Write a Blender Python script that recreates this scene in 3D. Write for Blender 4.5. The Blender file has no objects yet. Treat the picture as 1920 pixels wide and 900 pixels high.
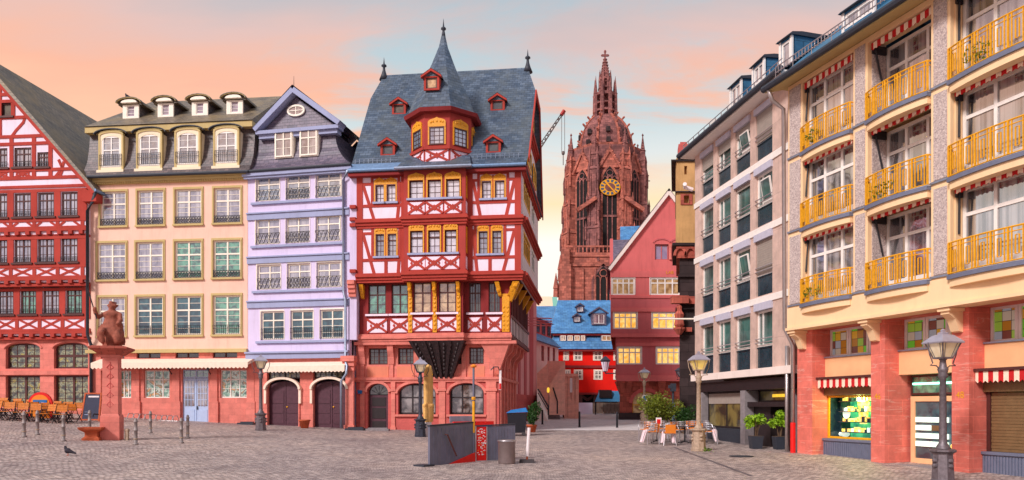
import bpy, bmesh, math, random
from mathutils import Vector, Matrix, noise as mnoise
random.seed(7)
C = bpy.context.scene
COL = C.collection
F, HZ, EYE = 1400.0, 763.0, 1.9        # focal length (px of a 1920 wide picture), horizon row, eye height (m)
R = math.radians

def gz(x, y):                           # the square's gently sloping ground
    x = max(-28, min(17, x)); y = max(4, min(80, y))
    return -0.423279 - .010187*x + .021983*y + .001007*x*x + .00001*x*y + .000024*y*y

# ------------------------------------------------------------------ materials
M = {}
def newmat(name):
    m = bpy.data.materials.new(name); m.use_nodes = True
    nt = m.node_tree; b = nt.nodes['Principled BSDF']
    M[name] = m
    return m, nt, b
def N(nt, t, **kw):
    n = nt.nodes.new(t)
    for k, v in kw.items():
        if k in n.inputs: n.inputs[k].default_value = v
        else: setattr(n, k, v)
    return n
def ramp(nt, fac, stops):
    r = nt.nodes.new('ShaderNodeValToRGB')
    el = r.color_ramp.elements
    while len(el) < len(stops): el.new(0.5)
    for e, (p, c) in zip(el, stops):
        e.position = p; e.color = tuple(c[:3]) + (1,)
    nt.links.new(fac, r.inputs[0])
    return r.outputs[0]
def sc(c, k): return tuple(min(1, v*k) for v in c[:3])
def lin(r, g, b):
    f = lambda v: v/12.92 if v <= .04045 else ((v+.055)/1.055)**2.4
    return (f(r/255), f(g/255), f(b/255))
def mixc(nt, fac, a, b, mode='MIX'):
    m = nt.nodes.new('ShaderNodeMix'); m.data_type = 'RGBA'; m.blend_type = mode
    if hasattr(fac, 'links'): nt.links.new(fac, m.inputs[0])
    else: m.inputs[0].default_value = fac
    for v, i in ((a, 6), (b, 7)):
        if hasattr(v, 'links'): nt.links.new(v, m.inputs[i])
        else: m.inputs[i].default_value = tuple(v[:3]) + (1,)
    return m.outputs[2]
def bump(nt, b, h, s, dist=.02):
    n = N(nt, 'ShaderNodeBump', Strength=s, Distance=dist)
    nt.links.new(h, n.inputs['Height']); nt.links.new(n.outputs[0], b.inputs['Normal'])
def uvn(nt, sx=1, sy=1):
    t = nt.nodes.new('ShaderNodeTexCoord'); mp = nt.nodes.new('ShaderNodeMapping')
    mp.inputs['Scale'].default_value = (sx, sy, 1)
    nt.links.new(t.outputs['UV'], mp.inputs[0]); return mp.outputs[0]
def objn(nt, s=(1, 1, 1)):
    t = nt.nodes.new('ShaderNodeTexCoord'); mp = nt.nodes.new('ShaderNodeMapping')
    mp.inputs['Scale'].default_value = s
    nt.links.new(t.outputs['Object'], mp.inputs[0]); return mp.outputs[0]
def plain(name, c, rough=.6, metal=0, var=.12, scale=6, bmp=.15, spec=.4):
    m, nt, b = newmat(name)
    n = N(nt, 'ShaderNodeTexNoise', Scale=scale, Detail=5); nt.links.new(objn(nt), n.inputs[0])
    nt.links.new(ramp(nt, n.outputs[0], [(.3, sc(c, 1-var)), (.7, sc(c, 1+var))]), b.inputs['Base Color'])
    b.inputs['Roughness'].default_value = rough; b.inputs['Metallic'].default_value = metal
    b.inputs['Specular IOR Level'].default_value = spec
    if bmp: bump(nt, b, n.outputs[0], bmp, .01)
    return m
def plaster(name, c, var=.07, grime=.12):
    m, nt, b = newmat(name)
    o = objn(nt)
    n1 = N(nt, 'ShaderNodeTexNoise', Scale=.7, Detail=6, Roughness=.65); nt.links.new(o, n1.inputs[0])
    n2 = N(nt, 'ShaderNodeTexNoise', Scale=14, Detail=4); nt.links.new(o, n2.inputs[0])
    n3 = N(nt, 'ShaderNodeTexNoise', Scale=1.6, Detail=5, Roughness=.7); nt.links.new(objn(nt, (2.2, 2.2, .25)), n3.inputs[0])
    base = ramp(nt, n1.outputs[0], [(.3, sc(c, 1-var)), (.7, sc(c, 1+var))])
    st = ramp(nt, n3.outputs[0], [(.5, (1, 1, 1)), (.8, (1-grime, 1-grime*1.1, 1-grime*1.2))])
    nt.links.new(mixc(nt, 1, base, st, 'MULTIPLY'), b.inputs['Base Color'])
    b.inputs['Roughness'].default_value = .9; b.inputs['Specular IOR Level'].default_value = .2
    bump(nt, b, n2.outputs[0], .2, .01)
    return m
def stone(name, c, bw=.8, bh=.38, joint=.6, var=.2, mort=None, vein=.0, bs=.5, off=.5, soot=0):
    m, nt, b = newmat(name)
    uv = uvn(nt)
    br = N(nt, 'ShaderNodeTexBrick', Scale=1.0); br.offset = off
    br.inputs['Brick Width'].default_value = bw; br.inputs['Row Height'].default_value = bh
    br.inputs['Mortar Size'].default_value = .012; br.inputs['Mortar Smooth'].default_value = .3
    br.inputs['Color1'].default_value = sc(c, 1-var)+(1,); br.inputs['Color2'].default_value = sc(c, 1+var)+(1,)
    br.inputs['Mortar'].default_value = (mort or sc(c, joint))[:3]+(1,)
    nt.links.new(uv, br.inputs[0])
    n1 = N(nt, 'ShaderNodeTexNoise', Scale=2.5, Detail=7, Roughness=.7); nt.links.new(objn(nt), n1.inputs[0])
    col = mixc(nt, .55, br.outputs[0], ramp(nt, n1.outputs[0], [(.3, (.62, .6, .6)), (.7, (1.25, 1.2, 1.2))]), 'MULTIPLY')
    if vein:
        w = N(nt, 'ShaderNodeTexNoise', Scale=1.3, Detail=4, Distortion=1.2); nt.links.new(objn(nt, (.6, .6, 6)), w.inputs[0])
        col = mixc(nt, ramp(nt, w.outputs[0], [(.585, (0, 0, 0)), (.63, (vein,)*3), (.66, (0, 0, 0))]), col, (.9, .62, .52))
    if soot:
        w = N(nt, 'ShaderNodeTexNoise', Scale=.22, Detail=8, Roughness=.72); nt.links.new(objn(nt, (1.6, 1.6, .5)), w.inputs[0])
        col = mixc(nt, ramp(nt, w.outputs[0], [(.42, (0, 0, 0)), (.62, (soot,)*3)]), col, (.045, .03, .04))
    nt.links.new(col, b.inputs['Base Color'])
    b.inputs['Roughness'].default_value = .85; b.inputs['Specular IOR Level'].default_value = .25
    mm = N(nt, 'ShaderNodeMath', operation='ADD'); nt.links.new(n1.outputs[0], mm.inputs[0])
    m2 = N(nt, 'ShaderNodeMath', operation='MULTIPLY'); nt.links.new(br.outputs[1], m2.inputs[0]); m2.inputs[1].default_value = -.8
    nt.links.new(m2.outputs[0], mm.inputs[1]); bump(nt, b, mm.outputs[0], bs, .03)
    return m
def slate(name, c, c2, bw=.32, bh=.2, moss=None, spec=.5):
    m, nt, b = newmat(name)
    uv = uvn(nt)
    ns = N(nt, 'ShaderNodeTexNoise', Scale=.8, Detail=3); nt.links.new(uv, ns.inputs[0])
    wob = mixc(nt, .03, uv, ns.outputs[1], 'ADD')
    br = N(nt, 'ShaderNodeTexBrick', Scale=1.0)
    br.inputs['Brick Width'].default_value = bw; br.inputs['Row Height'].default_value = bh
    br.inputs['Mortar Size'].default_value = .014; br.inputs['Mortar Smooth'].default_value = .6; br.inputs['Bias'].default_value = -.1
    br.inputs['Color1'].default_value = c+(1,); br.inputs['Color2'].default_value = c2+(1,)
    br.inputs['Mortar'].default_value = sc(c, .35)+(1,)
    nt.links.new(wob, br.inputs[0])
    n1 = N(nt, 'ShaderNodeTexNoise', Scale=1.1, Detail=8, Roughness=.7); nt.links.new(objn(nt), n1.inputs[0])
    col = mixc(nt, .8, br.outputs[0], ramp(nt, n1.outputs[0], [(.3, (.5, .5, .5)), (.7, (1.45, 1.4, 1.35))]), 'MULTIPLY')
    if moss:
        n2 = N(nt, 'ShaderNodeTexNoise', Scale=.5, Detail=9, Roughness=.75); nt.links.new(objn(nt), n2.inputs[0])
        col = mixc(nt, ramp(nt, n2.outputs[0], [(.46, (0, 0, 0)), (.66, (.75,)*3)]), col, moss)
    nt.links.new(col, b.inputs['Base Color'])
    b.inputs['Roughness'].default_value = .5; b.inputs['Specular IOR Level'].default_value = spec
    sx = N(nt, 'ShaderNodeSeparateXYZ'); nt.links.new(wob, sx.inputs[0])
    fr = N(nt, 'ShaderNodeMath', operation='MODULO'); nt.links.new(sx.outputs[1], fr.inputs[0]); fr.inputs[1].default_value = bh
    ad = N(nt, 'ShaderNodeMath', operation='MULTIPLY_ADD'); nt.links.new(fr.outputs[0], ad.inputs[0]); ad.inputs[1].default_value = -3.0
    nt.links.new(n1.outputs[0], ad.inputs[2])
    bump(nt, b, ad.outputs[0], .7, .04)
    return m
def pane(name, c1, c2, scale=2.5, refl=.3, emit=0, rough=.04, curtain=0, stops=None):
    m, nt, b = newmat(name)
    o = objn(nt)
    n = N(nt, 'ShaderNodeTexNoise', Scale=scale, Detail=3, Distortion=.6); nt.links.new(o, n.inputs[0])
    col = ramp(nt, n.outputs[0], stops or [(.38, c1), (.62, c2)])  # noise tones paint curtain and reflection variation into the pane colour
    if curtain:
        w = N(nt, 'ShaderNodeTexNoise', Scale=1.0, Detail=2); nt.links.new(objn(nt, (5, 5, .15)), w.inputs[0])
        col = mixc(nt, ramp(nt, w.outputs[0], [(.45, (0, 0, 0)), (.6, (curtain,)*3)]), col, (.75, .7, .68))
    nt.links.new(col, b.inputs['Base Color']); b.inputs['Roughness'].default_value = .5
    b.inputs['Specular IOR Level'].default_value = .2
    if emit:
        nt.links.new(col, b.inputs['Emission Color']); b.inputs['Emission Strength'].default_value = emit
    g = N(nt, 'ShaderNodeBsdfGlossy', Roughness=rough); g.inputs['Color'].default_value = (.92, .94, 1, 1)
    n2 = N(nt, 'ShaderNodeTexNoise', Scale=1.6, Detail=1); nt.links.new(o, n2.inputs[0])
    bp = N(nt, 'ShaderNodeBump', Strength=.08, Distance=.05); nt.links.new(n2.outputs[0], bp.inputs['Height']); nt.links.new(bp.outputs[0], g.inputs['Normal'])
    lw = N(nt, 'ShaderNodeLayerWeight', Blend=.25)
    mr = N(nt, 'ShaderNodeMapRange'); nt.links.new(lw.outputs[0], mr.inputs[0]); mr.inputs[3].default_value = refl; mr.inputs[4].default_value = .9
    mx = nt.nodes.new('ShaderNodeMixShader'); nt.links.new(mr.outputs[0], mx.inputs[0])
    nt.links.new(b.outputs[0], mx.inputs[1]); nt.links.new(g.outputs[0], mx.inputs[2])
    nt.links.new(mx.outputs[0], nt.nodes['Material Output'].inputs[0])
    return m
def checks(name, cols, s, emit=.0):      # stained glass: squares of coloured glass
    m, nt, b = newmat(name)
    uv = uvn(nt, 1/s, 1/s)
    fl = N(nt, 'ShaderNodeVectorMath', operation='FLOOR'); nt.links.new(uv, fl.inputs[0])
    wn = N(nt, 'ShaderNodeTexWhiteNoise', noise_dimensions='3D'); nt.links.new(fl.outputs[0], wn.inputs[0])
    r = nt.nodes.new('ShaderNodeValToRGB'); r.color_ramp.interpolation = 'CONSTANT'
    el = r.color_ramp.elements
    while len(el) < len(cols): el.new(.5)
    for i, c in enumerate(cols): el[i].position = i/len(cols); el[i].color = c+(1,)
    nt.links.new(wn.outputs[0], r.inputs[0])
    fc = N(nt, 'ShaderNodeVectorMath', operation='FRACTION'); nt.links.new(uv, fc.inputs[0])
    sx = N(nt, 'ShaderNodeSeparateXYZ'); nt.links.new(fc.outputs[0], sx.inputs[0])
    mn = N(nt, 'ShaderNodeMath', operation='MINIMUM'); nt.links.new(sx.outputs[0], mn.inputs[0]); nt.links.new(sx.outputs[1], mn.inputs[1])
    gt = N(nt, 'ShaderNodeMath', operation='GREATER_THAN'); nt.links.new(mn.outputs[0], gt.inputs[0]); gt.inputs[1].default_value = .05
    col = mixc(nt, gt.outputs[0], (.03, .03, .03), r.outputs[0])
    nt.links.new(col, b.inputs['Base Color']); b.inputs['Roughness'].default_value = .12
    nt.links.new(col, b.inputs['Emission Color']); b.inputs['Emission Strength'].default_value = emit
    return m
def glow(name, c, s, c2=None, scale=6):
    m, nt, b = newmat(name)
    n = N(nt, 'ShaderNodeTexNoise', Scale=scale, Detail=3); nt.links.new(objn(nt), n.inputs[0])
    col = ramp(nt, n.outputs[0], [(.4, c), (.6, c2 or sc(c, .8))])
    nt.links.new(col, b.inputs['Base Color']); nt.links.new(col, b.inputs['Emission Color'])
    b.inputs['Emission Strength'].default_value = s; b.inputs['Roughness'].default_value = .3
    return m
def leafmat(name, c1, c2):
    m, nt, b = newmat(name)
    n = N(nt, 'ShaderNodeTexNoise', Scale=7, Detail=3); nt.links.new(objn(nt), n.inputs[0])
    nt.links.new(ramp(nt, n.outputs[0], [(.35, c1), (.65, c2)]), b.inputs['Base Color'])
    b.inputs['Roughness'].default_value = .55
    t = N(nt, 'ShaderNodeBsdfTranslucent'); t.inputs[0].default_value = c2+(1,)
    mx = nt.nodes.new('ShaderNodeMixShader'); mx.inputs[0].default_value = .3
    nt.links.new(b.outputs[0], mx.inputs[1]); nt.links.new(t.outputs[0], mx.inputs[2])
    nt.links.new(mx.outputs[0], nt.nodes['Material Output'].inputs[0])
    return m
def stripes(name, ca, cb, w):            # woven stripes along UV x
    m, nt, b = newmat(name)
    sx = N(nt, 'ShaderNodeSeparateXYZ'); nt.links.new(uvn(nt, 1/w, 1), sx.inputs[0])
    fr = N(nt, 'ShaderNodeMath', operation='FRACT'); nt.links.new(sx.outputs[0], fr.inputs[0])
    gt = N(nt, 'ShaderNodeMath', operation='GREATER_THAN'); nt.links.new(fr.outputs[0], gt.inputs[0]); gt.inputs[1].default_value = .5
    n = N(nt, 'ShaderNodeTexNoise', Scale=9, Detail=4); nt.links.new(objn(nt), n.inputs[0])
    col = mixc(nt, .5, mixc(nt, gt.outputs[0], ca, cb), ramp(nt, n.outputs[0], [(.3, (.75, .75, .75)), (.7, (1.15, 1.15, 1.15))]), 'MULTIPLY')
    nt.links.new(col, b.inputs['Base Color']); b.inputs['Roughness'].default_value = .9
    return m

plaster('peach', lin(255, 205, 183), grime=.15)
plaster('lavender', lin(222, 208, 238), grime=.15)
plaster('lilac_trim', lin(166, 172, 204))
plaster('khaki', lin(206, 182, 126))
plaster('cream', lin(250, 232, 200), grime=.03)
plaster('white_infill', lin(255, 230, 244), grime=.14)
plaster('side_infill', lin(240, 226, 228), grime=.12)
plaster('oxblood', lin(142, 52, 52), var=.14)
plaster('timber_red', lin(180, 70, 60), var=.16)
plaster('bay_red', lin(176, 70, 64), var=.12)
plaster('salmon_stucco', lin(232, 140, 112))
plaster('pink_wall', lin(240, 172, 168))
plaster('rose_gable', lin(222, 114, 112), grime=.18)
plaster('rose_band', lin(206, 106, 108), grime=.2)
plaster('scarlet', lin(240, 34, 24), var=.05)
plaster('white_wall', lin(245, 228, 218))
plaster('cream_trim', lin(255, 214, 168), grime=.07)
plaster('beige_tower', lin(206, 160, 106), var=.2, grime=.3)
plain('gold', lin(232, 158, 30), .45, .0, .25, 25, .8)
plain('gold_trim', lin(236, 168, 24), .5, .0, .15, 10, .2)
stone('sandstone', lin(228, 134, 120), .7, .34, .85, .08, bs=.3)
stone('sandstone_deep', lin(206, 102, 96), .9, .42, .92, .05, bs=.25)
stone('red_pier', lin(224, 120, 104), 1.1, .48, 1.2, .08, vein=.35, bs=.15)
stone('dom_stone', lin(152, 98, 92), 1.1, .6, .5, .35, bs=1.0, soot=.5)
stone('dom_stone_light', lin(186, 110, 92), 1.1, .6, .55, .35, bs=1.0, soot=.35)
stone('dark_stone', lin(62, 50, 50), .9, .5, .5, .3)
stone('red_carved', lin(184, 96, 80), .5, .4, .6, .3)
stone('travertine', lin(212, 184, 170), 1.0, 1.4, .85, .08)
stone('ziegel_pale', lin(250, 186, 166), .5, .16, .95, .05, bs=.15)
slate('slate_blue', lin(60, 78, 100), lin(96, 112, 132), moss=lin(92, 98, 98))
slate('slate_violet', lin(92, 84, 104), lin(126, 112, 128), .3, .17)
slate('slate_moss', lin(104, 94, 84), lin(134, 122, 104), .3, .2, moss=lin(150, 128, 88))
slate('slate_brown', lin(90, 82, 84), lin(122, 106, 106), .26, .17)
slate('slate_bright', lin(70, 128, 184), lin(92, 150, 200), .5, .3)
slate('slate_teal', lin(48, 104, 140), lin(66, 124, 160), .6, .42)
plain('frame_cream', lin(252, 240, 222), .5, 0, .05)
plain('frame_white', lin(246, 238, 230), .5, 0, .05)
plain('frame_brown', lin(84, 42, 38), .5, 0, .15)
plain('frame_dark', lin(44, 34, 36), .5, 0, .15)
plain('iron', lin(48, 44, 48), .5, .3, .2)
plain('lamp_iron', lin(118, 108, 112), .5, .5, .25, 12, .4)
plain('lamp_dark', lin(66, 68, 80), .5, .4, .25, 12, .4)
plain('lamp_stone', lin(176, 152, 130), .75, 0, .25, 12, .4)
plain('lamp_roof', lin(176, 172, 186), .4, .4, .1)
plain('zinc', lin(150, 160, 180), .4, .6, .12)
plain('lead_blue', lin(120, 150, 186), .45, .3, .15)
plain('door_plum', lin(84, 48, 60), .5, 0, .15)
plain('door_blue', lin(182, 200, 232), .45, 0, .05)
plain('awning_cream', lin(250, 226, 204), .8, 0, .06)
plain('black_wood', lin(46, 30, 32), .6, 0, .5, 9, .9)
plain('orange_wood', lin(206, 118, 34), .55, 0, .25, 12)
plain('terracotta', lin(190, 92, 56), .8, 0, .15)
plain('steel', lin(196, 186, 184), .35, .8, .1)
plain('bollard_steel', lin(146, 134, 130), .6, .3, .2)
plain('alu', lin(210, 206, 210), .3, .8, .08)
plain('grey_panel', lin(112, 112, 130), .55, .2, .14, 3)
plain('signal_red', lin(226, 24, 20), .5, 0, .08)
plain('bin_grey', lin(150, 134, 132), .45, .6, .1)
plain('white_paint', lin(244, 232, 232), .5, 0, .06)
plain('blanket', lin(244, 222, 226), .9, 0, .06)
plain('orange_cloth', lin(240, 138, 44), .8, 0, .08)
plain('umbrella_cloth', lin(238, 184, 108), .85, 0, .12, 5, .6)
plain('black_plastic', lin(30, 30, 38), .45, 0, .1)
plain('lid_blue', lin(24, 110, 176), .4, 0, .1)
plain('rubber', lin(66, 60, 62), .8, 0, .1)
plain('charcoal', lin(52, 56, 66), .55, 0, .12)
plain('spandrel', lin(40, 62, 72), .12, 0, .25, 3, .05, .6)
plain('shutter_box', lin(196, 194, 210), .5, 0, .06)
plain('shutter_slat', lin(164, 152, 142), .55, 0, .08)
plain('roller_brown', lin(134, 104, 70), .5, .2, .1)
plain('base_grey', lin(122, 128, 150), .5, .3, .08)
plain('orange_panel', lin(254, 192, 140), .8, 0, .08, 2)
plain('grey_stone', lin(140, 132, 134), .7, 0, .15)
plain('chalkboard', lin(52, 54, 76), .7, 0, .15)
plain('chalk', lin(170, 180, 210), .9, 0, .05)
plain('feather', lin(46, 40, 50), .7, 0, .3, 20)
plain('statue_stone', lin(150, 84, 66), .85, 0, .4, 7, .9)
plain('bark', lin(96, 74, 56), .9, 0, .3)
plain('clock_blue', lin(66, 84, 110), .5, 0, .1)
plain('curtain', lin(236, 222, 214), .9, 0, .06)
plain('copper_green', lin(128, 190, 170), .7, 0, .1)
plain('tan_roof', lin(246, 210, 178), .8, 0, .08)
plain('crane_steel', lin(110, 96, 92), .6, .3, .1)
plain('crane_red', lin(160, 44, 40), .6, .2, .1)
plain('hoarding', lin(236, 226, 242), .7, 0, .06, 1)
plain('hoarding_wood', lin(150, 128, 112), .8, 0, .15, 3)
plain('tarp_blue', lin(70, 140, 188), .5, 0, .15, 2)
plain('moss', lin(96, 120, 40), .9, 0, .3)
plain('pane_matt', lin(150, 130, 142), .45, 0, .3, 3, 0)
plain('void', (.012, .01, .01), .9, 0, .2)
stripes('red_white', lin(206, 26, 30), lin(255, 228, 202), .30)
m, nt, b = newmat('pebble')
v = N(nt, 'ShaderNodeTexVoronoi', Scale=30); nt.links.new(objn(nt), v.inputs[0])
nt.links.new(ramp(nt, v.outputs['Color'], [(.1, lin(160, 142, 140)), (.5, lin(196, 178, 172)), (.9, lin(222, 206, 198))]), b.inputs['Base Color'])
b.inputs['Roughness'].default_value = .9; bump(nt, b, v.outputs[0], .6, .02)
pane('glass_grey', (.10, .09, .11), (.26, .24, .27), refl=.32, curtain=.35)
pane('glass_lilac', (.13, .11, .15), (.32, .28, .34), refl=.36, curtain=.5)
pane('glass_green', (.02, .09, .07), (.12, .42, .26), 3.5, refl=.22)  # green reflections put into the pane's own colour
pane('glass_teal', (.01, .04, .06), (.04, .14, .16), 2.5, refl=.12)
pane('glass_dark', (.012, .014, .014), (.06, .07, .05), 3, refl=.12)
pane('glass_blue', (.12, .16, .22), (.3, .38, .46), refl=.4)  # bluish sky reflections painted in as the glass colour
pane('glass_tavern', 0, 0, 3.2, refl=.1, stops=[(.34, (.015, .02, .015)), (.46, (.12, .14, .09)), (.54, (.38, .38, .2)), (.6, (.03, .04, .02)), (.7, (.5, .42, .06))])
pane('glass_warm', (.9, .42, .05), (1, .68, .22), 2.5, refl=.12, emit=.45)
pane('glass_ochre', (.25, .13, .05), (.62, .40, .2), 2.5, refl=.2, emit=.1)
pane('glass_violet', (.3, .26, .5), (.52, .42, .62), 1, refl=.3)
pane('glass_shop', 0, 0, 2.6, refl=.12, emit=.06, stops=[(.34, (.02, .05, .04)), (.45, (.16, .34, .25)), (.52, (.55, .62, .52)), (.57, (.05, .09, .06)), (.66, (.62, .3, .08))])
pane('glass_bar', (.015, .012, .014), (.30, .27, .26), 2.2, refl=.14)
pane('glass_modern', (.015, .06, .05), (.06, .2, .17), .8, refl=.14, curtain=.1)
pane('glass_loggia', (.05, .045, .05), (.14, .13, .13), 1.2, refl=.36, curtain=.45)
pane('glass_curtain', (.62, .57, .64), (.82, .77, .82), 3, refl=.25)
pane('glass_lobby', (.03, .025, .015), (.22, .17, .05), 1.4, refl=.08, emit=.05)
pane('lamp_glass', (.8, .62, .36), (.95, .8, .55), 3, refl=.15, emit=.05)
pane('lamp_glass_yellow', (.85, .6, .12), (.95, .75, .25), 3, refl=.15, emit=.12)
checks('stained', [lin(150, 190, 70), lin(206, 160, 50), lin(160, 170, 180), lin(120, 70, 60), lin(110, 200, 60), lin(190, 180, 160), lin(176, 120, 40)], .27, .1)
glow('tube_light', (.3, 1, .75), 2.2)
glow('lit_yellow', (1, .72, .05), .5, (1, .9, .35))
glow('lit_green', (.08, .6, .24), .4, (.02, .25, .14), 3)
glow('lit_orange', (1, .42, .04), .45, (1, .7, .25), 14)
glow('lit_white', (.75, 1, .82), .32, (.9, 1, .88))
glow('lit_gold', (1, .6, .05), .5)
leafmat('leaf_olive', lin(86, 100, 26), lin(140, 150, 44))
leafmat('leaf_lime', lin(110, 160, 24), lin(180, 214, 50))
leafmat('leaf_dark', lin(30, 66, 26), lin(62, 100, 40))

# cobbles: small granite setts in rows, pinkish and grey, with worn patches
m, nt, b = newmat('cobbles')
t = nt.nodes.new('ShaderNodeTexCoord')
w1 = N(nt, 'ShaderNodeTexNoise', Scale=.35, Detail=2); nt.links.new(t.outputs['Object'], w1.inputs[0])
wob = mixc(nt, .9, t.outputs['Object'], w1.outputs[1], 'ADD')
br = N(nt, 'ShaderNodeTexBrick', Scale=1.0)
br.inputs['Brick Width'].default_value = .17; br.inputs['Row Height'].default_value = .125; br.inputs['Mortar Size'].default_value = .012
br.inputs['Mortar Smooth'].default_value = .5
br.inputs['Color1'].default_value = lin(146, 131, 127)+(1,); br.inputs['Color2'].default_value = lin(212, 195, 186)+(1,); br.inputs['Mortar'].default_value = lin(104, 90, 84)+(1,)
nt.links.new(wob, br.inputs[0])
n1 = N(nt, 'ShaderNodeTexNoise', Scale=.22, Detail=6, Roughness=.65); nt.links.new(t.outputs['Object'], n1.inputs[0])
n2 = N(nt, 'ShaderNodeTexNoise', Scale=5, Detail=4); nt.links.new(t.outputs['Object'], n2.inputs[0])
c = mixc(nt, .85, br.outputs[0], ramp(nt, n1.outputs[0], [(.34, (.68, .66, .70)), (.5, (.98, .95, .95)), (.66, (1.28, 1.2, 1.12))]), 'MULTIPLY')
c = mixc(nt, .5, c, ramp(nt, n2.outputs[0], [(.3, (.7, .7, .7)), (.7, (1.3, 1.28, 1.28))]), 'MULTIPLY')
n3 = N(nt, 'ShaderNodeTexNoise', Scale=1.1, Detail=8, Roughness=.75); nt.links.new(t.outputs['Object'], n3.inputs[0])
c = mixc(nt, .8, c, ramp(nt, n3.outputs[0], [(.3, (.62, .6, .62)), (.42, (1, 1, 1)), (.62, (1, 1, 1)), (.72, (1.18, 1.16, 1.14))]), 'MULTIPLY')
nt.links.new(c, b.inputs['Base Color']); b.inputs['Roughness'].default_value = .62
ad = N(nt, 'ShaderNodeMath', operation='MULTIPLY_ADD'); nt.links.new(br.outputs[1], ad.inputs[0]); ad.inputs[1].default_value = -1.2; nt.links.new(n2.outputs[0], ad.inputs[2])
bump(nt, b, ad.outputs[0], .8, .03)
stone('flags', lin(212, 204, 202), .6, .9, .85, .06, bs=.15)

# ------------------------------------------------------------------ mesh building
class Fr:                               # a facade: u to the right, d outwards, z up
    def __init__(s, x, y, dx, dy):
        l = math.hypot(dx, dy); s.x, s.y = x, y; s.cx, s.cy = dx/l, dy/l; s.nx, s.ny = s.cy, -s.cx
    def T(s, p):
        u, d, z = p
        return Vector((s.x+u*s.cx+d*s.nx, s.y+u*s.cy+d*s.ny, z))
    def Y(s, px, d=0):                  # depth where the sight line of column px meets the plane d
        k = (px-960)/F; ox, oy = s.x+d*s.nx, s.y+d*s.ny
        return (ox*s.nx+oy*s.ny)/(k*s.nx+s.ny)
    def u(s, px, d=0):
        y = s.Y(px, d); x = (px-960)/F*y
        return (x-s.x-d*s.nx)*s.cx+(y-s.y-d*s.ny)*s.cy
    def z(s, px, py, d=0): return EYE+(HZ-py)/F*s.Y(px, d)
    def r(s, x0, x1, y0, y1, d=0):
        m = (x0+x1)/2
        return (s.u(x0, d), s.u(x1, d), s.z(m, y1, d), s.z(m, y0, d))
    def at(s, u, d=0):                  # frame turned 90 degrees: a side wall seen from the right end
        o = s.T((u, d, 0)); return Fr(o.x, o.y, -s.nx, -s.ny)
class SkewFr(Fr):                       # a house whose flanks follow the lane instead of standing square to the front
    k = 0
    def T(s, p): return Fr.T(s, (p[0]-s.k*min(0, p[1]+.3), p[1], p[2]))
def skew(f, k): q = SkewFr(f.x, f.y, f.cx, f.cy); q.k = k; return q
def IDT(p): return Vector(p)

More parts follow.
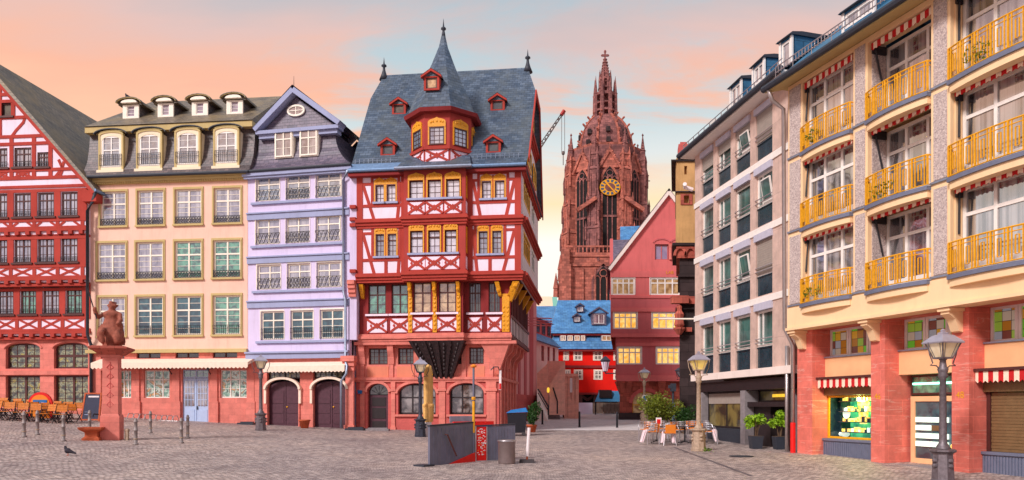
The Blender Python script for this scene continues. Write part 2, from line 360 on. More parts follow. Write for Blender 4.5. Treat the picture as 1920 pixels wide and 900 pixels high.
class MB:
    def __init__(s, T=IDT): s.v = []; s.f = []; s.T = T.T if isinstance(T, Fr) else T
    def face(s, pts):
        i = len(s.v); s.v += [s.T(p) for p in pts]; s.f.append(list(range(i, i+len(pts))))
    def box(s, a0, a1, b0, b1, c0, c1):
        i = len(s.v)
        s.v += [s.T(p) for p in ((a0, b0, c0), (a1, b0, c0), (a1, b1, c0), (a0, b1, c0), (a0, b0, c1), (a1, b0, c1), (a1, b1, c1), (a0, b1, c1))]
        for q in ((0, 3, 2, 1), (4, 5, 6, 7), (0, 1, 5, 4), (1, 2, 6, 5), (2, 3, 7, 6), (3, 0, 4, 7)): s.f.append([i+k for k in q])
        return s
    def hexa(s, bot, top):              # 4 + 4 corner solid
        i = len(s.v); s.v += [s.T(p) for p in list(bot)+list(top)]
        for q in ((3, 2, 1, 0), (4, 5, 6, 7), (0, 1, 5, 4), (1, 2, 6, 5), (2, 3, 7, 6), (3, 0, 4, 7)): s.f.append([i+k for k in q])
        return s
    def prism(s, poly, d0, d1):         # polygon in (u, z) given thickness along d
        n = len(poly); i = len(s.v)
        s.v += [s.T((u, d0, z)) for u, z in poly]+[s.T((u, d1, z)) for u, z in poly]
        s.f.append([i+k for k in range(n)][::-1]); s.f.append([i+n+k for k in range(n)])
        for k in range(n): j = (k+1) % n; s.f.append([i+k, i+j, i+n+j, i+n+k])
        return s
    def prismu(s, poly, u0, u1):        # polygon in (d, z) swept along u
        n = len(poly); i = len(s.v)
        s.v += [s.T((u0, d, z)) for d, z in poly]+[s.T((u1, d, z)) for d, z in poly]
        s.f.append([i+k for k in range(n)][::-1]); s.f.append([i+n+k for k in range(n)])
        for k in range(n): j = (k+1) % n; s.f.append([i+k, i+j, i+n+j, i+n+k])
        return s
    def prismz(s, poly, z0, z1):        # polygon in (u, d) raised from z0 to z1
        n = len(poly); i = len(s.v)
        s.v += [s.T((u, d, z0)) for u, d in poly]+[s.T((u, d, z1)) for u, d in poly]
        s.f.append([i+k for k in range(n)][::-1]); s.f.append([i+n+k for k in range(n)])
        for k in range(n): j = (k+1) % n; s.f.append([i+k, i+j, i+n+j, i+n+k])
        return s
    def bar(s, a, b, w, d0, d1):        # a straight timber from (u,z) to (u,z)
        dx, dz = b[0]-a[0], b[1]-a[1]; l = math.hypot(dx, dz) or 1; px, pz = -dz/l*w/2, dx/l*w/2
        return s.prism([(a[0]-px, a[1]-pz), (b[0]-px, b[1]-pz), (b[0]+px, b[1]+pz), (a[0]+px, a[1]+pz)], d0, d1)
    def curve(s, pts, w, d0, d1):       # a bent timber
        L = []; Rr = []
        for k, p in enumerate(pts):
            a = pts[max(0, k-1)]; b = pts[min(len(pts)-1, k+1)]
            dx, dz = b[0]-a[0], b[1]-a[1]; l = math.hypot(dx, dz) or 1
            L.append((p[0]+dz/l*w/2, p[1]-dx/l*w/2)); Rr.append((p[0]-dz/l*w/2, p[1]+dx/l*w/2))
        return s.prism(L+Rr[::-1], d0, d1)
    def tube(s, pts, r, n=8, r1=None):
        pts = [s.T(p) for p in pts]; i0 = len(s.v); m = len(pts)
        for k, p in enumerate(pts):
            t = (pts[min(m-1, k+1)]-pts[max(0, k-1)]).normalized()
            a = t.cross(Vector((0, 0, 1)) if abs(t.z) < .9 else Vector((1, 0, 0))).normalized(); b = t.cross(a)
            rr = r+(r1-r)*k/(m-1) if r1 is not None else r
            for q in range(n):
                an = 2*math.pi*q/n; s.v.append(p+(a*math.cos(an)+b*math.sin(an))*rr)
        for k in range(m-1):
            for q in range(n):
                j = (q+1) % n; s.f.append([i0+k*n+q, i0+k*n+j, i0+(k+1)*n+j, i0+(k+1)*n+q])
        s.f.append([i0+q for q in range(n)][::-1]); s.f.append([i0+(m-1)*n+q for q in range(n)])
        return s
    def lathe(s, prof, cx=0, cy=0, n=16, ph=0, sx=1, sy=1):    # prof: (r, z)
        i0 = len(s.v); m = len(prof)
        for r, z in prof:
            for q in range(n):
                an = 2*math.pi*q/n+ph; s.v.append(s.T((cx+r*sx*math.cos(an), cy+r*sy*math.sin(an), z)))
        for k in range(m-1):
            for q in range(n):
                j = (q+1) % n; s.f.append([i0+k*n+q, i0+k*n+j, i0+(k+1)*n+j, i0+(k+1)*n+q])
        s.f.append([i0+q for q in range(n)][::-1]); s.f.append([i0+(m-1)*n+q for q in range(n)])
        return s
    def ball(s, c, rx, ry, rz, n=10, m=7):
        prof = [(max(.001, math.sin(math.pi*k/m)), -math.cos(math.pi*k/m)) for k in range(m+1)]
        i0 = len(s.v)
        for r, z in prof:
            for q in range(n):
                an = 2*math.pi*q/n; s.v.append(s.T((c[0]+rx*r*math.cos(an), c[1]+ry*r*math.sin(an), c[2]+rz*z)))
        for k in range(m):
            for q in range(n):
                j = (q+1) % n; s.f.append([i0+k*n+q, i0+k*n+j, i0+(k+1)*n+j, i0+(k+1)*n+q])
        return s
    def wall(s, u0, u1, z0, z1, holes, d, t=.3):   # a wall with openings, reveals included
        us = sorted({u0, u1, *[min(max(h[k], u0), u1) for h in holes for k in (0, 1)]})
        zs = sorted({z0, z1, *[min(max(h[k], z0), z1) for h in holes for k in (2, 3)]})
        inh = lambda u, z: any(h[0] < u < h[1] and h[2] < z < h[3] for h in holes)
        for a, b in zip(us, us[1:]):
            for c, e in zip(zs, zs[1:]):
                if not inh((a+b)/2, (c+e)/2): s.face([(a, d, c), (b, d, c), (b, d, e), (a, d, e)])
        for h in holes:
            a, b, c, e = max(h[0], u0), min(h[1], u1), max(h[2], z0), min(h[3], z1)
            s.face([(a, d, c), (a, d, e), (a, d-t, e), (a, d-t, c)]); s.face([(b, d, c), (b, d-t, c), (b, d-t, e), (b, d, e)])
            s.face([(a, d, e), (b, d, e), (b, d-t, e), (a, d-t, e)]); s.face([(a, d, c), (a, d-t, c), (b, d-t, c), (b, d, c)])
        s.face([(u0, d, z0), (u0, d, z1), (u0, d-t, z1), (u0, d-t, z0)]); s.face([(u1, d, z0), (u1, d-t, z0), (u1, d-t, z1), (u1, d, z1)])
        s.face([(u0, d, z1), (u1, d, z1), (u1, d-t, z1), (u0, d-t, z1)]); s.face([(u0, d, z0), (u0, d-t, z0), (u1, d-t, z0), (u1, d, z0)])
        return s
    def spandrel(s, u0, u1, zs, zt, d0, d1, n=8):  # fills the corners over a round or segmental arch
        c = (u0+u1)/2; w = (u1-u0)/2
        for sg in (-1, 1):
            pts = [(c+sg*w, zt)]
            for k in range(n+1):
                a = math.pi/2*k/n; pts.append((c+sg*w*math.cos(a), zs+(zt-zs)*math.sin(a)))
            pts = pts if sg > 0 else pts[::-1]
            s.prism(pts[::-1], d0, d1)
        return s
    def build(s, name, mat, parent=None, smooth=False, label=None):
        off = Vector((0, 0, 0)); p = parent
        while p is not None: off += p.location; p = p.parent
        me = bpy.data.meshes.new(name); me.from_pydata([v-off for v in s.v], [], s.f)
        bm = bmesh.new(); bm.from_mesh(me)
        bmesh.ops.recalc_face_normals(bm, faces=bm.faces)
        uvl = bm.loops.layers.uv.new('UVMap')
        for f in bm.faces:
            n = f.normal
            if abs(n.z) > .97: t = Vector((1, 0, 0)); bb = Vector((0, 1, 0))
            else: t = Vector((0, 0, 1)).cross(n).normalized(); bb = n.cross(t)
            for l in f.loops:
                q = l.vert.co; l[uvl].uv = (q.dot(t), q.dot(bb))
            f.smooth = smooth
        bm.to_mesh(me); bm.free()
        me.materials.append(M[mat])
        if name in SPLIT and parent is not None: return split(name, me, parent, label)
        o = bpy.data.objects.new(name, me); COL.objects.link(o)
        if parent: o.parent = parent
        if label: o['label'] = label
        return o

SPLIT = {'pilaster', 'pebble_panel', 'storey_moulding', 'gutter', 'parapet_panel', 'stucco_panel', 'ground_pillar', 'column', 'string_course', 'bay_panel', 'turret_panel', 'beam_end', 'gargoyle', 'dome_opening', 'pier', 'bay_timber', 'snow_guard', 'beam', 'dormer_trim', 'ground_floor_post', 'floor_band', 'lower_buttress', 'corbel', 'flying_brace', 'verge_board', 'flank_moulding', 'moulding', 'relief', 'post', 'bay_cheek_panel', 'bay_cheek_window', 'display_plate', 'display_lamp', 'storey_band', 'finial', 'handrail', 'display_goods', 'shelf', 'ledge', 'battlement', 'eaves'}
def split(name, me, parent, label):      # separate pieces become parts of their own
    P = [v.co for v in me.vertices]; par = list(range(len(P)))
    def find(i):
        while par[i] != i: par[i] = par[par[i]]; i = par[i]
        return i
    for p in me.polygons:
        a = find(p.vertices[0])
        for i in p.vertices[1:]: par[find(i)] = a
    isl = {}
    for p in me.polygons: isl.setdefault(find(p.vertices[0]), []).append(p.index)
    L = []
    for k, fs in isl.items():
        vs = [P[i] for f in fs for i in me.polygons[f].vertices]
        L.append([fs, [min(v[j] for v in vs) for j in range(3)], [max(v[j] for v in vs) for j in range(3)]])
    ch = True
    while ch:
        ch = False
        for i in range(len(L)):
            for j in range(len(L)-1, i, -1):
                if all(L[i][1][k] <= L[j][2][k]+.02 and L[j][1][k] <= L[i][2][k]+.02 for k in range(3)):
                    L[i] = [L[i][0]+L[j][0], [min(a, b) for a, b in zip(L[i][1], L[j][1])], [max(a, b) for a, b in zip(L[i][2], L[j][2])]]; L.pop(j); ch = True
    out = None; uv0 = me.uv_layers[0].data
    for fs, _, _ in L:
        mp = {}; f2 = []; uvs = []
        for f in fs:
            p = me.polygons[f]; f2.append([mp.setdefault(i, len(mp)) for i in p.vertices]); uvs += [uv0[l].uv[:] for l in p.loop_indices]
        m2 = bpy.data.meshes.new(name); m2.from_pydata([P[i] for i in mp], [], f2); u2 = m2.uv_layers.new(name='UVMap')
        for l, u in zip(u2.data, uvs): l.uv = u
        m2.materials.append(me.materials[0]); sm = me.polygons[fs[0]].use_smooth
        for p in m2.polygons: p.use_smooth = sm
        o = bpy.data.objects.new(name, m2); COL.objects.link(o); o.parent = parent
        if label: o['label'] = label
        out = out or o
    return out
def thing(name, label, cat, loc=(0, 0, 0), group=None):
    o = bpy.data.objects.new(name, None); COL.objects.link(o); o.location = loc; o.empty_display_size = .3
    o['label'] = label; o['category'] = cat
    if group: o['group'] = group
    return o
def tag(o, label, cat, group=None):
    o['label'] = label; o['category'] = cat
    if group: o['group'] = group
    return o
def kids(o): return [c for c in bpy.data.objects if c.parent == o]
def dup(root, loc, rz=0, label=None, mats=None, scale=None):
    def cp(o, par):
        c = o.copy(); COL.objects.link(c)
        if par: c.parent = par
        if mats and o.type == 'MESH' and o.data.materials[0].name in mats:
            c.material_slots[0].link = 'OBJECT'; c.material_slots[0].material = M[mats[o.data.materials[0].name]]
        for k in CH.get(o.name, []): cp(k, c)
        return c
    CH = {}
    for o in bpy.data.objects:
        if o.parent: CH.setdefault(o.parent.name, []).append(o)
    r = cp(root, None); r.location = loc; r.rotation_euler = (0, 0, rz)
    if label: r['label'] = label
    if scale: r.scale = (scale,)*3
    return r
def remesh(o, vox, smooth=2):
    md = o.modifiers.new('r', 'REMESH'); md.mode = 'VOXEL'; md.voxel_size = vox
    if smooth: s = o.modifiers.new('s', 'SMOOTH'); s.iterations = smooth; s.factor = .5
    dg = bpy.context.evaluated_depsgraph_get(); dg.update()
    me = bpy.data.meshes.new_from_object(o.evaluated_get(dg)); o.modifiers.clear()
    mt = o.data.materials[0]; o.data = me
    if not me.materials: me.materials.append(mt)
    for p in me.polygons: p.use_smooth = True
def text(s, size, T, mat, name, parent, depth=.01):       # lettering turned into a mesh on the wall; T maps (x, y) of the letters to world
    cu = bpy.data.curves.new(name, 'FONT'); cu.body = s; cu.size = size; cu.extrude = 0; cu.align_x = 'CENTER'
    o = bpy.data.objects.new(name, cu); COL.objects.link(o)
    dg = bpy.context.evaluated_depsgraph_get(); dg.update()
    me = bpy.data.meshes.new_from_object(o.evaluated_get(dg)); bpy.data.objects.remove(o)
    mb = MB(); vs = [v.co.copy() for v in me.vertices]
    for p in me.polygons: mb.face([T(vs[i].x, vs[i].y) for i in p.vertices])
    return mb.build(name, mat, parent)
def leaves(mb, c, rx, ry, rz, n, s, rnd, hollow=.35, droop=0):
    for _ in range(n):
        while True:
            p = Vector((rnd.uniform(-1, 1), rnd.uniform(-1, 1), rnd.uniform(-1, 1)))
            if hollow < p.length < 1: break
        q = Vector((c[0]+p.x*rx, c[1]+p.y*ry, c[2]+p.z*rz))
        a = Vector((rnd.gauss(0, 1), rnd.gauss(0, 1), rnd.gauss(0, .7))).normalized(); b = a.orthogonal().normalized()
        b.rotate(Matrix.Rotation(rnd.uniform(0, 6.28), 3, a))
        k = s*rnd.uniform(.6, 1.3)
        mb.face([q-a*k, q+b*k*.45, q+a*k, q-b*k*.45])
# window: frame with casements, glass behind, and what belongs to it
def window(root, fr, r, d=0, fm='frame_white', pm='glass_grey', bw=.07, mull=(.5,), tran=(), bu=(), bz=(), rec=.14, casing=None, sill=None, rail=None, arch=0, name='window', mw=.07, crown=None):
    u0, u1, z0, z1 = r; u0 += .003; u1 -= .003; z0 += .003; z1 -= .003
    w, h = u1-u0, z1-z0; b0, b1 = d-rec-.06, d-rec
    f = MB(fr)
    f.box(u0, u0+bw, b0, b1, z0, z1).box(u1-bw, u1, b0, b1, z0, z1)
    f.box(u0+bw, u1-bw, b0, b1, z0, z0+bw).box(u0+bw, u1-bw, b0, b1, z1-bw, z1)
    for k in mull: f.box(u0+w*k-mw/2, u0+w*k+mw/2, b0, b1-.004, z0+bw, z1-bw)
    for k in tran: f.box(u0+bw, u1-bw, b0, b1-.008, z0+h*k-mw/2, z0+h*k+mw/2)
    for k in bu: f.box(u0+w*k-.011, u0+w*k+.011, b0, b1-.02, z0+bw, z1-bw)
    for k in bz: f.box(u0+bw, u1-bw, b0, b1-.024, z0+h*k-.011, z0+h*k+.011)
    if arch: f.spandrel(u0, u1, z1-arch, z1, b0, b1+.002)
    o = f.build(name, fm, root)
    win = o
    if root.parent is not None: o = root      # no deeper than thing > part > sub-part
    MB(fr).box(u0+.01, u1-.01, b0-.03, b0+.015, z0+.01, z1-.01).build('pane', pm, o)
    if casing:
        cm, cw, cp = casing
        g = MB(fr)
        g.box(u0-cw, u0-.004, d-.01, d+cp, z0, z1).box(u1+.004, u1+cw, d-.01, d+cp, z0, z1).box(u0-cw, u1+cw, d-.01, d+cp, z1+.004, z1+cw)
        g.box(u0-cw*.5, u0-.02, d+cp-.01, d+cp+.03, z0, z1).box(u1+.02, u1+cw*.5, d+cp-.01, d+cp+.03, z0, z1)
        g.build('casing', cm, o)
    if sill:
        MB(fr).box(u0-.14, u1+.14, d-.02, d+.12, z0-.11, z0-.004).build('sill', sill, o)
    if rail: railing(o, fr, u0-.02, u1+.02, z0+.02, z0+rail[1], d+.05, rail[0])
    if crown:
        g = MB(fr); c = (u0+u1)/2; k = (w/2+.075)
        g.box(u0-.075, u0-.004, d-.01, d+.05, z0, z1).box(u1+.004, u1+.075, d-.01, d+.05, z0, z1)
        pts = [(c-k, z1+.004), (c+k, z1+.004)]
        for q in range(0, 13):
            a = math.pi*q/12; pts.append((c+k*math.cos(a), z1+crown*(.55+.45*math.sin(a))+(.06 if q in (6,) else 0)))
        g.prism(pts, d-.01, d+.06)
        for q in range(5): g.ball((c+k*.7*math.cos(math.pi*(q+.5)/5), d+.06, z1+crown*.5*(1+.3*math.sin(math.pi*(q+.5)/5))), .06, .05, .07, 6, 4)
        g.build('gilded_surround', 'gold', o)
    return win
def railing(par, fr, u0, u1, z0, z1, d, style, mat='iron'):
    g = MB(fr); t = .022
    g.box(u0, u1, d-t/2, d+t/2, z1-t, z1).box(u0, u1, d-t/2+.002, d+t/2-.002, z0, z0+t)
    n = max(2, int((u1-u0)/.12)); h = z1-z0
    if style == 'scroll':
        n = max(2, int((u1-u0)/.3))
        for k in range(n):
            a = u0+(u1-u0)*k/n; b = u0+(u1-u0)*(k+1)/n; c = (a+b)/2; m = (z0+z1)/2
            ring = [(c+(b-a)*.42*math.cos(q*math.pi/5), m+h*.40*math.sin(q*math.pi/5)) for q in range(11)]
            g.curve(ring, .03, d-.012, d+.008)
            g.bar((a, z0), (b, z1), .024, d-.010, d+.010).bar((a, z1), (b, z0), .024, d-.009, d+.009)
    elif style == 'x':
        n = max(2, int((u1-u0)/.4))
        for k in range(n):
            a = u0+(u1-u0)*k/n; b = u0+(u1-u0)*(k+1)/n; c = (a+b)/2
            g.bar((a, z0), (c, z1), .02, d-.010, d+.010).bar((c, z1), (b, z0), .02, d-.009, d+.009).bar((a, z1), (c, z0), .02, d-.008, d+.008).bar((c, z0), (b, z1), .02, d-.007, d+.007)
    else:
        for k in range(n+1): u = u0+(u1-u0)*k/n; g.box(u-.008, u+.008, d-.008, d+.008, z0+t, z1-t)
        g.box(u0, u1, d-t/2+.003, d+t/2-.003, z0+h*.6, z0+h*.6+t)
    return g.build('railing', mat, par)
def hollow(root, fr, u0, u1, d0, d1, z0, z1, mat, name='side_wall'):  # the body of a house behind its street front
    g = MB(fr)
    g.face([(u0, d1, z0), (u0, d0, z0), (u0, d0, z1), (u0, d1, z1)]); g.face([(u1, d1, z0), (u1, d0, z0), (u1, d0, z1), (u1, d1, z1)])
    g.face([(u0, d0, z0), (u1, d0, z0), (u1, d0, z1), (u0, d0, z1)]); g.face([(u0, d1, z1), (u1, d1, z1), (u1, d0, z1), (u0, d0, z1)])
    return g.build(name, mat, root)
def downpipe(root, pts, r=.06, mat='zinc'):
    return MB().tube(pts, r, 8).build('downpipe', mat, root, True)
# ------------------------------------------------------------------ camera, sky, sun, ground
cam = bpy.data.cameras.new('camera'); co = bpy.data.objects.new('camera', cam); COL.objects.link(co)
co.location = (0, 0, EYE); co.rotation_euler = (R(90), 0, 0)
cam.sensor_width = 36; cam.lens = 36*F/1920; cam.shift_y = (HZ-450)/1920; cam.clip_end = 5000; cam.clip_start = .1
C.camera = co
C.view_settings.view_transform = 'Standard'; C.view_settings.look = 'None'; C.view_settings.gamma = 1
C.view_settings.use_curve_mapping = False
EXPO = 1.12
C.view_settings.exposure = EXPO
C.cycles.caustics_reflective = False; C.cycles.caustics_refractive = False

w = bpy.data.worlds.new('World'); C.world = w; w.use_nodes = True
nt = w.node_tree; bg = nt.nodes['Background']
SUN = Vector((-.56, -.66, .64)).normalized()
sky = N(nt, 'ShaderNodeTexSky', sky_type='NISHITA', sun_disc=False)
sky.sun_elevation = math.asin(SUN.z); sky.sun_rotation = math.atan2(SUN.x, SUN.y)
tc = nt.nodes.new('ShaderNodeTexCoord'); sx = nt.nodes.new('ShaderNodeSeparateXYZ'); nt.links.new(tc.outputs['Generated'], sx.inputs[0])
def mth(op, a, b=None, c=None):
    n = N(nt, 'ShaderNodeMath', operation=op)
    for v, i in ((a, 0), (b, 1), (c, 2)):
        if v is None: continue
        if hasattr(v, 'links'): nt.links.new(v, n.inputs[i])
        else: n.inputs[i].default_value = v
    return n.outputs[0]
z = sx.outputs[2]
G = [(0, (1.1, 1.0, .84)), (.215, (1.2, 1.12, 1.0)), (.262, (1.1, .88, .52)), (.288, (1.0, .86, .68)), (.318, (.84, .88, .86)), (.36, (.64, .76, .79)), (.44, (.54, .67, .73)), (.52, (.38, .54, .64)), (1, (.28, .40, .56))]
front = ramp(nt, z, G)
back = ramp(nt, z, [(0, (.78, .62, .66)), (.3, (.66, .58, .66)), (.6, (.48, .52, .64)), (1, (.30, .40, .56))])
fy = N(nt, 'ShaderNodeMapRange', interpolation_type='SMOOTHSTEP'); nt.links.new(sx.outputs[1], fy.inputs[0]); fy.inputs[1].default_value = -.1; fy.inputs[2].default_value = .6
base = mixc(nt, fy.outputs[0], back, front)
nis = N(nt, 'ShaderNodeVectorMath', operation='SCALE'); nt.links.new(sky.outputs[0], nis.inputs[0]); nis.inputs['Scale'].default_value = .1
base = mixc(nt, .08, base, nis.outputs[0])
zz = mth('ADD', mth('MAXIMUM', z, 0), .30)
cx = mth('DIVIDE', sx.outputs[0], zz); cy = mth('DIVIDE', sx.outputs[1], zz)
cv = nt.nodes.new('ShaderNodeCombineXYZ'); nt.links.new(cx, cv.inputs[0]); nt.links.new(cy, cv.inputs[1])
mp = nt.nodes.new('ShaderNodeMapping'); nt.links.new(cv.outputs[0], mp.inputs[0])
mp.inputs['Rotation'].default_value = (0, 0, R(-12)); mp.inputs['Scale'].default_value = (.8, 2.6, 1); mp.inputs['Location'].default_value = (4.853, 6.1, 0)
cl = N(nt, 'ShaderNodeTexNoise', Scale=1.5, Detail=10, Roughness=.62, Distortion=.45); nt.links.new(mp.outputs[0], cl.inputs[0])
# more cloud towards the left half of the sky, as streaks to the right
lf = N(nt, 'ShaderNodeMapRange'); nt.links.new(sx.outputs[0], lf.inputs[0])
lf.inputs[1].default_value = -.5; lf.inputs[2].default_value = .45; lf.inputs[3].default_value = .15; lf.inputs[4].default_value = -.02
cm = N(nt, 'ShaderNodeMapRange', interpolation_type='SMOOTHSTEP'); nt.links.new(mth('ADD', cl.outputs[0], lf.outputs[0]), cm.inputs[0])
cm.inputs[1].default_value = .45; cm.inputs[2].default_value = .60; cm.inputs[4].default_value = 1
lowf = N(nt, 'ShaderNodeMapRange', interpolation_type='SMOOTHSTEP'); nt.links.new(z, lowf.inputs[0]); lowf.inputs[1].default_value = .22; lowf.inputs[2].default_value = .33
mask = mth('MULTIPLY', cm.outputs[0], lowf.outputs[0])
c2 = N(nt, 'ShaderNodeTexNoise', Scale=2.2, Detail=5); nt.links.new(mp.outputs[0], c2.inputs[0])
zc = mth('MULTIPLY_ADD', c2.outputs[0], .16, mth('SUBTRACT', z, .08))
ccol = ramp(nt, zc, [(.25, (1.05, .80, .58)), (.31, (1.05, .64, .42)), (.365, (1.0, .53, .38)), (.425, (.80, .56, .52)), (.485, (.54, .54, .58))])
final = mixc(nt, mask, base, ccol)
nt.links.new(final, bg.inputs[0])
SKYK = 2**(-EXPO)
bg.inputs[1].default_value = SKYK

sl = bpy.data.lights.new('sun', 'SUN'); so = bpy.data.objects.new('sun', sl); COL.objects.link(so)
sl.energy = 1.5; sl.angle = R(12); sl.color = (1, .93, .92)
so.rotation_euler = SUN.to_track_quat('Z', 'Y').to_euler()

def grid(name, xs, ys, dz, mat, keep=lambda x, y: True):
    idx = {}; v = []; f = []
    def g(x, y):
        if (x, y) not in idx: idx[(x, y)] = len(v); v.append((x, y, gz(x, y)+dz))
        return idx[(x, y)]
    for a, b in zip(xs, xs[1:]):
        for c, e in zip(ys, ys[1:]):
            if keep((a+b)/2, (c+e)/2): f.append((g(a, c), g(b, c), g(b, e), g(a, e)))
    me = bpy.data.meshes.new(name); me.from_pydata(v, [], f); 
    uvl = me.uv_layers.new(name='UVMap')
    for l in me.loops: q = me.vertices[l.vertex_index].co; uvl.data[l.index].uv = (q.x, q.y)
    for p in me.polygons: p.use_smooth = True
    me.materials.append(M[mat]); o = bpy.data.objects.new(name, me); COL.objects.link(o); o['kind'] = 'structure'
    return o
xs = [-900, -300, -120, -60]+list(range(-40, 41))+[60, 120, 300, 900]; ys = [-200, -60, -20, -6]+list(range(0, 91))+[120, 200, 400, 1500]
grid('ground', xs, ys, 0, 'cobbles')
def ground_at(px, py):
    Y = 10.0
    for _ in range(4000):
        if EYE+(HZ-py)/F*Y <= gz((px-960)/F*Y, Y): break
        Y += .01
    return Vector(((px-960)/F*Y, Y, 0))
a, b_ = ground_at(1262, 838), ground_at(1410, 893); d = (b_-a).normalized(); s = Vector((d.y, -d.x, 0))*.06
v = []; n = 40
for k in range(n+1):
    for q in (a+(b_-a)*k/n-s, a+(b_-a)*k/n+s): v.append((q.x, q.y, gz(q.x, q.y)+.006))
me = bpy.data.meshes.new('drain_channel'); me.from_pydata(v, [], [(2*k, 2*k+1, 2*k+3, 2*k+2) for k in range(n)]); me.materials.append(M['lamp_iron'])
o = bpy.data.objects.new('drain_channel', me); COL.objects.link(o); o['kind'] = 'structure'
grid('street', list(range(0, 13)), list(range(43, 81)), .008, 'flags', lambda x, y: x > .1+.12*(y-43) and x < 11)
# ------------------------------------------------------------------ the red half-timbered corner house with the turret
def X_panel(g, u0, u1, z0, z1, d0, d1, w=.13, curved=False):
    c, m = (u0+u1)/2, (z0+z1)/2
    if curved:
        k = (z1-z0)*.16
        g.curve([(u0, z1-.02), (u0+(c-u0)*.5, m+k*1.3), (c, m+.02), (u1-(u1-c)*.5, m+k*1.3), (u1, z1-.02)], w, d0, d1)
        g.curve([(u0, z0+.02), (u0+(c-u0)*.5, m-k*1.3), (c, m-.02), (u1-(u1-c)*.5, m-k*1.3), (u1, z0+.02)], w, d0, d1-.004)
        g.prism([(c-.17, m), (c, m-.17), (c+.17, m), (c, m+.17)], d0, d1+.004)
        for sg in (-1, 1): g.prism([(c+sg*(u1-u0)*.30-.07, m), (c+sg*(u1-u0)*.30, m-.10), (c+sg*(u1-u0)*.30+.07, m), (c+sg*(u1-u0)*.30, m+.10)], d0, d1-.008)
    else:
        g.bar((u0, z0), (u1, z1), w, d0, d1).bar((u0, z1), (u1, z0), w, d0, d1-.004)
        g.prism([(c-.1, m), (c, m-.1), (c+.1, m), (c, m+.1)], d0, d1+.004)

E1 = Fr((978-960)/F*40, 40, 1, -.12)
eh = thing('half_timbered_house', 'tall red and white half-timbered corner house with pointed slate turret and gilded window crowns', 'house', E1.T((-5, -5, .6)))
e = E1
Z = lambda py, px=820, d=0: e.z(px, py, d)
zeave, zmid, zlow, z1b = Z(320), Z(413), Z(516), Z(634, 820, -.4)
uL, uR = e.u(669), 0.0
uL1, uR1 = e.u(674, -.4), e.u(957.5, -.4)
uL0, uR0 = e.u(668, -.8), e.u(936, -.8)
bL, bR, BD = e.u(757, .55), e.u(873, .55), .55
DEP = -10.4
# windows per storey
w3 = [e.r(704, 720, 345, 378), e.r(725, 742, 345, 378), e.r(903.5, 921, 340, 372.5), e.r(928, 946, 340, 372.5)]
w2 = [e.r(704.5, 720.5, 438, 480), e.r(727, 743.5, 438, 480), e.r(897.5, 914.5, 434, 476), e.r(923, 940.5, 434, 476)]
b3 = [e.r(a, b, 337, 371, BD) for a, b in ((767.5, 793.5), (802, 827), (836.5, 862))]
b2 = [e.r(a, b, 432, 474, BD) for a, b in ((769, 793), (803, 825), (834, 856))]
def fixz(L):        # one sill and head height for a row
    z0 = sum(r[2] for r in L)/len(L); z1 = sum(r[3] for r in L)/len(L)
    return [(r[0], r[1], z0, z1) for r in L]
w3, w2, b3, b2 = map(fixz, (w3, w2, b3, b2))
g = MB(e)
g.wall(uL, uR, zmid, zeave+.1, w3, 0); g.wall(uL, uR, zlow, zmid, w2, 0)
g.build('upper_wall', 'white_infill', eh)
for L, n in ((w3, 3), (w2, 2)):
    for r in L:
        window(eh, e, r, 0, 'frame_brown', 'glass_curtain' if n == 3 else 'glass_grey', .05, (), (.72,) if n == 2 else (), (.5,), (.25, .5), .1, sill='lilac_trim', crown=.34)
tb = MB(e); P = .045
def storey(z0, z1, L, lowmid):
    zs, zh = L[0][2], L[0][3]
    tb.box(uL, uR, -.02, P+.004, z0, z0+.16); tb.box(uL, uR, -.02, P+.004, z1-.2, z1)
    for u in (uL+.17, bL-.12, bR+.12, uR-.2): tb.box(u-.17, u+.17, -.02, P, z0+.16, z1-.2)
    for pair, (a, b) in ((L[:2], (uL+.34, bL-.29)), (L[2:], (bR+.29, uR-.37))):
        p0, p1 = pair[0][0]-.11, pair[1][1]+.11
        for u in (p0-.07, p1+.07): tb.box(u-.07, u+.07, -.02, P-.004, zs-.12, z1-.2)
        m = (pair[0][1]+pair[1][0])/2; tb.box(m-.05, m+.05, -.02, P-.004, zs-.12, zh+.3)
        tb.box(a, b, -.02, P-.008, zs-.28, zs-.12)
        tb.box(p0, p1, -.02, P-.006, zh+.34, z1-.2)
        for x0, x1 in ((a, p0-.14), (p1+.14, b)): tb.box(x0, x1, -.02, P-.012, zh-.02, zh+.12)
        tb.bar((a+.02, zh), (p0+.02, z0+.16), .17, -.02, P-.016); tb.bar((b-.02, zh), (p1-.02, z0+.16), .17, -.02, P-.016)
        if lowmid: tb.box(m-.09, m+.09, -.02, P-.012, z0+.16, zs-.28)
storey(zmid, zeave, w3, False); storey(zlow, zmid, w2, True)
tb.build('timber_frame', 'timber_red', eh)
# mouldings between the storeys
mo = MB(e)
for zc in (zmid, zlow):
    for k, (dz, h, p) in enumerate(((-.36, .14, .10), (-.22, .16, .17), (-.06, .13, .26), (.07, .08, .19))):
        mo.box(uL-.02, bL-.004, -.02, p, zc+dz, zc+dz+h); mo.box(bR+.004, uR+p*.5, -.02, p, zc+dz, zc+dz+h)
        mo.box(bL-p*.6, bR+p*.6, -.02, BD+p, zc+dz-.02, zc+dz+h-.02)
mo.build('storey_moulding', 'timber_red', eh)
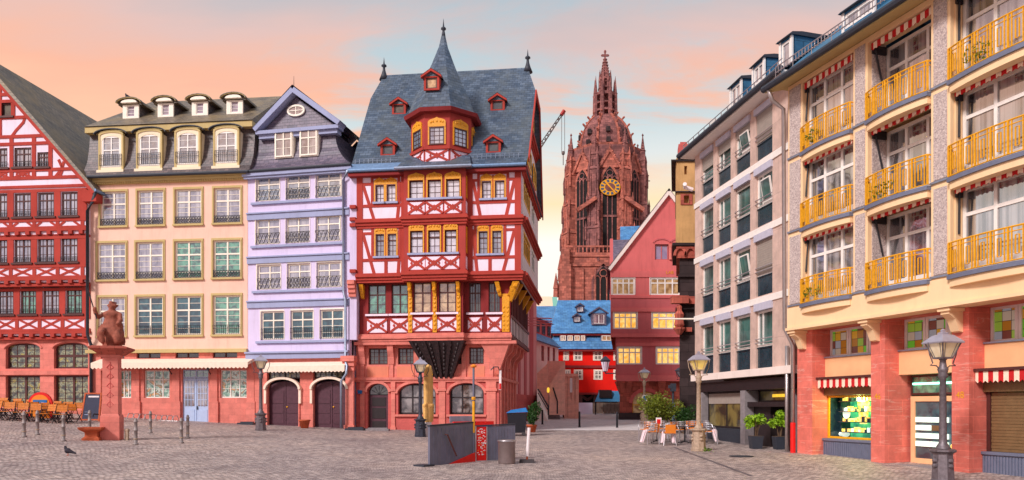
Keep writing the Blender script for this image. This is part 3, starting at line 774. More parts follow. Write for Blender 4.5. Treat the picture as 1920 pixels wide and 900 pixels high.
# the projecting bay over two storeys
g = MB(e)
for z0, z1, L in ((zlow+.13, zmid-.38, b2), (zmid+.13, zeave-.05, b3)):
    hh = [(r[0], r[1], r[2], r[3]) for r in L]
    g.wall(bL, bR, z0, z1, hh, BD, BD-.02)
g.build('bay_wall', 'bay_red', eh)
bp = MB(e); bx = MB(e)
for L, zb in ((b2, zlow), (b3, zmid)):
    for r in L:
        window(eh, e, r, BD, 'frame_brown', 'glass_curtain', .05, (), (.72,) if L is b2 else (), (.5,), (.33, .66), .1, sill='lilac_trim', crown=.36)
        c = (r[0]+r[1])/2; z0, z1 = zb+.22, r[2]-.2
        bp.box(c-.46, c+.46, BD-.01, BD+.015, z0, z1)
        X_panel(bx, c-.46, c+.46, z0, z1, BD-.005, BD+.05, .13, True)
bp.build('bay_panel', 'white_infill', eh); bx.build('bay_timber', 'timber_red', eh)
# bay side windows (right cheek)
cf = Fr(e.T((bR, BD, 0)).x, e.T((bR, BD, 0)).y, -e.nx, -e.ny)
cw = MB(cf); cg = MB(cf)
for zb, L in ((zlow, b2), (zmid, b3)):
    cw.box(.06, .5, 0, .012, zb+.25, L[0][2]-.2); cg.box(.12, .44, 0, .02, L[0][2], L[0][3]+.2)
cw.build('bay_cheek_panel', 'white_infill', eh); cg.build('bay_cheek_window', 'gold_trim', eh)
# first floor, set back under gilded brackets
zf0, zf1 = z1b, zlow-.42
wf = fixz([e.r(690.5, 723.5, 532, 588, -.4), e.r(734, 765, 532, 588, -.4), e.r(879.5, 901.5, 531, 587, -.4), e.r(916, 938, 531, 587, -.4)])
BF = .12
wb = fixz([e.r(775, 808.5, 529, 586, BF), e.r(822.5, 855, 529, 586, BF)])
b1L, b1R = e.u(765, BF), e.u(868, BF)
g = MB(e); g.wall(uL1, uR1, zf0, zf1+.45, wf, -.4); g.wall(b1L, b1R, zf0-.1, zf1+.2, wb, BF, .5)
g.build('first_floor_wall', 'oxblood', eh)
for i, r in enumerate(wf): window(eh, e, r, -.4, 'frame_brown', 'glass_green' if i < 2 else 'glass_dark', .06, (.5,), (.66,), (.25, .75) if i > 1 else (), (.33,) , .08, sill='white_infill')
for r in wb: window(eh, e, r, BF, 'frame_brown', 'glass_ochre', .06, (.5,), (.66,), (), (.33,), .08, sill='white_infill')
g = MB(e); h = MB(e); t = MB(e)
for L, d in ((wf, -.4), (wb, BF)):
    for r in L:
        z0, z1 = zf0+.34, r[2]-.26
        g.box(r[0]-.06, r[1]+.06, d-.01, d+.02, z0, z1); X_panel(h, r[0]-.06, r[1]+.06, z0, z1, d, d+.06, .12, True)
g.build('parapet_panel', 'white_infill', eh); h.build('parapet_timber', 'timber_red', eh)
for z0, h_, p, mt in ((zf0-.02, .14, .16, 0), (zf0+.12, .13, .10, 0), (zf0-.16, .13, .08, 0)):
    t.box(uL1-.05, b1L-.004, -.42, -.4+p, z0, z0+h_).box(b1R+.004, uR1+p*.5, -.42, -.4+p, z0, z0+h_).box(b1L-p*.5, b1R+p*.5, -.42, BF+p, z0-.02, z0+h_-.02)
t.box(uL1-.3, uR1+.3, -.8, -.36, zf0-.34, zf0-.17)
t.build('stone_cornice', 'sandstone', eh)
for px in (769.5, 815.5, 860): # gilded carved posts
    u = e.u(px, BF); q = MB(e)
    q.box(u-.11, u+.11, BF, BF+.08, zf0+.26, zf1-.75)
    for k in range(9): q.ball((u, BF+.08, zf0+.45+k*.24), .09, .06, .09, 6, 4)
    q.prismu([(BF, zf1-.75), (BF+.12, zf1-.75), (BF+.2, zf1-.4), (BF+.42, zf1-.02), (BF, zf1-.02)], u-.09, u+.09)
    q.ball((u, BF+.22, zf1-.4), .11, .12, .12, 7, 5)
    q.build('gilded_post', 'gold', eh)
q = MB(e); u = e.u(948.5, -.4); q.box(u-.2, u+.2, -.4, -.33, zf0+.3, zf1-.6)
for k in range(6):
    for s in (-.1, .1): q.ball((u+s, -.33, zf0+.45+k*.24), .08, .04, .09, 6, 4)
q.build('gilded_post', 'gold', eh)
for px, du in ((681, 0), (938, -.14), (955, .35)): # gilded brackets under the jetty
    u = e.u(px, -.4); q = MB(e)
    q.hexa([(u-.09, -.4, zf1-.75), (u+.09, -.4, zf1-.75), (u+.09, -.26, zf1-.7), (u-.09, -.26, zf1-.7)], [(u-.1+du, -.4, zf1), (u+.1+du, -.4, zf1), (u+.12+du, .05, zf1), (u-.12+du, .05, zf1)])
    q.ball((u+du*.5, -.2, zf1-.35), .14, .12, .2, 7, 5)
    q.build('gilded_bracket', 'gold', eh)
q = MB(e); u = uR1
q.hexa([(u-.1, -.5, zf1-1.05), (u+.06, -.5, zf1-1.05), (u+.06, -.36, zf1-1.0), (u-.1, -.36, zf1-1.0)], [(u+.2, -.6, zf1), (u+.5, -.6, zf1), (u+.5, .05, zf1), (u+.2, .05, zf1)])
q.ball((u+.15, -.32, zf1-.5), .2, .16, .24, 7, 5); q.ball((u+.3, -.1, zf1-.2), .16, .16, .16, 7, 5); q.build('gilded_bracket', 'gold', eh)
# ground floor in red sandstone
d0 = -.8; zg = .35; zt = zf0-.3
zstr = e.z(800, 708, d0)
wm = fixz([e.r(691, 727, 652, 683, d0), e.r(746, 775.5, 652, 683, d0), e.r(846, 866, 652, 683, d0), e.r(879.5, 907, 652, 683, d0)])
door = e.r(689, 727.5, 720, 806, d0); aw = fixz([e.r(746.5, 817, 719, 777, d0), e.r(842.5, 907, 719, 777, d0)])
door = (door[0], door[1], zg, door[3])
g = MB(e); g.wall(uL0, uR0, zg-.4, zstr, [door]+aw, d0, .4)
g.spandrel(door[0], door[1], door[3]-.45, door[3], d0-.3, d0-.003)
for r in aw: g.spandrel(r[0], r[1], r[3]-.55, r[3], d0-.3, d0-.003)
g.build('ground_floor_wall', 'sandstone_deep', eh)
g = MB(e); g.wall(uL0, uR0, zstr, zt+.3, wm, d0, .4); g.build('mezzanine_wall', 'sandstone', eh)
for i, r in enumerate(wm): window(eh, e, r, d0, 'frame_brown', 'glass_dark', .07, (.5,), (), (.25, .75), (.25, .5, .75), .15)
g = MB(e)
for r in wm[:2]+wm[3:]: g.box(r[0]-.05, r[1]+.05, d0-.01, d0+.03, r[2]-.95, r[2]-.1)
g.build('stucco_panel', 'salmon_stucco', eh)
for r in aw:
    window(eh, e, r, d0, 'frame_dark', 'glass_bar', .1, (.35, .7), (.55,), (), (), .28, arch=.55)
o = MB(e).box(door[0]+.05, door[1]-.05, d0-.36, d0-.26, zg, door[3]-.62).build('door', 'door_plum', eh)
q = MB(e)
for z0, z1 in ((zg+.15, zg+.75), (zg+.9, zg+1.5), (zg+1.6, door[3]-.75)): q.box(door[0]+.2, door[1]-.2, d0-.26, d0-.235, z0, z1)
q.build('door_panel', 'frame_dark', o)
o = MB(e).box(door[0]+.05, door[1]-.05, d0-.36, d0-.28, door[3]-.58, door[3]-.02).build('fanlight', 'glass_dark', eh)
q = MB(e); c = (door[0]+door[1])/2
for k in range(1, 6): a = math.pi*k/6; q.bar((c, door[3]-.58), (c+.5*math.cos(a), door[3]-.58+.5*math.sin(a)), .03, d0-.28, d0-.262)
q.build('grille', 'iron', o)
g = MB(e)                               # string course, pilasters, arch mouldings
g.box(uL0-.06, uR0+.08, d0-.02, d0+.16, zstr-.12, zstr+.02).box(uL0-.03, uR0+.04, d0-.02, d0+.1, zstr-.24, zstr-.124)
for px, w_ in ((680, .17), (737.5, .15), (829, .24), (921, .34)):
    u = e.u(px, d0)
    g.box(u-w_, u+w_, d0-.02, d0+.09, zg-.3, zg+.45).box(u-w_*.75, u+w_*.75, d0-.02, d0+.07, zg+.45, zstr-.75).box(u-w_, u+w_, d0-.02, d0+.12, zstr-.75, zstr-.62).box(u-w_*.85, u+w_*.85, d0-.02, d0+.09, zstr-.62, zstr-.244)
for px in (680, 734, 840, 870, 921):
    u = e.u(px, d0); g.box(u-.12, u+.12, d0-.02, d0+.08, zstr+.024, zt+.3)
for r, zs in ((door, .45), (aw[0], .55), (aw[1], .55)):
    c = (r[0]+r[1])/2; w_ = (r[1]-r[0])/2+.1
    g.curve([(c+w_*math.cos(math.pi*k/14), r[3]-zs+(zs+.1)*math.sin(math.pi*k/14)) for k in range(15)], .14, d0-.01, d0+.09)
    if r is not door: g.box(r[0]-.15, r[1]+.15, d0-.02, d0+.13, r[2]-.12, r[2])
g.build('stone_trim', 'sandstone', eh)
for px in (680, 734): # stone corbels under the first floor
    u = e.u(px, d0)
    MB(e).prismu([(d0, zt-1.1), (d0+.1, zt-1.1), (d0+.14, zt-.7), (d0+.3, zt-.35), (d0+.42, zt+.25), (d0, zt+.25)], u-.17, u+.17).build('stone_corbel', 'sandstone', eh)
u = uR0; # big corner corbel
MB(e).hexa([(u-.16, d0-.12, zt-1.5), (u+.02, d0-.12, zt-1.5), (u+.02, d0+.05, zt-1.5), (u-.16, d0+.05, zt-1.5)], [(u-1.1, -1.2, zt+.2), (uR1, -1.2, zt+.2), (uR1, -.4, zt+.2), (u-1.1, -.4, zt+.2)]).build('stone_corbel', 'sandstone', eh)
MB(e).lathe([(.16, zt-1.85), (.22, zt-1.7), (.14, zt-1.5)], u-.06, d0, 10).build('stone_corbel', 'red_carved', eh)
# the dark carved console carrying the bay
k0, k1 = e.u(770, .1), e.u(868, .1); q0, q1 = e.u(811, d0), e.u(846, d0); zk = zf0-.19; zq = zstr+.05
cs = MB(e)
cs.hexa([(q0, d0-.1, zq), (q1, d0-.1, zq), (q1, d0+.1, zq), (q0, d0+.1, zq)], [(k0, d0-.1, zk), (k1, d0-.1, zk), (k1, BF+.05, zk), (k0, BF+.05, zk)])
for i in range(5):
    f = i/4; a0, a1 = q0+(q1-q0)*f, k0+(k1-k0)*f
    cs.hexa([(a0-.07, d0, zq-.1), (a0+.07, d0, zq-.1), (a0+.07, d0+.2, zq-.1), (a0-.07, d0+.2, zq-.1)], [(a1-.1, d0, zk), (a1+.1, d0, zk), (a1+.1, BF+.14, zk), (a1-.1, BF+.14, zk)])
for j in range(1, 9):
    t_ = j/9; zz_ = zq+(zk-zq)*t_; dd = d0+.12+(BF-d0)*t_
    a0, a1 = q0+(k0-q0)*t_, q1+(k1-q1)*t_
    for s in range(7): cs.ball((a0+(a1-a0)*(s+.5)/7, dd-.03, zz_), .08, .07, .11, 6, 4)
cs.build('carved_console', 'black_wood', eh)
# party wall strip to the left with red beam ends
pw = MB(e); pl = e.u(657, -.1); pw.box(pl, uL-.006, -3, .02, 5.6, zeave-.1); o = pw.build('party_wall', 'lavender', eh)
q = MB(e)
for py in (330, 389, 412, 423, 509): zz_ = e.z(662, py); q.box(pl+.05, uL-.01, .02, .2, zz_-.09, zz_+.09)
q.build('beam_end', 'timber_red', eh)
q = MB(e); zz_ = e.z(662, 540)
for k in range(4): q.box(pl-.02, uL-.01, .0, .16+.09*k, zz_-.5+.22*k, zz_-.28+.22*k)
q.build('beam_end', 'sandstone', eh)
# right flank
s = e.at(0, 0); D = 10.4
g = MB(s)
sw = [(1.0, 4.6), (5.6, 7.6)]
hs = [(a, b, zb+1.2, zb+2.55) for zb in (zlow, zmid) for a, b in sw]
g.wall(0.006, D, zlow, zeave, hs, 0)
zr = 22.3
gh = [(2.2, 4.4, zeave+.9, zeave+2.1), (5.8, 7.6, zeave+.9, zeave+2.1), (4.2, 6.0, zeave+4, zeave+5)]
def gw(z): return (z-zeave)/(zr-zeave)*D/2
g.face([(0, 0, zeave), (D, 0, zeave), (D-gw(zr-1.8), 0, zr-1.8), (gw(zr-1.8), 0, zr-1.8)])
g.build('flank_wall', 'side_infill', eh)
for i, (a, b, z0, z1) in enumerate(hs):
    window(eh, s, (a, b, z0, z1), 0, 'gold_trim' if i % 2 == 0 else 'frame_white', 'glass_dark', .12, (.25, .5, .75) if i % 2 == 0 else (.5,), (.7,), (), (), -.02)
for a, b, z0, z1 in gh: window(eh, s, (a, b, z0, z1), .16, 'gold_trim', 'glass_dark', .12, (.5,), (), (), (), .02)
g = MB(s)
for zc in (zlow, zmid, zeave, zeave+3.2):
    k = 0 if zc <= zeave else gw(zc)
    for dz, h_, p in ((-.30, .12, .10), (-.18, .14, .2), (-.04, .14, .3), (.10, .08, .2)): g.box(k+.3*(zc < zeave), D-k, -.02, p, zc+dz, zc+dz+h_)
g.build('flank_moulding', 'timber_red', eh, label='moulding of the right flank')
s1 = Fr(e.T((uR1, -.4, 0)).x, e.T((uR1, -.4, 0)).y, -e.nx, -e.ny)
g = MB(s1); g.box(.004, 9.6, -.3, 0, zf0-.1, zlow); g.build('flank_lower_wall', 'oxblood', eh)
g = MB(s1); g.box(.05, 9.5, 0, .03, zf0+.2, zf0+1.05); g.build('flank_panel', 'side_infill', eh)
g = MB(s1)
for k in range(12): g.box(.3+k*.75, .42+k*.75, 0, .06, zf0+.1, zlow-.4)
g.box(.02, 9.6, -.02, .09, zf0-.1, zf0+.12).box(.02, 9.6, -.02, .08, zf0+1.05, zf0+1.2); g.build('flank_timber', 'frame_brown', eh)
for k in range(4):
    q = MB(s1); a = 1.4+k*2.2
    q.hexa([(a-.1, -.02, zlow-1.2), (a+.1, -.02, zlow-1.2), (a+.1, .1, zlow-1.1), (a-.1, .1, zlow-1.1)], [(a-.12, 0, zlow-.3), (a+.12, 0, zlow-.3), (a+.12, .55, zlow-.3), (a-.12, .55, zlow-.3)])
    q.build('gilded_bracket', 'gold', eh)
s0 = Fr(e.T((uR0, d0, 0)).x, e.T((uR0, d0, 0)).y, -e.nx, -e.ny)
sh = [(1.6, 2.8, 1.6, zstr-.5), (4.2, 5.2, 1.0, zstr-.5), (1.7, 2.7, zstr+.7, zstr+1.9), (4.2, 5.2, zstr+.7, zstr+1.9)]
g = MB(s0); g.wall(0.004, 8.4, zg-.4, zf0-.1, sh, 0, .4); 
for r in sh[:2]: g.spandrel(r[0], r[1], r[3]-.5, r[3], -.3, -.003)
g.build('flank_ground_wall', 'sandstone_deep', eh)
g = MB(s0); g.box(0, 8.4, -.02, .16, zstr-.14, zstr+.02)
for k in range(6): g.box(.1+k*1.4, .5+k*1.4, -.02, .09, zg-.3, zf0-.3)
g.build('flank_stone_trim', 'sandstone', eh)
for r in sh: window(eh, s0, r, 0, 'frame_dark', 'glass_dark', .07, (.5,), (.5,), (), (), .2)
for k in range(4):
    a = 1.6+k*1.9
    MB(s0).prismu([(0, zf0-1.5), (.12, zf0-1.5), (.2, zf0-1.0), (.55, zf0-.6), (.62, zf0-.1), (0, zf0-.1)], a-.16, a+.16).build('stone_corbel', 'sandstone', eh)
MB(s0).box(0, 9, -.3, .66, zf0-.16, zf0-.02).build('flank_soffit', 'sandstone', eh)
hollow(eh, e, uL, -.35, DEP, -.32, zlow, zeave, 'oxblood', 'back_wall'); hollow(eh, e, uL1, uR1-.32, DEP, -.75, zf0, zlow-.01, 'oxblood', 'back_wall'); hollow(eh, e, uL0, uR0-.42, DEP, d0-.42, zg-.4, zf0-.01, 'oxblood', 'back_wall')
# roof: steep slate with half-hips at both ends
ev = .45; de, ze = ev, zeave+.05; dr, zrr = -5.0, 22.35
rl, rr_ = e.u(655, .2), .28; hl, hr = e.u(720, dr), e.u(989.5, dr)
zh = 20.4; kh = (zh-ze-.62)/(zrr-ze-.62); dh = (de-.7)+(dr-de+.7)*kh; db = 2*dr-de; dhb = db+(dr-db)*(zh-ze)/(zrr-ze)
g = MB(e)
Rp = (de, ze); Rk = (de-.7, ze+.62)
rlu, rru = rl-.02, .42
g.face([(rl, Rp[0], Rp[1]), (rr_, Rp[0], Rp[1]), (rr_+.05, Rk[0], Rk[1]), (rl, Rk[0], Rk[1])])
g.face([(rl, Rk[0], Rk[1]), (rr_+.05, Rk[0], Rk[1]), (rru, dh, zh), (hr, dr, zrr), (hl, dr, zrr), (rlu, dh, zh)])
g.face([(rl, db, ze), (rr_, db, ze), (rru, dhb, zh), (hr, dr, zrr), (hl, dr, zrr), (rlu, dhb, zh)])
g.face([(rlu, dh, zh), (hl, dr, zrr), (rlu, dhb, zh)]); g.face([(rru, dh, zh), (hr, dr, zrr), (rru, dhb, zh)])
g.face([(rl, Rk[0], Rk[1]), (rlu, dh, zh), (rlu, dhb, zh), (rl, db, ze)])
g.face([(rl, de, ze-.12), (rr_, de, ze-.12), (rr_, db, ze-.12), (rl, db, ze-.12)])
roof = g.build('roof', 'slate_blue', eh)
g = MB(e)                               # verge boards of the right gable
for (a, b) in (((rr_+.05, Rk[0], Rk[1]), (rru, dh, zh)), ((rr_, db, ze), (rru, dhb, zh))):
    v0, v1 = Vector(a), Vector(b)
    g.hexa([(a[0], a[1], a[2]-.3), (a[0]+.08, a[1], a[2]-.3), (a[0]+.08, a[1], a[2]+.03), (a[0], a[1], a[2]+.03)], [(b[0], b[1], b[2]-.3), (b[0]+.08, b[1], b[2]-.3), (b[0]+.08, b[1], b[2]+.03), (b[0], b[1], b[2]+.03)])
g.hexa([(rru, dh, zh-.3), (rru+.08, dh, zh-.3), (rru+.08, dh, zh), (rru, dh, zh)], [(rru, dhb, zh-.3), (rru+.08, dhb, zh-.3), (rru+.08, dhb, zh), (rru, dhb, zh)])
g.build('verge_board', 'timber_red', eh)
g = MB(e); g.tube([(rl, de, ze-.02), (bL-.3, de, ze-.02)], .09, 8); g.tube([(bR+.3, de, ze-.02), (rr_, de, ze-.02)], .09, 8)
g.face([(rl, de+.02, ze), (bL-.3, de+.02, ze), (bL-.3, de-.5, ze+.5), (rl, de-.5, ze+.5)]); g.build('gutter', 'lead_blue', eh)
g = MB(e); g.box(rl, rr_, .02, de-.05, ze-.3, ze-.14); g.build('eaves_board', 'oxblood', eh)
for u_ in (hl, hr):                     # finials on the ridge
    MB(e).lathe([(.3, zrr-.3), (.16, zrr+.05), (.09, zrr+.3), (.07, zrr+.48), (.17, zrr+.56), (.15, zrr+.63), (.05, zrr+.7), (.02, zrr+.98), (.005, zrr+1.1)], u_, dr, 10).build('finial', 'charcoal', eh, True)
g = MB(e)                               # little canopy roof above the bay
zb_ = zeave-.1
g.hexa([(bL-.35, -.3, zb_), (bR+.35, -.3, zb_), (bR+.35, BD+.4, zb_), (bL-.35, BD+.4, zb_)], [(bL-.1, -.6, zb_+.95), (bR+.1, -.6, zb_+.95), (bR+.1, -.2, zb_+.95), (bL-.1, -.2, zb_+.95)])
g.build('bay_roof', 'slate_blue', eh)
MB(e).tube([(bL-.4, BD+.42, zb_), (bR+.4, BD+.42, zb_)], .09, 8).build('gutter', 'zinc', eh)
# turret
tu, td = (e.u(764, -.4)+e.u(886, -.4))/2, -1.35
rt = (e.u(886, -.4)-e.u(764, -.4))/2; ph = math.pi/8
zt0, zt1, zt2 = e.z(826, 299, .3), e.z(826, 275, .35), e.z(826, 204, .6); zA = lambda y: e.z(826, y, td)
tw = MB(e); tw.lathe([(rt, zt0-1.2), (rt, zt2+.3)], tu, td, 8, ph); tw.build('turret_wall', 'bay_red', eh)
zt3 = e.z(826, 72, td)
prof = [(2.08, zt2+.1), (2.0, zt2+.22), (1.62, zA(190)), (1.2, zA(165)), (.66, zA(123)), (.26, zA(89)), (.12, zt3+.1)]
MB(e).lathe(prof, tu, td, 8, ph).build('turret_roof', 'slate_blue', eh)
MB(e).lathe([(rt*1.19, zt2-.1), (rt*1.23, zt2+.096), (.3, zt2+.095)], tu, td, 8, ph).build('turret_cornice', 'oxblood', eh)
MB(e).lathe([(.13, zt3), (.09, zt3+.3), (.06, zt3+.42), (.15, zt3+.5), (.14, zt3+.57), (.05, zt3+.64), (.025, zt3+.9), (.005, zt3+1.1)], tu, td, 10).build('finial', 'charcoal', eh, True)
tp = MB(e); tt = MB(e); ts = MB(e)
for k in range(-3, 4):
    a0 = -math.pi/2+math.pi/4*k*1.0      # outward direction of the face, towards the square is -n... in (u,d): angle measured so that d is +
    ang = math.pi/2+math.pi/4*k
    ri = rt*math.cos(math.pi/8)
    nx_, nd_ = math.cos(ang), math.sin(ang)
    o3 = e.T((tu+ri*nx_, td+ri*nd_, 0)); nn = e.T((tu+(ri+1)*nx_, td+(ri+1)*nd_, 0))-o3
    f = Fr(o3.x, o3.y, -nn.y, nn.x)      # outward of Fr is (cy,-cx) = nn
    hw = rt*math.sin(math.pi/8)
    if abs(k) <= 2:
        window(eh, f, (-hw*.6, hw*.6, zt1+.12, zt2-.85), .0, 'frame_brown', ('glass_lilac', 'glass_blue', 'glass_green', 'glass_dark', 'glass_blue')[k % 5], .06, (), (), (.33, .66), (.25, .5, .75), -.05, crown=.46)
        tpf = MB(f); tpf.box(-hw*.9, hw*.9, 0, .015, zt0-.1, zt1-.15); tp.v += []; i0 = len(tp.v); tp.v += tpf.v; tp.f += [[i+i0 for i in q_] for q_ in tpf.f]
        tf = MB(f); X_panel(tf, -hw*.86, hw*.86, zt0-.1, zt1-.15, .01, .05, .12, True); tf.box(-hw*1.04, hw*1.04, 0, .1, zt1-.14, zt1+.02)
        i0 = len(tt.v); tt.v += tf.v; tt.f += [[i+i0 for i in q_] for q_ in tf.f]
tp.build('turret_panel', 'white_infill', eh); tt.build('turret_timber', 'timber_red', eh)
def dormer(root, fr, u, d, z, w, h, dback, mats, gable=True, name='dormer'):   # small roof window; front plane at d, base z
    wall_m, roof_m, fm, pm = mats
    g = MB(fr); g.wall(u-w/2, u+w/2, z, z+h, [(u-w*.36, u+w*.36, z+h*.12, z+h*.9)], d, .1)
    for s_ in (-1, 1): g.face([(u+s_*w/2, d, z), (u+s_*w/2, d, z+h), (u+s_*w/2, dback, z+h)])
    o = g.build(name, wall_m, root)
    window(o, fr, (u-w*.36, u+w*.36, z+h*.12, z+h*.9), d, fm, pm, .06, (.5,) if w > .9 else (), (), (), (), .05)
    q = MB(fr); ov = w*.16; pk = w*.42
    if gable:
        q.prism([(u-w/2-ov, z+h-.02), (u, z+h+pk), (u+w/2+ov, z+h-.02), (u+w/2+ov, z+h-.12), (u, z+h+pk-.13), (u-w/2-ov, z+h-.12)], d-.05, d+.16)
        q.build('gable_trim', wall_m, o)
        q = MB(fr); q.face([(u-w/2-ov, d+.17, z+h), (u, d+.17, z+h+pk+.02), (u, dback-w*.6, z+h+pk+.02), (u-w/2-ov, dback, z+h)])
        q.face([(u+w/2+ov, d+.17, z+h), (u, d+.17, z+h+pk+.02), (u, dback-w*.6, z+h+pk+.02), (u+w/2+ov, dback, z+h)])
        q.face([(u-w/2, d+.02, z+h), (u+w/2, d+.02, z+h), (u, d+.02, z+h+pk*.85)])
        q.build('dormer_roof', roof_m, o)
    return o
def on_roof(px, py):                    # where a sight line meets the front roof slope
    lo, hi = de, dr
    for _ in range(40):
        m = (lo+hi)/2; zr_ = Rk[1]+(zh-Rk[1])*(Rk[0]-m)/(Rk[0]-dh)
        if e.z(px, py, m) > zr_: lo = m
        else: hi = m
    return m, e.u(px, m), e.z(px, py, m)
for px, py in ((727, 290), (748, 213), (925, 285), (933, 206)):
    d_, u_, z_ = on_roof(px, py)
    dormer(eh, e, u_, d_+.02, z_-.05, .82, .62, d_-.9, ('timber_red', 'slate_blue', 'frame_brown', 'glass_dark'))
zz_ = zt2+1.3; 
o3 = e.T((tu-.35, td+rt*.62, 0)); dormer(eh, e, tu-.3, td+rt*.92, zA(192), .85, .75, td+.3, ('timber_red', 'slate_blue', 'frame_brown', 'glass_ochre'))
g = MB(e)                               # snow guard along the eaves
for a, b in ((rl+.2, bL-.5), (bR+.5, rr_-.2)):
    for zz_ in (.68, .8): g.tube([(a, Rk[0]+.1, ze+zz_), (b, Rk[0]+.1, ze+zz_)], .012, 5)
    n = int((b-a)/.25)
    for k in range(n): g.box(a+k*.25, a+k*.25+.015, Rk[0]+.08, Rk[0]+.095, ze+.55, ze+.82)
g.build('snow_guard', 'zinc', eh)
# ------------------------------------------------------------------ lavender house with the slate pediment
ux = e.T((e.u(656, -.1), -.1, 0))
L1 = Fr(ux.x, ux.y, 1, -.21)
lv = thing('lavender_house', 'narrow lavender town house with slate pediment and two arched plum garage doors', 'house', L1.T((-3, -5, .8)))
f = L1; vL, vR = f.u(465), -.01
zE = f.z(560, 318); zB = [f.z(560, y) for y in (403, 486, 570, 669)]; g0 = .3
rows = []
for xs_, ys_ in ((((481, 525), (537, 581), (592.6, 638.6)), (327, 373)), (((480.5, 525), (536.5, 581), (592, 637.5)), (407, 455)), (((483, 527), (539, 582.5), (594, 639)), (494, 540.5)), (((490, 533.4), (545, 588), (600.5, 644.5)), (582, 636))):
    rr = [f.r(a, b, *ys_) for a, b in xs_]
    z0 = f.z(560, ys_[1]); z1 = f.z(560, ys_[0]); rows.append([(a[0], a[1], z0, z1) for a in rr])
g = MB(f); zs_ = f.z(560, 672)
g.wall(vL, vR, zs_, zE+.1, [r for q in rows for r in q], 0, .3); g.build('wall', 'lavender', lv)
for k, q in enumerate(rows):
    for i, r in enumerate(q):
        window(lv, f, r, 0, 'frame_cream', 'glass_teal' if k == 3 else 'glass_lilac' if k else 'glass_blue', .085, (.5,), (.68,), (), (.22, .45), .07, casing=('frame_cream', .08, .03), rail=(('x', 'scroll', 'x')[i] if k < 3 else 'bars', .62))
g = MB(f)
for zb in zB[:3]: g.box(vL-.02, vR, -.02, .10, zb-.16, zb+.16).box(vL-.04, vR, -.02, .17, zb+.164, zb+.24)
for q in rows: g.box(q[0][0]-.3, q[2][1]+.3, -.02, .13, q[0][2]-.2, q[0][2]-.08)
g.box(vL-.04, vR, -.02, .2, zB[3]-.1, zB[3]+.2).box(vL-.06, vR, -.02, .3, zB[3]+.204, zB[3]+.3)
g.build('string_course', 'lilac_trim', lv)
g = MB(f)
for q in rows:
    for u in [(q[i][1]+q[i+1][0])/2 for i in (0, 1)]: g.box(u-.2, u+.2, -.02, .035, q[0][2]-.08, q[0][3]+.1)
g.build('pilaster', 'lavender', lv)
# ground floor: sandstone piers, arched doors, transom windows, long awning
dl = f.r(500, 562, 697, 797); dr_ = f.r(586, 651, 697, 797); ztop = f.z(560, 695); zdoor = f.z(560, 713)
gf = MB(f); gf.wall(vL, vR, g0, zs_, [(dl[0], dl[1], g0, ztop), (dr_[0], dr_[1], g0, ztop)], -.02, .5)
for r in (dl, dr_): gf.box(r[0]-.01, r[0]+.06, -.12, .06, g0, zdoor-.5).box(r[1]-.06, r[1]+.01, -.12, .06, g0, zdoor-.5)
gf.build('ground_floor_wall', 'sandstone', lv)
for r in (dl, dr_):
    c = (r[0]+r[1])/2; zd = zdoor-.05
    o = MB(f).prism([(r[0]+.02, g0)]+[(r[1]-.02, g0)]+[(c+(r[1]-r[0])/2*math.cos(math.pi*k/12), zd-.42+.42*math.sin(math.pi*k/12)) for k in range(13)], -.35, -.28).build('garage_door', 'door_plum', lv)
    q = MB(f)
    for s_ in (-1, 1):
        for z0, z1 in ((.75, 1.2), (1.35, 1.75), (1.9, zd-.55)): q.box(c+s_*.1 if s_ > 0 else c-.85, c+.85 if s_ > 0 else c-.1, -.285, -.255, g0+z0-.1, g0+z1-.25+.25*(z0 < 1.8))
    q.box(c-.03, c+.03, -.29, -.25, g0+.3, zd-.05); q.build('door_panel', 'door_plum', o)
    MB(f).ball((c+.12, -.24, 1.9), .05, .05, .05).build('handle', 'gold_trim', o)
    q = MB(f); w_ = (r[1]-r[0])/2
    q.curve([(c+(w_+.05)*math.cos(math.pi*k/14), zdoor-.5+.62*math.sin(math.pi*k/14)) for k in range(15)], .13, -.02, .2)
    q.box(r[0]-.11, r[0]+.02, .0, .12, zdoor-1.3, zdoor-.5).box(r[1]-.02, r[1]+.11, .0, .12, zdoor-1.3, zdoor-.5)
    q.build('door_hood', 'awning_cream', lv, label='pale arched hood over a garage door')
    window(lv, f, (r[0], r[1], zdoor+.1, ztop), -.02, 'frame_dark', 'glass_tavern', .07, (.5,), (), (.17, .33, .67, .83), (.5,), .2, name='transom_window')
q = MB(f); za = f.z(560, 683, .3); a0, a1 = f.u(497, .3), f.u(649, .3)
q.hexa([(a0, .02, za-.02), (a1, .02, za-.02), (a1, .5, za-.22), (a0, .5, za-.22)], [(a0, .02, za+.14), (a1, .02, za+.14), (a1, .5, za-.10), (a0, .5, za-.10)])
n = 22
for k in range(n):
    b0, b1 = a0+(a1-a0)*k/n, a0+(a1-a0)*(k+1)/n
    q.prism([(b0, za-.1), (b0, za-.40), ((b0+b1)/2, za-.47), (b1, za-.40), (b1, za-.1)], .5, .52)
q.build('awning', 'awning_cream', lv)
q = MB(f); u = f.u(657.5)
for z0, z1, w_, p in ((g0-.2, .9, .32, .2), (.9, 3.9, .25, .14), (3.9, 4.15, .3, .2), (4.15, 4.4, .36, .3), (4.4, 4.7, .42, .42)): q.box(u-w_, u+w_*.9, -.02, p, z0, z1)
q.build('corner_pilaster', 'sandstone', lv)
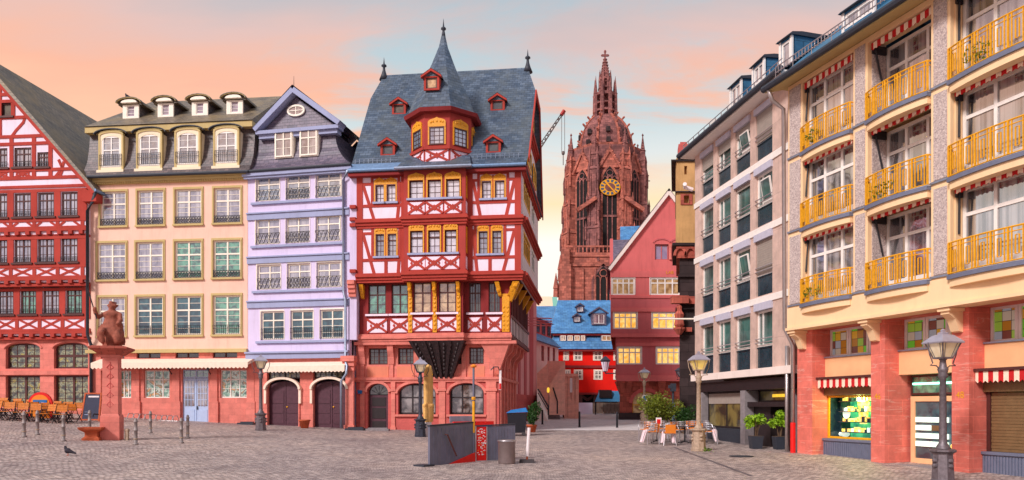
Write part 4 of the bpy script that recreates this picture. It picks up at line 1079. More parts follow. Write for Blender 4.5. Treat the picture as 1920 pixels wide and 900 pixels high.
# curved mansard front with pediment
zM, zP0, zP1 = f.z(560, 246), f.z(555, 236), f.z(550, 163)
cu = (f.u(471)+f.u(640))/2
mL0, mR0, mL1, mR1 = f.u(461), f.u(662), f.u(487, -.7), f.u(630, -.7)
hM = zM-zE
g = MB(f)
cv_ = [(0, .3), (.12, -.05), (.3, -.33), (.6, -.55), (1, -.65)]    # (height fraction, d)
wq = [f.r(518.5, 550, 246, 296, -.45), f.r(565, 597, 243, 293, -.45)]
def ed(t): k = 1-(1-t)**2.2; return mL0+(mL1-mL0)*k, mR0+(mR1-mR0)*k
ts_ = [k/10 for k in range(11)]
def dd(t):
    for (a, b), (c, d_) in zip(cv_, cv_[1:]):
        if a <= t <= c: return b+(d_-b)*(t-a)/(c-a)
P_ = []
for t in ts_: l, r = ed(t); P_.append((l, r, dd(t), zE+hM*t))
for a, b in zip(P_, P_[1:]):
    g.face([(a[0], a[2], a[3]), (a[1], a[2], a[3]), (b[1], b[2], b[3]), (b[0], b[2], b[3])])
    for s_ in (0, 1): g.face([(a[s_], a[2], a[3]), (b[s_], b[2], b[3]), (b[s_], -9, b[3]), (a[s_], -9, a[3])])
g.build('mansard', 'slate_violet', lv)
for r in wq: 
    c = MB(f).box(r[0]-.05, r[1]+.05, -.75, -.32, r[2]-.05, r[3]+.05).build('window_surround', 'frame_cream', lv)
    window(lv, f, (r[0], r[1], r[2], r[3]), -.30, 'frame_cream', 'glass_grey', .08, (.5,), (.66,), (), (.33,), -.04)
g = MB(f); pL, pR = f.u(480, -.3), f.u(636, -.3); pc = f.u(551, -.3)
g.prism([(pL+.3, zM+.35), (pR-.3, zM+.35), (pc, zP1-.35)], -1.2, -.55); g.build('pediment_field', 'slate_violet', lv)
g = MB(f)
g.box(pL+.15, pR-.15, -.9, -.35, zM-.12, zM+.1).box(pL+.02, pR-.02, -.9, -.2, zM+.104, zM+.3)
g.bar((pL-.05, zM+.36), (pc, zP1-.05), .28, -.95, -.12); g.bar((pR+.05, zM+.36), (pc, zP1-.05), .28, -.95, -.115)
g.build('pediment_moulding', 'lilac_trim', lv)
g = MB(f)
for s_, pe in ((-1, pL), (1, pR)): g.face([(pe+s_*.15, -.1, zM+.42), (pc, -.1, zP1+.2), (pc, -9, zP1+.2), (pe+s_*.15, -9, zM+.42)])
g.face([(pL, -9, zM+.3), (pR, -9, zM+.3), (pc, -9, zP1+.1)])
g.build('roof', 'slate_violet', lv)
cx_, cz_ = f.u(556, -.55), f.z(556, 208, -.55)
g = MB(f); ring = [(cx_+.5*math.cos(a*math.pi/10), cz_+.28*math.sin(a*math.pi/10)) for a in range(21)]
g.curve(ring, .1, -.6, -.45); g.box(cx_-.025, cx_+.025, -.6, -.46, cz_-.25, cz_+.25).box(cx_-.45, cx_+.45, -.6, -.464, cz_-.02, cz_+.02)
o = g.build('oval_window', 'frame_cream', lv)
MB(f).prism([(cx_+.46*math.cos(a*math.pi/10), cz_+.26*math.sin(a*math.pi/10)) for a in range(20)], -.6, -.5).build('pane', 'glass_grey', o)
g = MB(f); g.box(mL0-.05, mR0+.02, -.1, .34, zE-.28, zE-.1).box(mL0, mR0, -.1, .25, zE-.4, zE-.285); g.build('eaves_moulding', 'lilac_trim', lv)
MB(f).tube([(mL0-.05, .36, zE-.02), (mR0+.03, .36, zE-.02)], .08, 8).build('gutter', 'charcoal', lv)
MB(f).tube([(pc, -.3, zP1), (pc, -.3, zP1+.75)], .02, 6, .008).build('lightning_rod', 'iron', lv)
hollow(lv, f, vL+.02, vR-.02, -9, -.55, g0, zE, 'lavender', 'back_wall')
g = MB(f); g.box(f.u(612, -5), f.u(640, -5), -6, -5, zM, zM+1.6); g.box(f.u(612, -5)-.1, f.u(640, -5)+.1, -6.1, -4.9, zM+1.6, zM+1.75); g.build('chimney', 'slate_violet', lv)
g = MB(f); g.hexa([(mR1-.5, -9, zE), (.35, -9, zE), (.35, -2, zE), (mR1-.5, -2, zE)], [(mR1-.5, -9, zM+.9), (.1, -9, zM+.9), (.1, -4.5, zM+.6), (mR1-.5, -4.5, zM+.6)]); g.build('rear_roof', 'slate_violet', lv)
pz = f.z(655, 300)
P = [f.T((.12, .2, zE-.05)), f.T((-.05, .3, zE-.4)), f.T((-.32, .12, zE-.8)), f.T((-.32, .12, zB[2]+.6)), f.T((-.15, .25, zB[2]+.1)), f.T((-.15, .25, zs_-.2)), f.T((.02, .42, zs_-.5)), f.T((.02, .5, zs_-.9)), f.T((-.28, .5, zs_-1.3)), f.T((-.28, .5, .75))]
downpipe(lv, P, .075)

# ------------------------------------------------------------------ peach house with khaki window surrounds
ux = L1.T((vL-.01, 0, 0)); Y1 = Fr(ux.x, ux.y, 1, -.105)
yl = thing('peach_house', 'wide peach stucco house with khaki window surrounds and a mossy mansard roof with dormers', 'house', Y1.T((-5, -5, 1.1)))
f = Y1; yL, yR = f.u(166), -.01
zE = f.z(315, 332); zS = f.z(315, 659); g0 = .7
cols = [((189, 236.5), (183.5, 236), (185, 235)), ((258.6, 307), (256, 306), (256, 306)), ((329, 378), (328.5, 378), (328, 378)), ((402, 451), (400.5, 451), (400, 451))]
ky = ((356, 421), (453, 522.5), (555.5, 628.5))
g = MB(f); rows = []
for k, (ya, yb) in enumerate(ky):
    rows.append([(f.u(c[k][0]), f.u(c[k][1]), f.z(315, yb), f.z(315, ya)) for c in cols])
g.wall(yL, yR, zS, zE, [r for q in rows for r in q], 0, .3); g.build('wall', 'peach', yl)
for k, q in enumerate(rows):
    for i, r in enumerate(q):
        pm = 'glass_lilac' if (k == 0 or (k == 1 and i < 2)) else 'glass_green' if (k == 1 or (k == 2 and i == 3)) else 'glass_teal' if i else 'glass_lilac'
        window(yl, f, r, 0, 'frame_cream', pm, .09, (.5,), (.64,), (), (.17, .34, .49, .82), .06, casing=('khaki', .13, .05), sill='khaki', rail=('scroll' if k < 2 else 'bars', .42 if k < 2 else .55), mw=.09)
g = MB(f)
g.box(yL-.1, yR, -.02, .12, zE-.34, zE-.25).box(yL-.14, yR, -.02, .24, zE-.246, zE-.1).box(yL-.18, yR+.05, -.02, .38, zE-.096, zE+.04)
for k in range(70): u = yL+(yR-yL)*k/70; g.box(u, u+.06, .12, .2, zE-.32, zE-.25)
g.build('cornice', 'khaki', yl)
MB(f).box(yL-.08, yR, -.02, .2, zS-.08, zS+.12).build('string_course', 'khaki', yl)
# shop floor
sh_ = [f.r(221, 245, 694, 745), f.r(269, 317, 694, 745), f.r(412, 462, 694, 745), f.r(188, 206, 694, 745)]; sd = f.r(341, 390, 693, 782)
zw0, zw1 = f.z(315, 746), f.z(315, 694)
sh_ = [(r[0], r[1], zw0, zw1) for r in sh_]; sd = (sd[0], sd[1], g0, zw1+.02)
tr = [f.r(a, b, 661, 672) for a, b in ((255, 300), (328, 372), (398, 444), (188, 232))]; tr = [(r[0], r[1], f.z(315, 671.5), f.z(315, 661)) for r in tr]
g = MB(f); g.wall(yL, yR, g0-.3, zS-.05, sh_+[sd]+tr, -.04, .35)
for u in [f.u(p) for p in (215, 255, 330, 401, 470)]:
    g.box(u-.28, u+.28, -.06, .08, g0-.3, zw0-.2).box(u-.22, u+.22, -.06, .05, zw0-.2, zw1+.1)
g.build('shop_wall', 'sandstone', yl)
for r in sh_: window(yl, f, r, -.04, 'frame_white', 'glass_shop', .06, (.36, .7), (.66,), (), (.33,), .12, mw=.05, name='shop_window')
for r in tr: window(yl, f, r, -.04, 'frame_brown', 'glass_dark', .05, (.5,), (), (), (), .1, name='transom_window')
zd = f.z(365, 709)
window(yl, f, (sd[0], sd[1], zd+.02, sd[3]), -.04, 'door_blue', 'glass_green', .06, (.5,), (), (.25, .75), (.5,), .1, name='fanlight')
c = (sd[0]+sd[1])/2; o = MB(f).box(sd[0]+.01, sd[1]-.01, -.22, -.14, g0, zd).build('double_door', 'door_blue', yl)
q = MB(f); p = MB(f)
for s_ in (-1, 1):
    a, b = sorted((c+s_*.1, c+s_*.68)); p.box(a, b, -.145, -.125, g0+1.25, zd-.15)
    for k in range(1, 3): q.box(a+(b-a)*k/3-.015, a+(b-a)*k/3+.015, -.13, -.105, g0+1.25, zd-.15)
    for k in range(1, 4): q.box(a, b, -.13, -.108, g0+1.25+(zd-g0-1.4)*k/4-.015, g0+1.25+(zd-g0-1.4)*k/4+.015)
    q.box(a, b, -.145, -.12, g0+.25, g0+1.05)
p.build('pane', 'glass_grey', o); q.box(c-.03, c+.03, -.15, -.11, g0+.05, zd-.02).build('glazing_bar', 'door_blue', o)
MB(f).box(c+.06, c+.1, -.11, -.06, g0+1.05, g0+1.25).build('handle', 'iron', o)
q = MB(f); za = f.z(315, 675, .5); a0, a1 = f.u(178, .5), f.u(470, .5)
q.hexa([(a0, .04, za-.1), (a1, .04, za-.1), (a1, .85, za-.32), (a0, .85, za-.32)], [(a0, .04, za+.1), (a1, .04, za+.1), (a1, .85, za-.16), (a0, .85, za-.16)])
n = 40
for k in range(n):
    b0, b1 = a0+(a1-a0)*k/n, a0+(a1-a0)*(k+1)/n
    q.prism([(b0, za-.16), (b0, za-.44), ((b0+b1)/2, za-.52), (b1, za-.44), (b1, za-.16)], .85, .87)
q.build('awning', 'awning_cream', yl)
for px in (321, 394):                   # wall lanterns by the door
    u = f.u(px, .1); q = MB(f); zz_ = f.z(px, 690, .1)
    q.tube([(u, .05, zz_-.35), (u, .3, zz_-.15), (u, .3, zz_+.05)], .03, 6); q.lathe([(.1, zz_-.1), (.17, zz_+.18), (.2, zz_+.2), (.04, zz_+.34)], u, .3, 6)
    q.build('wall_lantern', 'iron', yl)
# mansard
zK = f.z(315, 239, -.6); mL, mR = yL-.2, yR+.25
g = MB(f)
prf = [(.42, zE+.05), (.12, zE+.5), (-.18, zE+1.1), (-.35, zE+2.0), (-.45, zK)]
for a, b in zip(prf, prf[1:]): g.face([(mL, a[0], a[1]), (mR, a[0], a[1]), (mR, b[0], b[1]), (mL, b[0], b[1])])
for u in (mL, mR): g.face([(u, d_, z_) for d_, z_ in prf]+[(u, -9.5, zK), (u, -9.5, zE)])
g.face([(mL, .42, zE+.04), (mR, .42, zE+.04), (mR, -9.5, zE+.04), (mL, -9.5, zE+.04)])
g.build('mansard', 'slate_brown', yl)
g = MB(f); zR = f.z(315, 186, -3.6)
lw_ = f.u(168, -.2)
g.face([(mL-.05, .05, zK), (mR, .05, zK), (mR, -4.6, zR+.3), (mL+1.2, -4.6, zR+.3)]); g.face([(mL-.05, .05, zK), (mL+1.2, -4.6, zR+.3), (mL-.05, -9.6, zK)]); g.face([(mR, .05, zK), (mR, -4.6, zR+.3), (mR, -9.6, zK)]); g.face([(mL-.05, -9.6, zK), (mR, -9.6, zK), (mR, -4.6, zR+.3), (mL+1.2, -4.6, zR+.3)])
g.build('roof', 'slate_moss', yl)
g = MB(f); g.box(mL-.05, mR, -.5, -.02, zK-.35, zK-.02); g.build('mansard_cornice', 'khaki', yl)
MB(f).tube([(mL-.1, .45, zE+.02), (mR, .45, zE+.02)], .09, 8).build('gutter', 'charcoal', yl)
dz0, dz1 = f.z(315, 315), f.z(315, 251)
for a, b in ((188, 233.5), (258.5, 306), (330, 377.5), (402.5, 450)):
    u0, u1 = f.u(a), f.u(b); c = (u0+u1)/2
    g = MB(f); r = (u0+.17, u1-.17, dz0+.12, dz1-.04)
    g.wall(u0, u1, dz0-.2, dz1, [r], .12, .2); g.spandrel(r[0], r[1], r[3]-.3, r[3], -.0, .117)
    for u in (u0, u1): g.face([(u, .12, dz0-.2), (u, .12, dz1), (u, -.5, dz1), (u, -.5, dz0-.2)])
    g.prism([(u0, dz1)]+[(c-(u1-u0)/2*math.cos(math.pi*k/10), dz1+.24*math.sin(math.pi*k/10)) for k in range(11)], .03, .12)
    g.box(u0-.08, u1+.08, .1, .24, dz0-.22, dz0-.05)
    o = g.build('large_dormer', 'cream', yl)
    q = MB(f); q.box(u0-.02, u0+.09, -.02, .15, dz0-.04, dz1).box(u1-.09, u1+.02, -.02, .15, dz0-.04, dz1).box(u0-.1, u1+.1, .0, .2, dz0-.24, dz0-.045); q.curve([(c-(u1-u0-.06)/2*math.cos(math.pi*k/12), dz1+.22*math.sin(math.pi*k/12)) for k in range(13)], .12, 0, .16); q.build('dormer_trim', 'khaki', o)
    window(o, f, r, .12, 'frame_white', 'glass_blue', .1, (.5,), (.55,), (), (.28, .78), .02, rail=None, arch=.3)
    q = MB(f); q.curve([(c-(u1-u0+.5)/2*math.cos(math.pi*k/12), dz1+.06+.3*math.sin(math.pi*k/12)) for k in range(13)], .05, .06, .26); q.build('dormer_roof', 'charcoal', o)
    railing(o, f, r[0]-.1, r[1]+.1, dz0+.2, dz0+.85, .18, 'bars', 'iron')
sz0, sz1 = f.z(345, 221, -1.2), f.z(345, 190, -1.2)
for a, b in ((230, 260), (295.5, 325), (359.5, 389.5), (424.5, 455)):
    u0, u1 = f.u(a, -1.2), f.u(b, -1.2); c = (u0+u1)/2
    g = MB(f); r = (u0+.26, u1-.26, sz0+.2, sz1-.1)
    g.wall(u0, u1, sz0-.15, sz1, [r], -1.2, .1); o = g.build('small_dormer', 'frame_cream', yl)
    window(o, f, r, -1.2, 'frame_white', 'pane_matt', .05, (), (), (), (.33, .66), .04)
    q = MB(f)
    q.face([(u0+.01, -1.22, sz0-.15), (u0+.01, -1.22, sz1), (u0+.01, -3.6, sz1)]); q.face([(u1-.01, -1.22, sz0-.15), (u1-.01, -1.22, sz1), (u1-.01, -3.6, sz1)])
    q.build('dormer_cheek', 'slate_brown', o)
    q = MB(f); arcp = [(c-(u1-u0+.55)/2*math.cos(math.pi*k/8), sz1+.0+.3*math.sin(math.pi*k/8)) for k in range(9)]
    q.prism(arcp+[(arcp[-1][0], sz1-.07), (arcp[0][0], sz1-.07)], -4.2, -1.195)
    q.curve(arcp, .03, -1.19, -.9); q.build('dormer_roof', 'slate_moss', o)
    MB(f).curve([(x_, z_-.03) for x_, z_ in arcp], .05, -.995, -.93).build('dormer_fascia', 'khaki', o); MB(f).prism([(c-(u1-u0)/2, sz1)]+[(c-(u1-u0)/2*math.cos(math.pi*k/8), sz1+.2*math.sin(math.pi*k/8)) for k in range(9)], -1.19, -1.0).build('dormer_head', 'frame_cream', o)
hollow(yl, f, yL+.02, yR-.02, -9, -.4, g0-.3, zE, 'peach', 'back_wall')

# ------------------------------------------------------------------ gabled red timber house on the left edge
ux = Y1.T((yL-.12, .3, 0)); H1 = Fr(ux.x, ux.y, 1, -.095)
lh = thing('half_timbered_house', 'broad red timber house with a tall gable and mossy roof at the left edge', 'house', H1.T((-6, -5, 1.3)))
f = H1; hR = f.u(163.5); W = 13.2; hL = hR-W; hc = (hL+hR)/2
z = lambda py, d=0: f.z(90, py, d)
zA0, zA1 = z(437), z(347); zB0 = z(529); zC0 = z(629, -.3); zG0 = .8
def col(pxs, d): 
    L = [(f.u(a, d), f.u(b, d)) for a, b in pxs]
    p = L[-1][0]-L[-2][0]; w_ = sum(b-a for a, b in L)/len(L); return L+[(L[0][0]-p*k, L[0][0]-p*k+w_) for k in range(1, 4)]
cA = col(((27, 58), (71, 101.5), (115, 145.5)), 0); cC = col(((38.5, 68), (81, 111), (124, 154)), -.3)
rA = [(a, b, z(406), z(361)) for a, b in cA]; rB = [(a, b, z(492), z(446)) for a, b in cA]; rC = [(a, b, z(589, -.3), z(538, -.3)) for a, b in cC]
zap = z(91)-.45; tanr = (zap-zA1)/(W/2+.2)
rG = [(f.u(27), f.u(59), z(312), z(275)), (f.u(70), f.u(91), z(313), z(285)), (f.u(-17), f.u(14), z(312), z(275)), (f.u(2), f.u(23), z(215), z(190))]
g = MB(f); g.wall(hL, hR, zA0, zA1, rA, 0); g.wall(hL, hR, zB0, zA0, rB, -.002)
# gable field, in strips so that the openings stay open
gh_ = sorted({zA1, z(313), z(312), z(285), z(275), z(215), z(190), zap})
for a, b in zip(gh_, gh_[1:]):
    l0, l1 = hL+(a-zA1)/tanr, hL+(b-zA1)/tanr; r0, r1 = hR-(a-zA1)/tanr, hR-(b-zA1)/tanr
    op = sorted([h for h in rG if h[2] <= a+1e-4 and h[3] >= b-1e-4]); xs_ = [(l0, l1)]+[v for h in op for v in ((h[0], h[0]), (h[1], h[1]))]+[(r0, r1)]
    for k in range(0, len(xs_), 2): g.face([(xs_[k][0], 0, a), (xs_[k+1][0], 0, a), (xs_[k+1][1], 0, b), (xs_[k][1], 0, b)])
g.build('upper_wall', 'white_infill', lh)
g = MB(f); g.wall(hL, hR, zC0, zB0, rC, -.3); g.build('first_floor_wall', 'white_infill', lh)
for L, d in ((rA, 0), (rB, 0), (rC, -.3), (rG, 0)):
    for i, r in enumerate(L):
        if r[1] < f.u(-60): continue
        pm = 'glass_lilac' if L is not rC else ('glass_green' if i in (0, 2) else 'glass_grey')
        sm = r is rG[3]
        window(lh, f, r, d, 'frame_brown', 'glass_dark' if sm else pm, .08, () if sm else (.5,), () if sm else (.68,), () if sm else (.25, .75), () if sm else (.33,), .05, sill='frame_brown', rail=None if sm else ('bars', .32))
t = MB(f); P = .05
def trow(L, z0, z1, d, pat):
    L = sorted(L); zs, zt_ = L[0][2], L[0][3]
    t.box(hL, hR, d-.02, d+P, zs-.30, zs-.12).box(hL, hR, d-.02, d+P, zt_+.03, zt_+.2).box(hL, hR, d-.02, d+P+.01, z0, z0+.14).box(hL, hR, d-.02, d+P+.01, z1-.16, z1)
    ed_ = [hL]+[v for r in L for v in r[:2]]+[hR]
    for k in range(0, len(ed_), 2):
        a, b = ed_[k]+(.03 if k else 0), ed_[k+1]-(.03 if k < len(ed_)-2 else 0)
        if k and b-a > .9: b = a+.9
        t.box(a if k < len(ed_)-2 else a, b, d-.02, d+P-.006, zs-.12, zt_+.03)
        m = (a+b)/2; t.box(m-.11, m+.11, d-.02, d+P-.012, z0+.14, zs-.3)
    for r in L:
        a, b = r[0]-.1, r[1]+.1
        if pat == 'x': X_panel(t, a, b, z0+.14, zs-.3, d-.01, d+P-.02, .12)
        else: t.bar((a-.05, z0+.14), (a+.34, zs-.3), .13, d-.01, d+P-.02).bar((b+.05, z0+.14), (b-.34, zs-.3), .13, d-.01, d+P-.02)
trow(rA, zA0+.25, zA1, 0, 'v'); trow(rB, zB0+.22, zA0-.2, 0, 'x'); trow(rC, zC0+.25, zB0-.3, -.3, 'x')
for zc, d in ((zA0, 0), (zB0, 0), (zC0, -.3)):      # jetties: white fields between beam ends
    t.box(hL, hR+.03, d-.02, d+.12, zc+.1, zc+.24).box(hL, hR+.03, d-.25, d+.05, zc-.24, zc-.1)
    for k in range(20): u = hR-.3-k*.66; t.box(u-.12, u+.12, d-.2, d+.16, zc-.10, zc+.10)
# gable timbers
def gl(zz_): return hR-(zz_-zA1)/tanr
for py in (333, 318, 268, 254, 218, 187, 174, 150, 120):
    zz_ = z(py); t.box(hL+(zz_-zA1)/tanr, gl(zz_), -.02, P, zz_-.09, zz_+.09)
for s_ in (-1, 1):
    a = hR if s_ > 0 else hL; t.bar((a, zA1+.1), (hc, zap-.05), .34, -.02, P+.02)
for px, y0, y1 in ((22, 333, 254), (64, 333, 254), (95, 333, 270), (-20, 333, 254), (-62, 333, 254), (0, 254, 150), (25, 218, 174), (-25, 254, 150), (-49, 254, 120), (-100, 254, 174), (-140, 333, 254)):
    t.box(f.u(px)-.12, f.u(px)+.12, -.02, P-.008, z(y0), z(y1))
for pts in ([(22, 254), (30, 243), (44, 228), (47, 218)], [(112, 333), (118, 318), (110, 300)], [(103, 333), (116, 318), (120, 304)]):
    t.curve([(f.u(x_), z(y_)) for x_, y_ in pts], .16, -.02, P-.016)
for a, b in ((24, 62), (-18, 20)): X_panel(t, f.u(a), f.u(b), z(333), z(318)+.05, -.01, P-.02, .14, True)
t.build('timber_frame', 'timber_red', lh)
g = MB(f); z0 = zG0-.4
ga = [(f.u(10.5, -.5), f.u(75, -.5)), (f.u(101, -.5), f.u(165, -.5))]; ga += [(ga[0][0]-2.9, ga[0][1]-2.9), (ga[0][0]-5.8, ga[0][1]-5.8)]
gu = [(a, b, z(691, -.5), z(643, -.5)) for a, b in ga]; gd = [(a, b, z(758, -.5), z(704, -.5)) for a, b in ga]
g.wall(hL, hR+.1, z0, zC0-.12, gu+gd, -.5, .35)
for r in gu: g.spandrel(r[0], r[1], r[3]-.32, r[3], -.8, -.503)
g.box(hL, hR+.1, -.52, -.38, z(699, -.5)-.12, z(699, -.5)+.12)
for r in gu: 
    c = (r[0]+r[1])/2; w_ = (r[1]-r[0])/2+.1
    g.curve([(c+w_*math.cos(math.pi*k/14), r[3]-.32+.42*math.sin(math.pi*k/14)) for k in range(15)], .1, -.51, -.45)
g.build('ground_floor_wall', 'sandstone', lh)
for r in gu+gd: window(lh, f, r, -.5, 'frame_brown', 'glass_tavern', .1, (.52,), (.5,) if r in gu else (), (.26, .76), (.25, .75) if r in gu else (.2, .4, .6, .8), .2, arch=.32 if r in gu else 0, mw=.13)
g = MB(f); ov = .45; rk = -14.0      # roof: ridge runs back from the gable
er, ez = hR+.75, zA1-.55+.0
g.face([(er, ov, zA1-.35), (hc, ov, zap+.35), (hc, rk, zap+.35), (er, rk, zA1-.35)]); g.face([(2*hc-er, ov, zA1-.35), (hc, ov, zap+.35), (hc, rk, zap+.35), (2*hc-er, rk, zA1-.35)])
g.face([(er, ov, zA1-.6), (hc, ov, zap+.05), (hc, rk, zap+.05), (er, rk, zA1-.6)]); g.face([(2*hc-er, ov, zA1-.6), (hc, ov, zap+.05), (hc, rk, zap+.05), (2*hc-er, rk, zA1-.6)])
for s_ in (er, 2*hc-er): g.face([(s_, ov, zA1-.35), (hc, ov, zap+.35), (hc, ov, zap+.05), (s_, ov, zA1-.6)]); g.face([(s_, ov, zA1-.35), (s_, rk, zA1-.35), (s_, rk, zA1-.6), (s_, ov, zA1-.6)])
g.face([(er, rk, zA1-.4), (hc, rk, zap+.2), (2*hc-er, rk, zA1-.4)])
g.build('roof', 'slate_moss', lh)
g = MB(f); g.bar((er-.05, zA1-.62), (hc, zap+.02), .3, ov-.12, ov-.02); g.bar((2*hc-er+.05, zA1-.62), (hc, zap+.02), .3, ov-.12, ov-.02)
g.prism([(hR-.1, zA1-.3), (er, zA1-.65), (er, zA1-1.1), (hR-.1, zA1-1.1)], -.3, ov-.15)
g.build('verge_board', 'timber_red', lh)
hollow(lh, f, hL, hR-.01, -13, -.35, z0, zA1, 'timber_red', 'back_wall')
MB(f).tube([(er+.02, ov, zA1-.5), (er+.02, -9, zA1-.5)], .09, 8).build('gutter', 'lead_blue', lh)
pz_ = [f.T((er, ov-.1, zA1-.6)), f.T((er-.3, .2, zA1-1.1)), f.T((hR+.1, .12, zA1-1.6)), f.T((hR+.1, .12, zC0)), f.T((hR+.1, -.2, zC0-.6)), f.T((hR+.1, -.2, 1.2))]
downpipe(lh, pz_, .09, 'charcoal')
# ------------------------------------------------------------------ along the lane towards the cathedral
def W(px, py, Y): return ((px-960)/F*Y, Y, EYE+(HZ-py)/F*Y)
def wx(px, Y): return (px-960)/F*Y
def wz(py, Y): return EYE+(HZ-py)/F*Y
# striped pink house behind the corner house
q0 = Vector((wx(957, 51), 51)); q1 = Vector((wx(1006, 59.5), 59.5))
f = Fr(q0.x, q0.y, *(q1-q0)); Lf = (q1-q0).length
ph_ = thing('striped_house', 'pink plaster house with dark red vertical stripes in the lane behind the corner house', 'house', (q0.x-3, q0.y+5, .8))
zt_ = wz(556, 59)
g = MB(f); g.box(-1, Lf, -8, 0, .2, zt_); g.build('wall', 'pink_wall', ph_)
g = MB(f)
for a, b in ((.2, 1.0), (2.2, 2.9), (4.2, 4.9), (6.1, 7.3)): g.box(a, b, -.02, .06, 2.8, zt_)
g.build('pilaster', 'rose_band', ph_)
MB(f).box(-1, Lf+.05, -.02, .1, .2, 2.8).build('base_course', 'sandstone_deep', ph_)
MB(f).box(Lf-1.6, Lf-.5, -.05, .12, .9, 2.4).build('door', 'frame_dark', ph_)
g = MB(f); g.hexa([(-1.2, -8.2, zt_), (Lf+.3, -8.2, zt_), (Lf+.3, .3, zt_), (-1.2, .3, zt_)], [(-1.2, -4.4, zt_+3), (Lf-1, -4.4, zt_+3), (Lf-1, -3.6, zt_+3), (-1.2, -3.6, zt_+3)]); g.build('roof', 'slate_bright', ph_)
for py in (597, 602, 606.5, 611): tag(MB().tube([W(982, py-1, 49), W(1034, py, 60)], .045, 6).build('overhead_wire', 'rose_band'), 'one of the four red wires strung across the lane beside the corner house', 'wire', 'red wires across the lane')
# white house with a slate roof beside the stairs
q0 = Vector((wx(1004, 63), 63)); q1 = Vector((wx(1047, 71), 71)); f = Fr(q0.x, q0.y, *(q1-q0)); Lf = (q1-q0).length
wh = thing('white_house', 'small white house with a steep blue slate roof above the sandstone stairs', 'house', (q0.x-2, q0.y+3, 1.2))
ze_ = f.z(1030, 646)
hs = [f.r(a, b, y0, y1) for a, b, y0, y1 in ((1015, 1020.5, 648, 677), (1026.5, 1031, 650, 677), (1036.5, 1041, 652, 678))]
g = MB(f); g.wall(-.5, Lf, .6, ze_, hs, 0); g.build('wall', 'white_wall', wh)
for r in hs: window(wh, f, r, 0, 'rose_band', 'glass_dark', .05, (.5,), (), (), (.33, .66), .05)
zd0 = f.z(1022, 626); zd1 = f.z(1022, 596)
g = MB(f); g.hexa([(-.6, -6, ze_-.05), (Lf+.15, -6, ze_-.05), (Lf+.15, .3, ze_-.05), (-.6, .3, ze_-.05)], [(-.6, -5, zd0), (Lf-.2, -5, zd0), (Lf-.2, -.55, zd0), (-.6, -.55, zd0)])
g.hexa([(-.6, -5, zd1-.1), (Lf-.3, -5, zd1-.1), (Lf-.3, -.3, zd1-.1), (-.6, -.3, zd1-.1)], [(-.6, -3.4, zd1+1.7), (Lf-2.2, -3.4, zd1+1.7), (Lf-2.2, -2.8, zd1+1.7), (-.6, -2.8, zd1+1.7)])
g.build('roof', 'slate_bright', wh)
g = MB(f); g.box(-.5, Lf-.4, -5, -.62, zd0-.1, zd1-.1); o = g.build('attic_wall', 'rose_band', wh)
for k in range(4): window(wh, f, (.5+k*2.0, 1.5+k*2.0, zd0+.15, zd1-.3), -.6, 'frame_brown', 'glass_dark', .08, (.5,), (), (), (), -.05)
hollow(wh, f, -.5, Lf-.02, -6, -.35, .6, ze_, 'white_wall', 'back_wall')
# sandstone stair walls and the columned porch beside them
stt = thing('stair_block', 'pale red sandstone stair building with steps climbing between high walls', 'stair', (wx(1035, 58), 58, gz(3, 58)))
g0_ = gz(3, 58)-.1
def wl(ps, Ya, Yb, mat, name):           # a wall whose outline is traced at depth Ya, standing back to Yb
    mb = MB(); m = [W(px, py, Ya) for px, py in ps]
    n = len(m); i0 = len(mb.v); mb.v += [Vector(p) for p in m]+[Vector((p[0]+.12*(Yb-Ya), Yb, p[2])) for p in m]
    mb.f.append(list(range(n))); mb.f.append([n+k for k in range(n)][::-1])
    for k in range(n): j = (k+1) % n; mb.f.append([k, j, n+j, n+k])
    return mb.build(name, mat, stt)
wl([(1030, 722), (1059, 678), (1059, 778), (1030, 778)], 58, 58.5, 'ziegel_pale', 'stair_wall')
wl([(1007, 700), (1028, 680), (1028, 778), (1007, 778)], 60.5, 61, 'ziegel_pale', 'stair_wall')
wl([(1026, 677), (1059, 677), (1059, 740), (1026, 740)], 64, 64.5, 'ziegel_pale', 'stair_wall')
g = MB()
for k in range(12): g.box(wx(1026, 58)-.05, wx(1044, 58)+.3, 58.6+k*.35, 64, g0_, g0_+.2+k*.17)
g.build('steps', 'grey_stone', stt)
g = MB(); g.hexa([(wx(1007, 55), 55, g0_-.1), (wx(1028, 55), 55, g0_-.1), (wx(1027, 60), 60, g0_-.1), (wx(1007, 60), 60, g0_-.1)], [(wx(1007, 55), 55, g0_+1.6), (wx(1027, 55), 55, g0_+.1), (wx(1027, 60), 60, g0_+1.0), (wx(1007, 60), 60, g0_+2.6)])
g.build('stair_cheek', 'white_wall', stt)
g = MB(); g.tube([W(1009, 730, 56.5), W(1028, 762, 55), W(1028, 778, 55)], .06, 6); g.tube([W(1037, 727, 58), W(1045, 752, 57.5), W(1045, 776, 57.5)], .06, 6)
g.tube([W(1009, 737, 56.5), W(1027, 768, 55)], .04, 6); g.build('handrail', 'iron', stt)
MB().lathe([(.06, wz(736, 57)), (.1, wz(734, 57)), (.1, wz(728, 57)), (.04, wz(726, 57))], wx(1028, 57.5), 57.6, 6).build('lit_lantern', 'lit_gold', stt)
po = thing('columned_porch', 'reddish sandstone porch of slim columns beside the stair building', 'porch', (wx(1071, 60), 60, gz(4, 60)))
g = MB()
for px in (1061, 1067, 1074.5, 1082): g.box(wx(px, 60)-.14, wx(px, 60)+.14, 60, 60.4, g0_, wz(706, 60))
g.build('column', 'ziegel_pale', po)
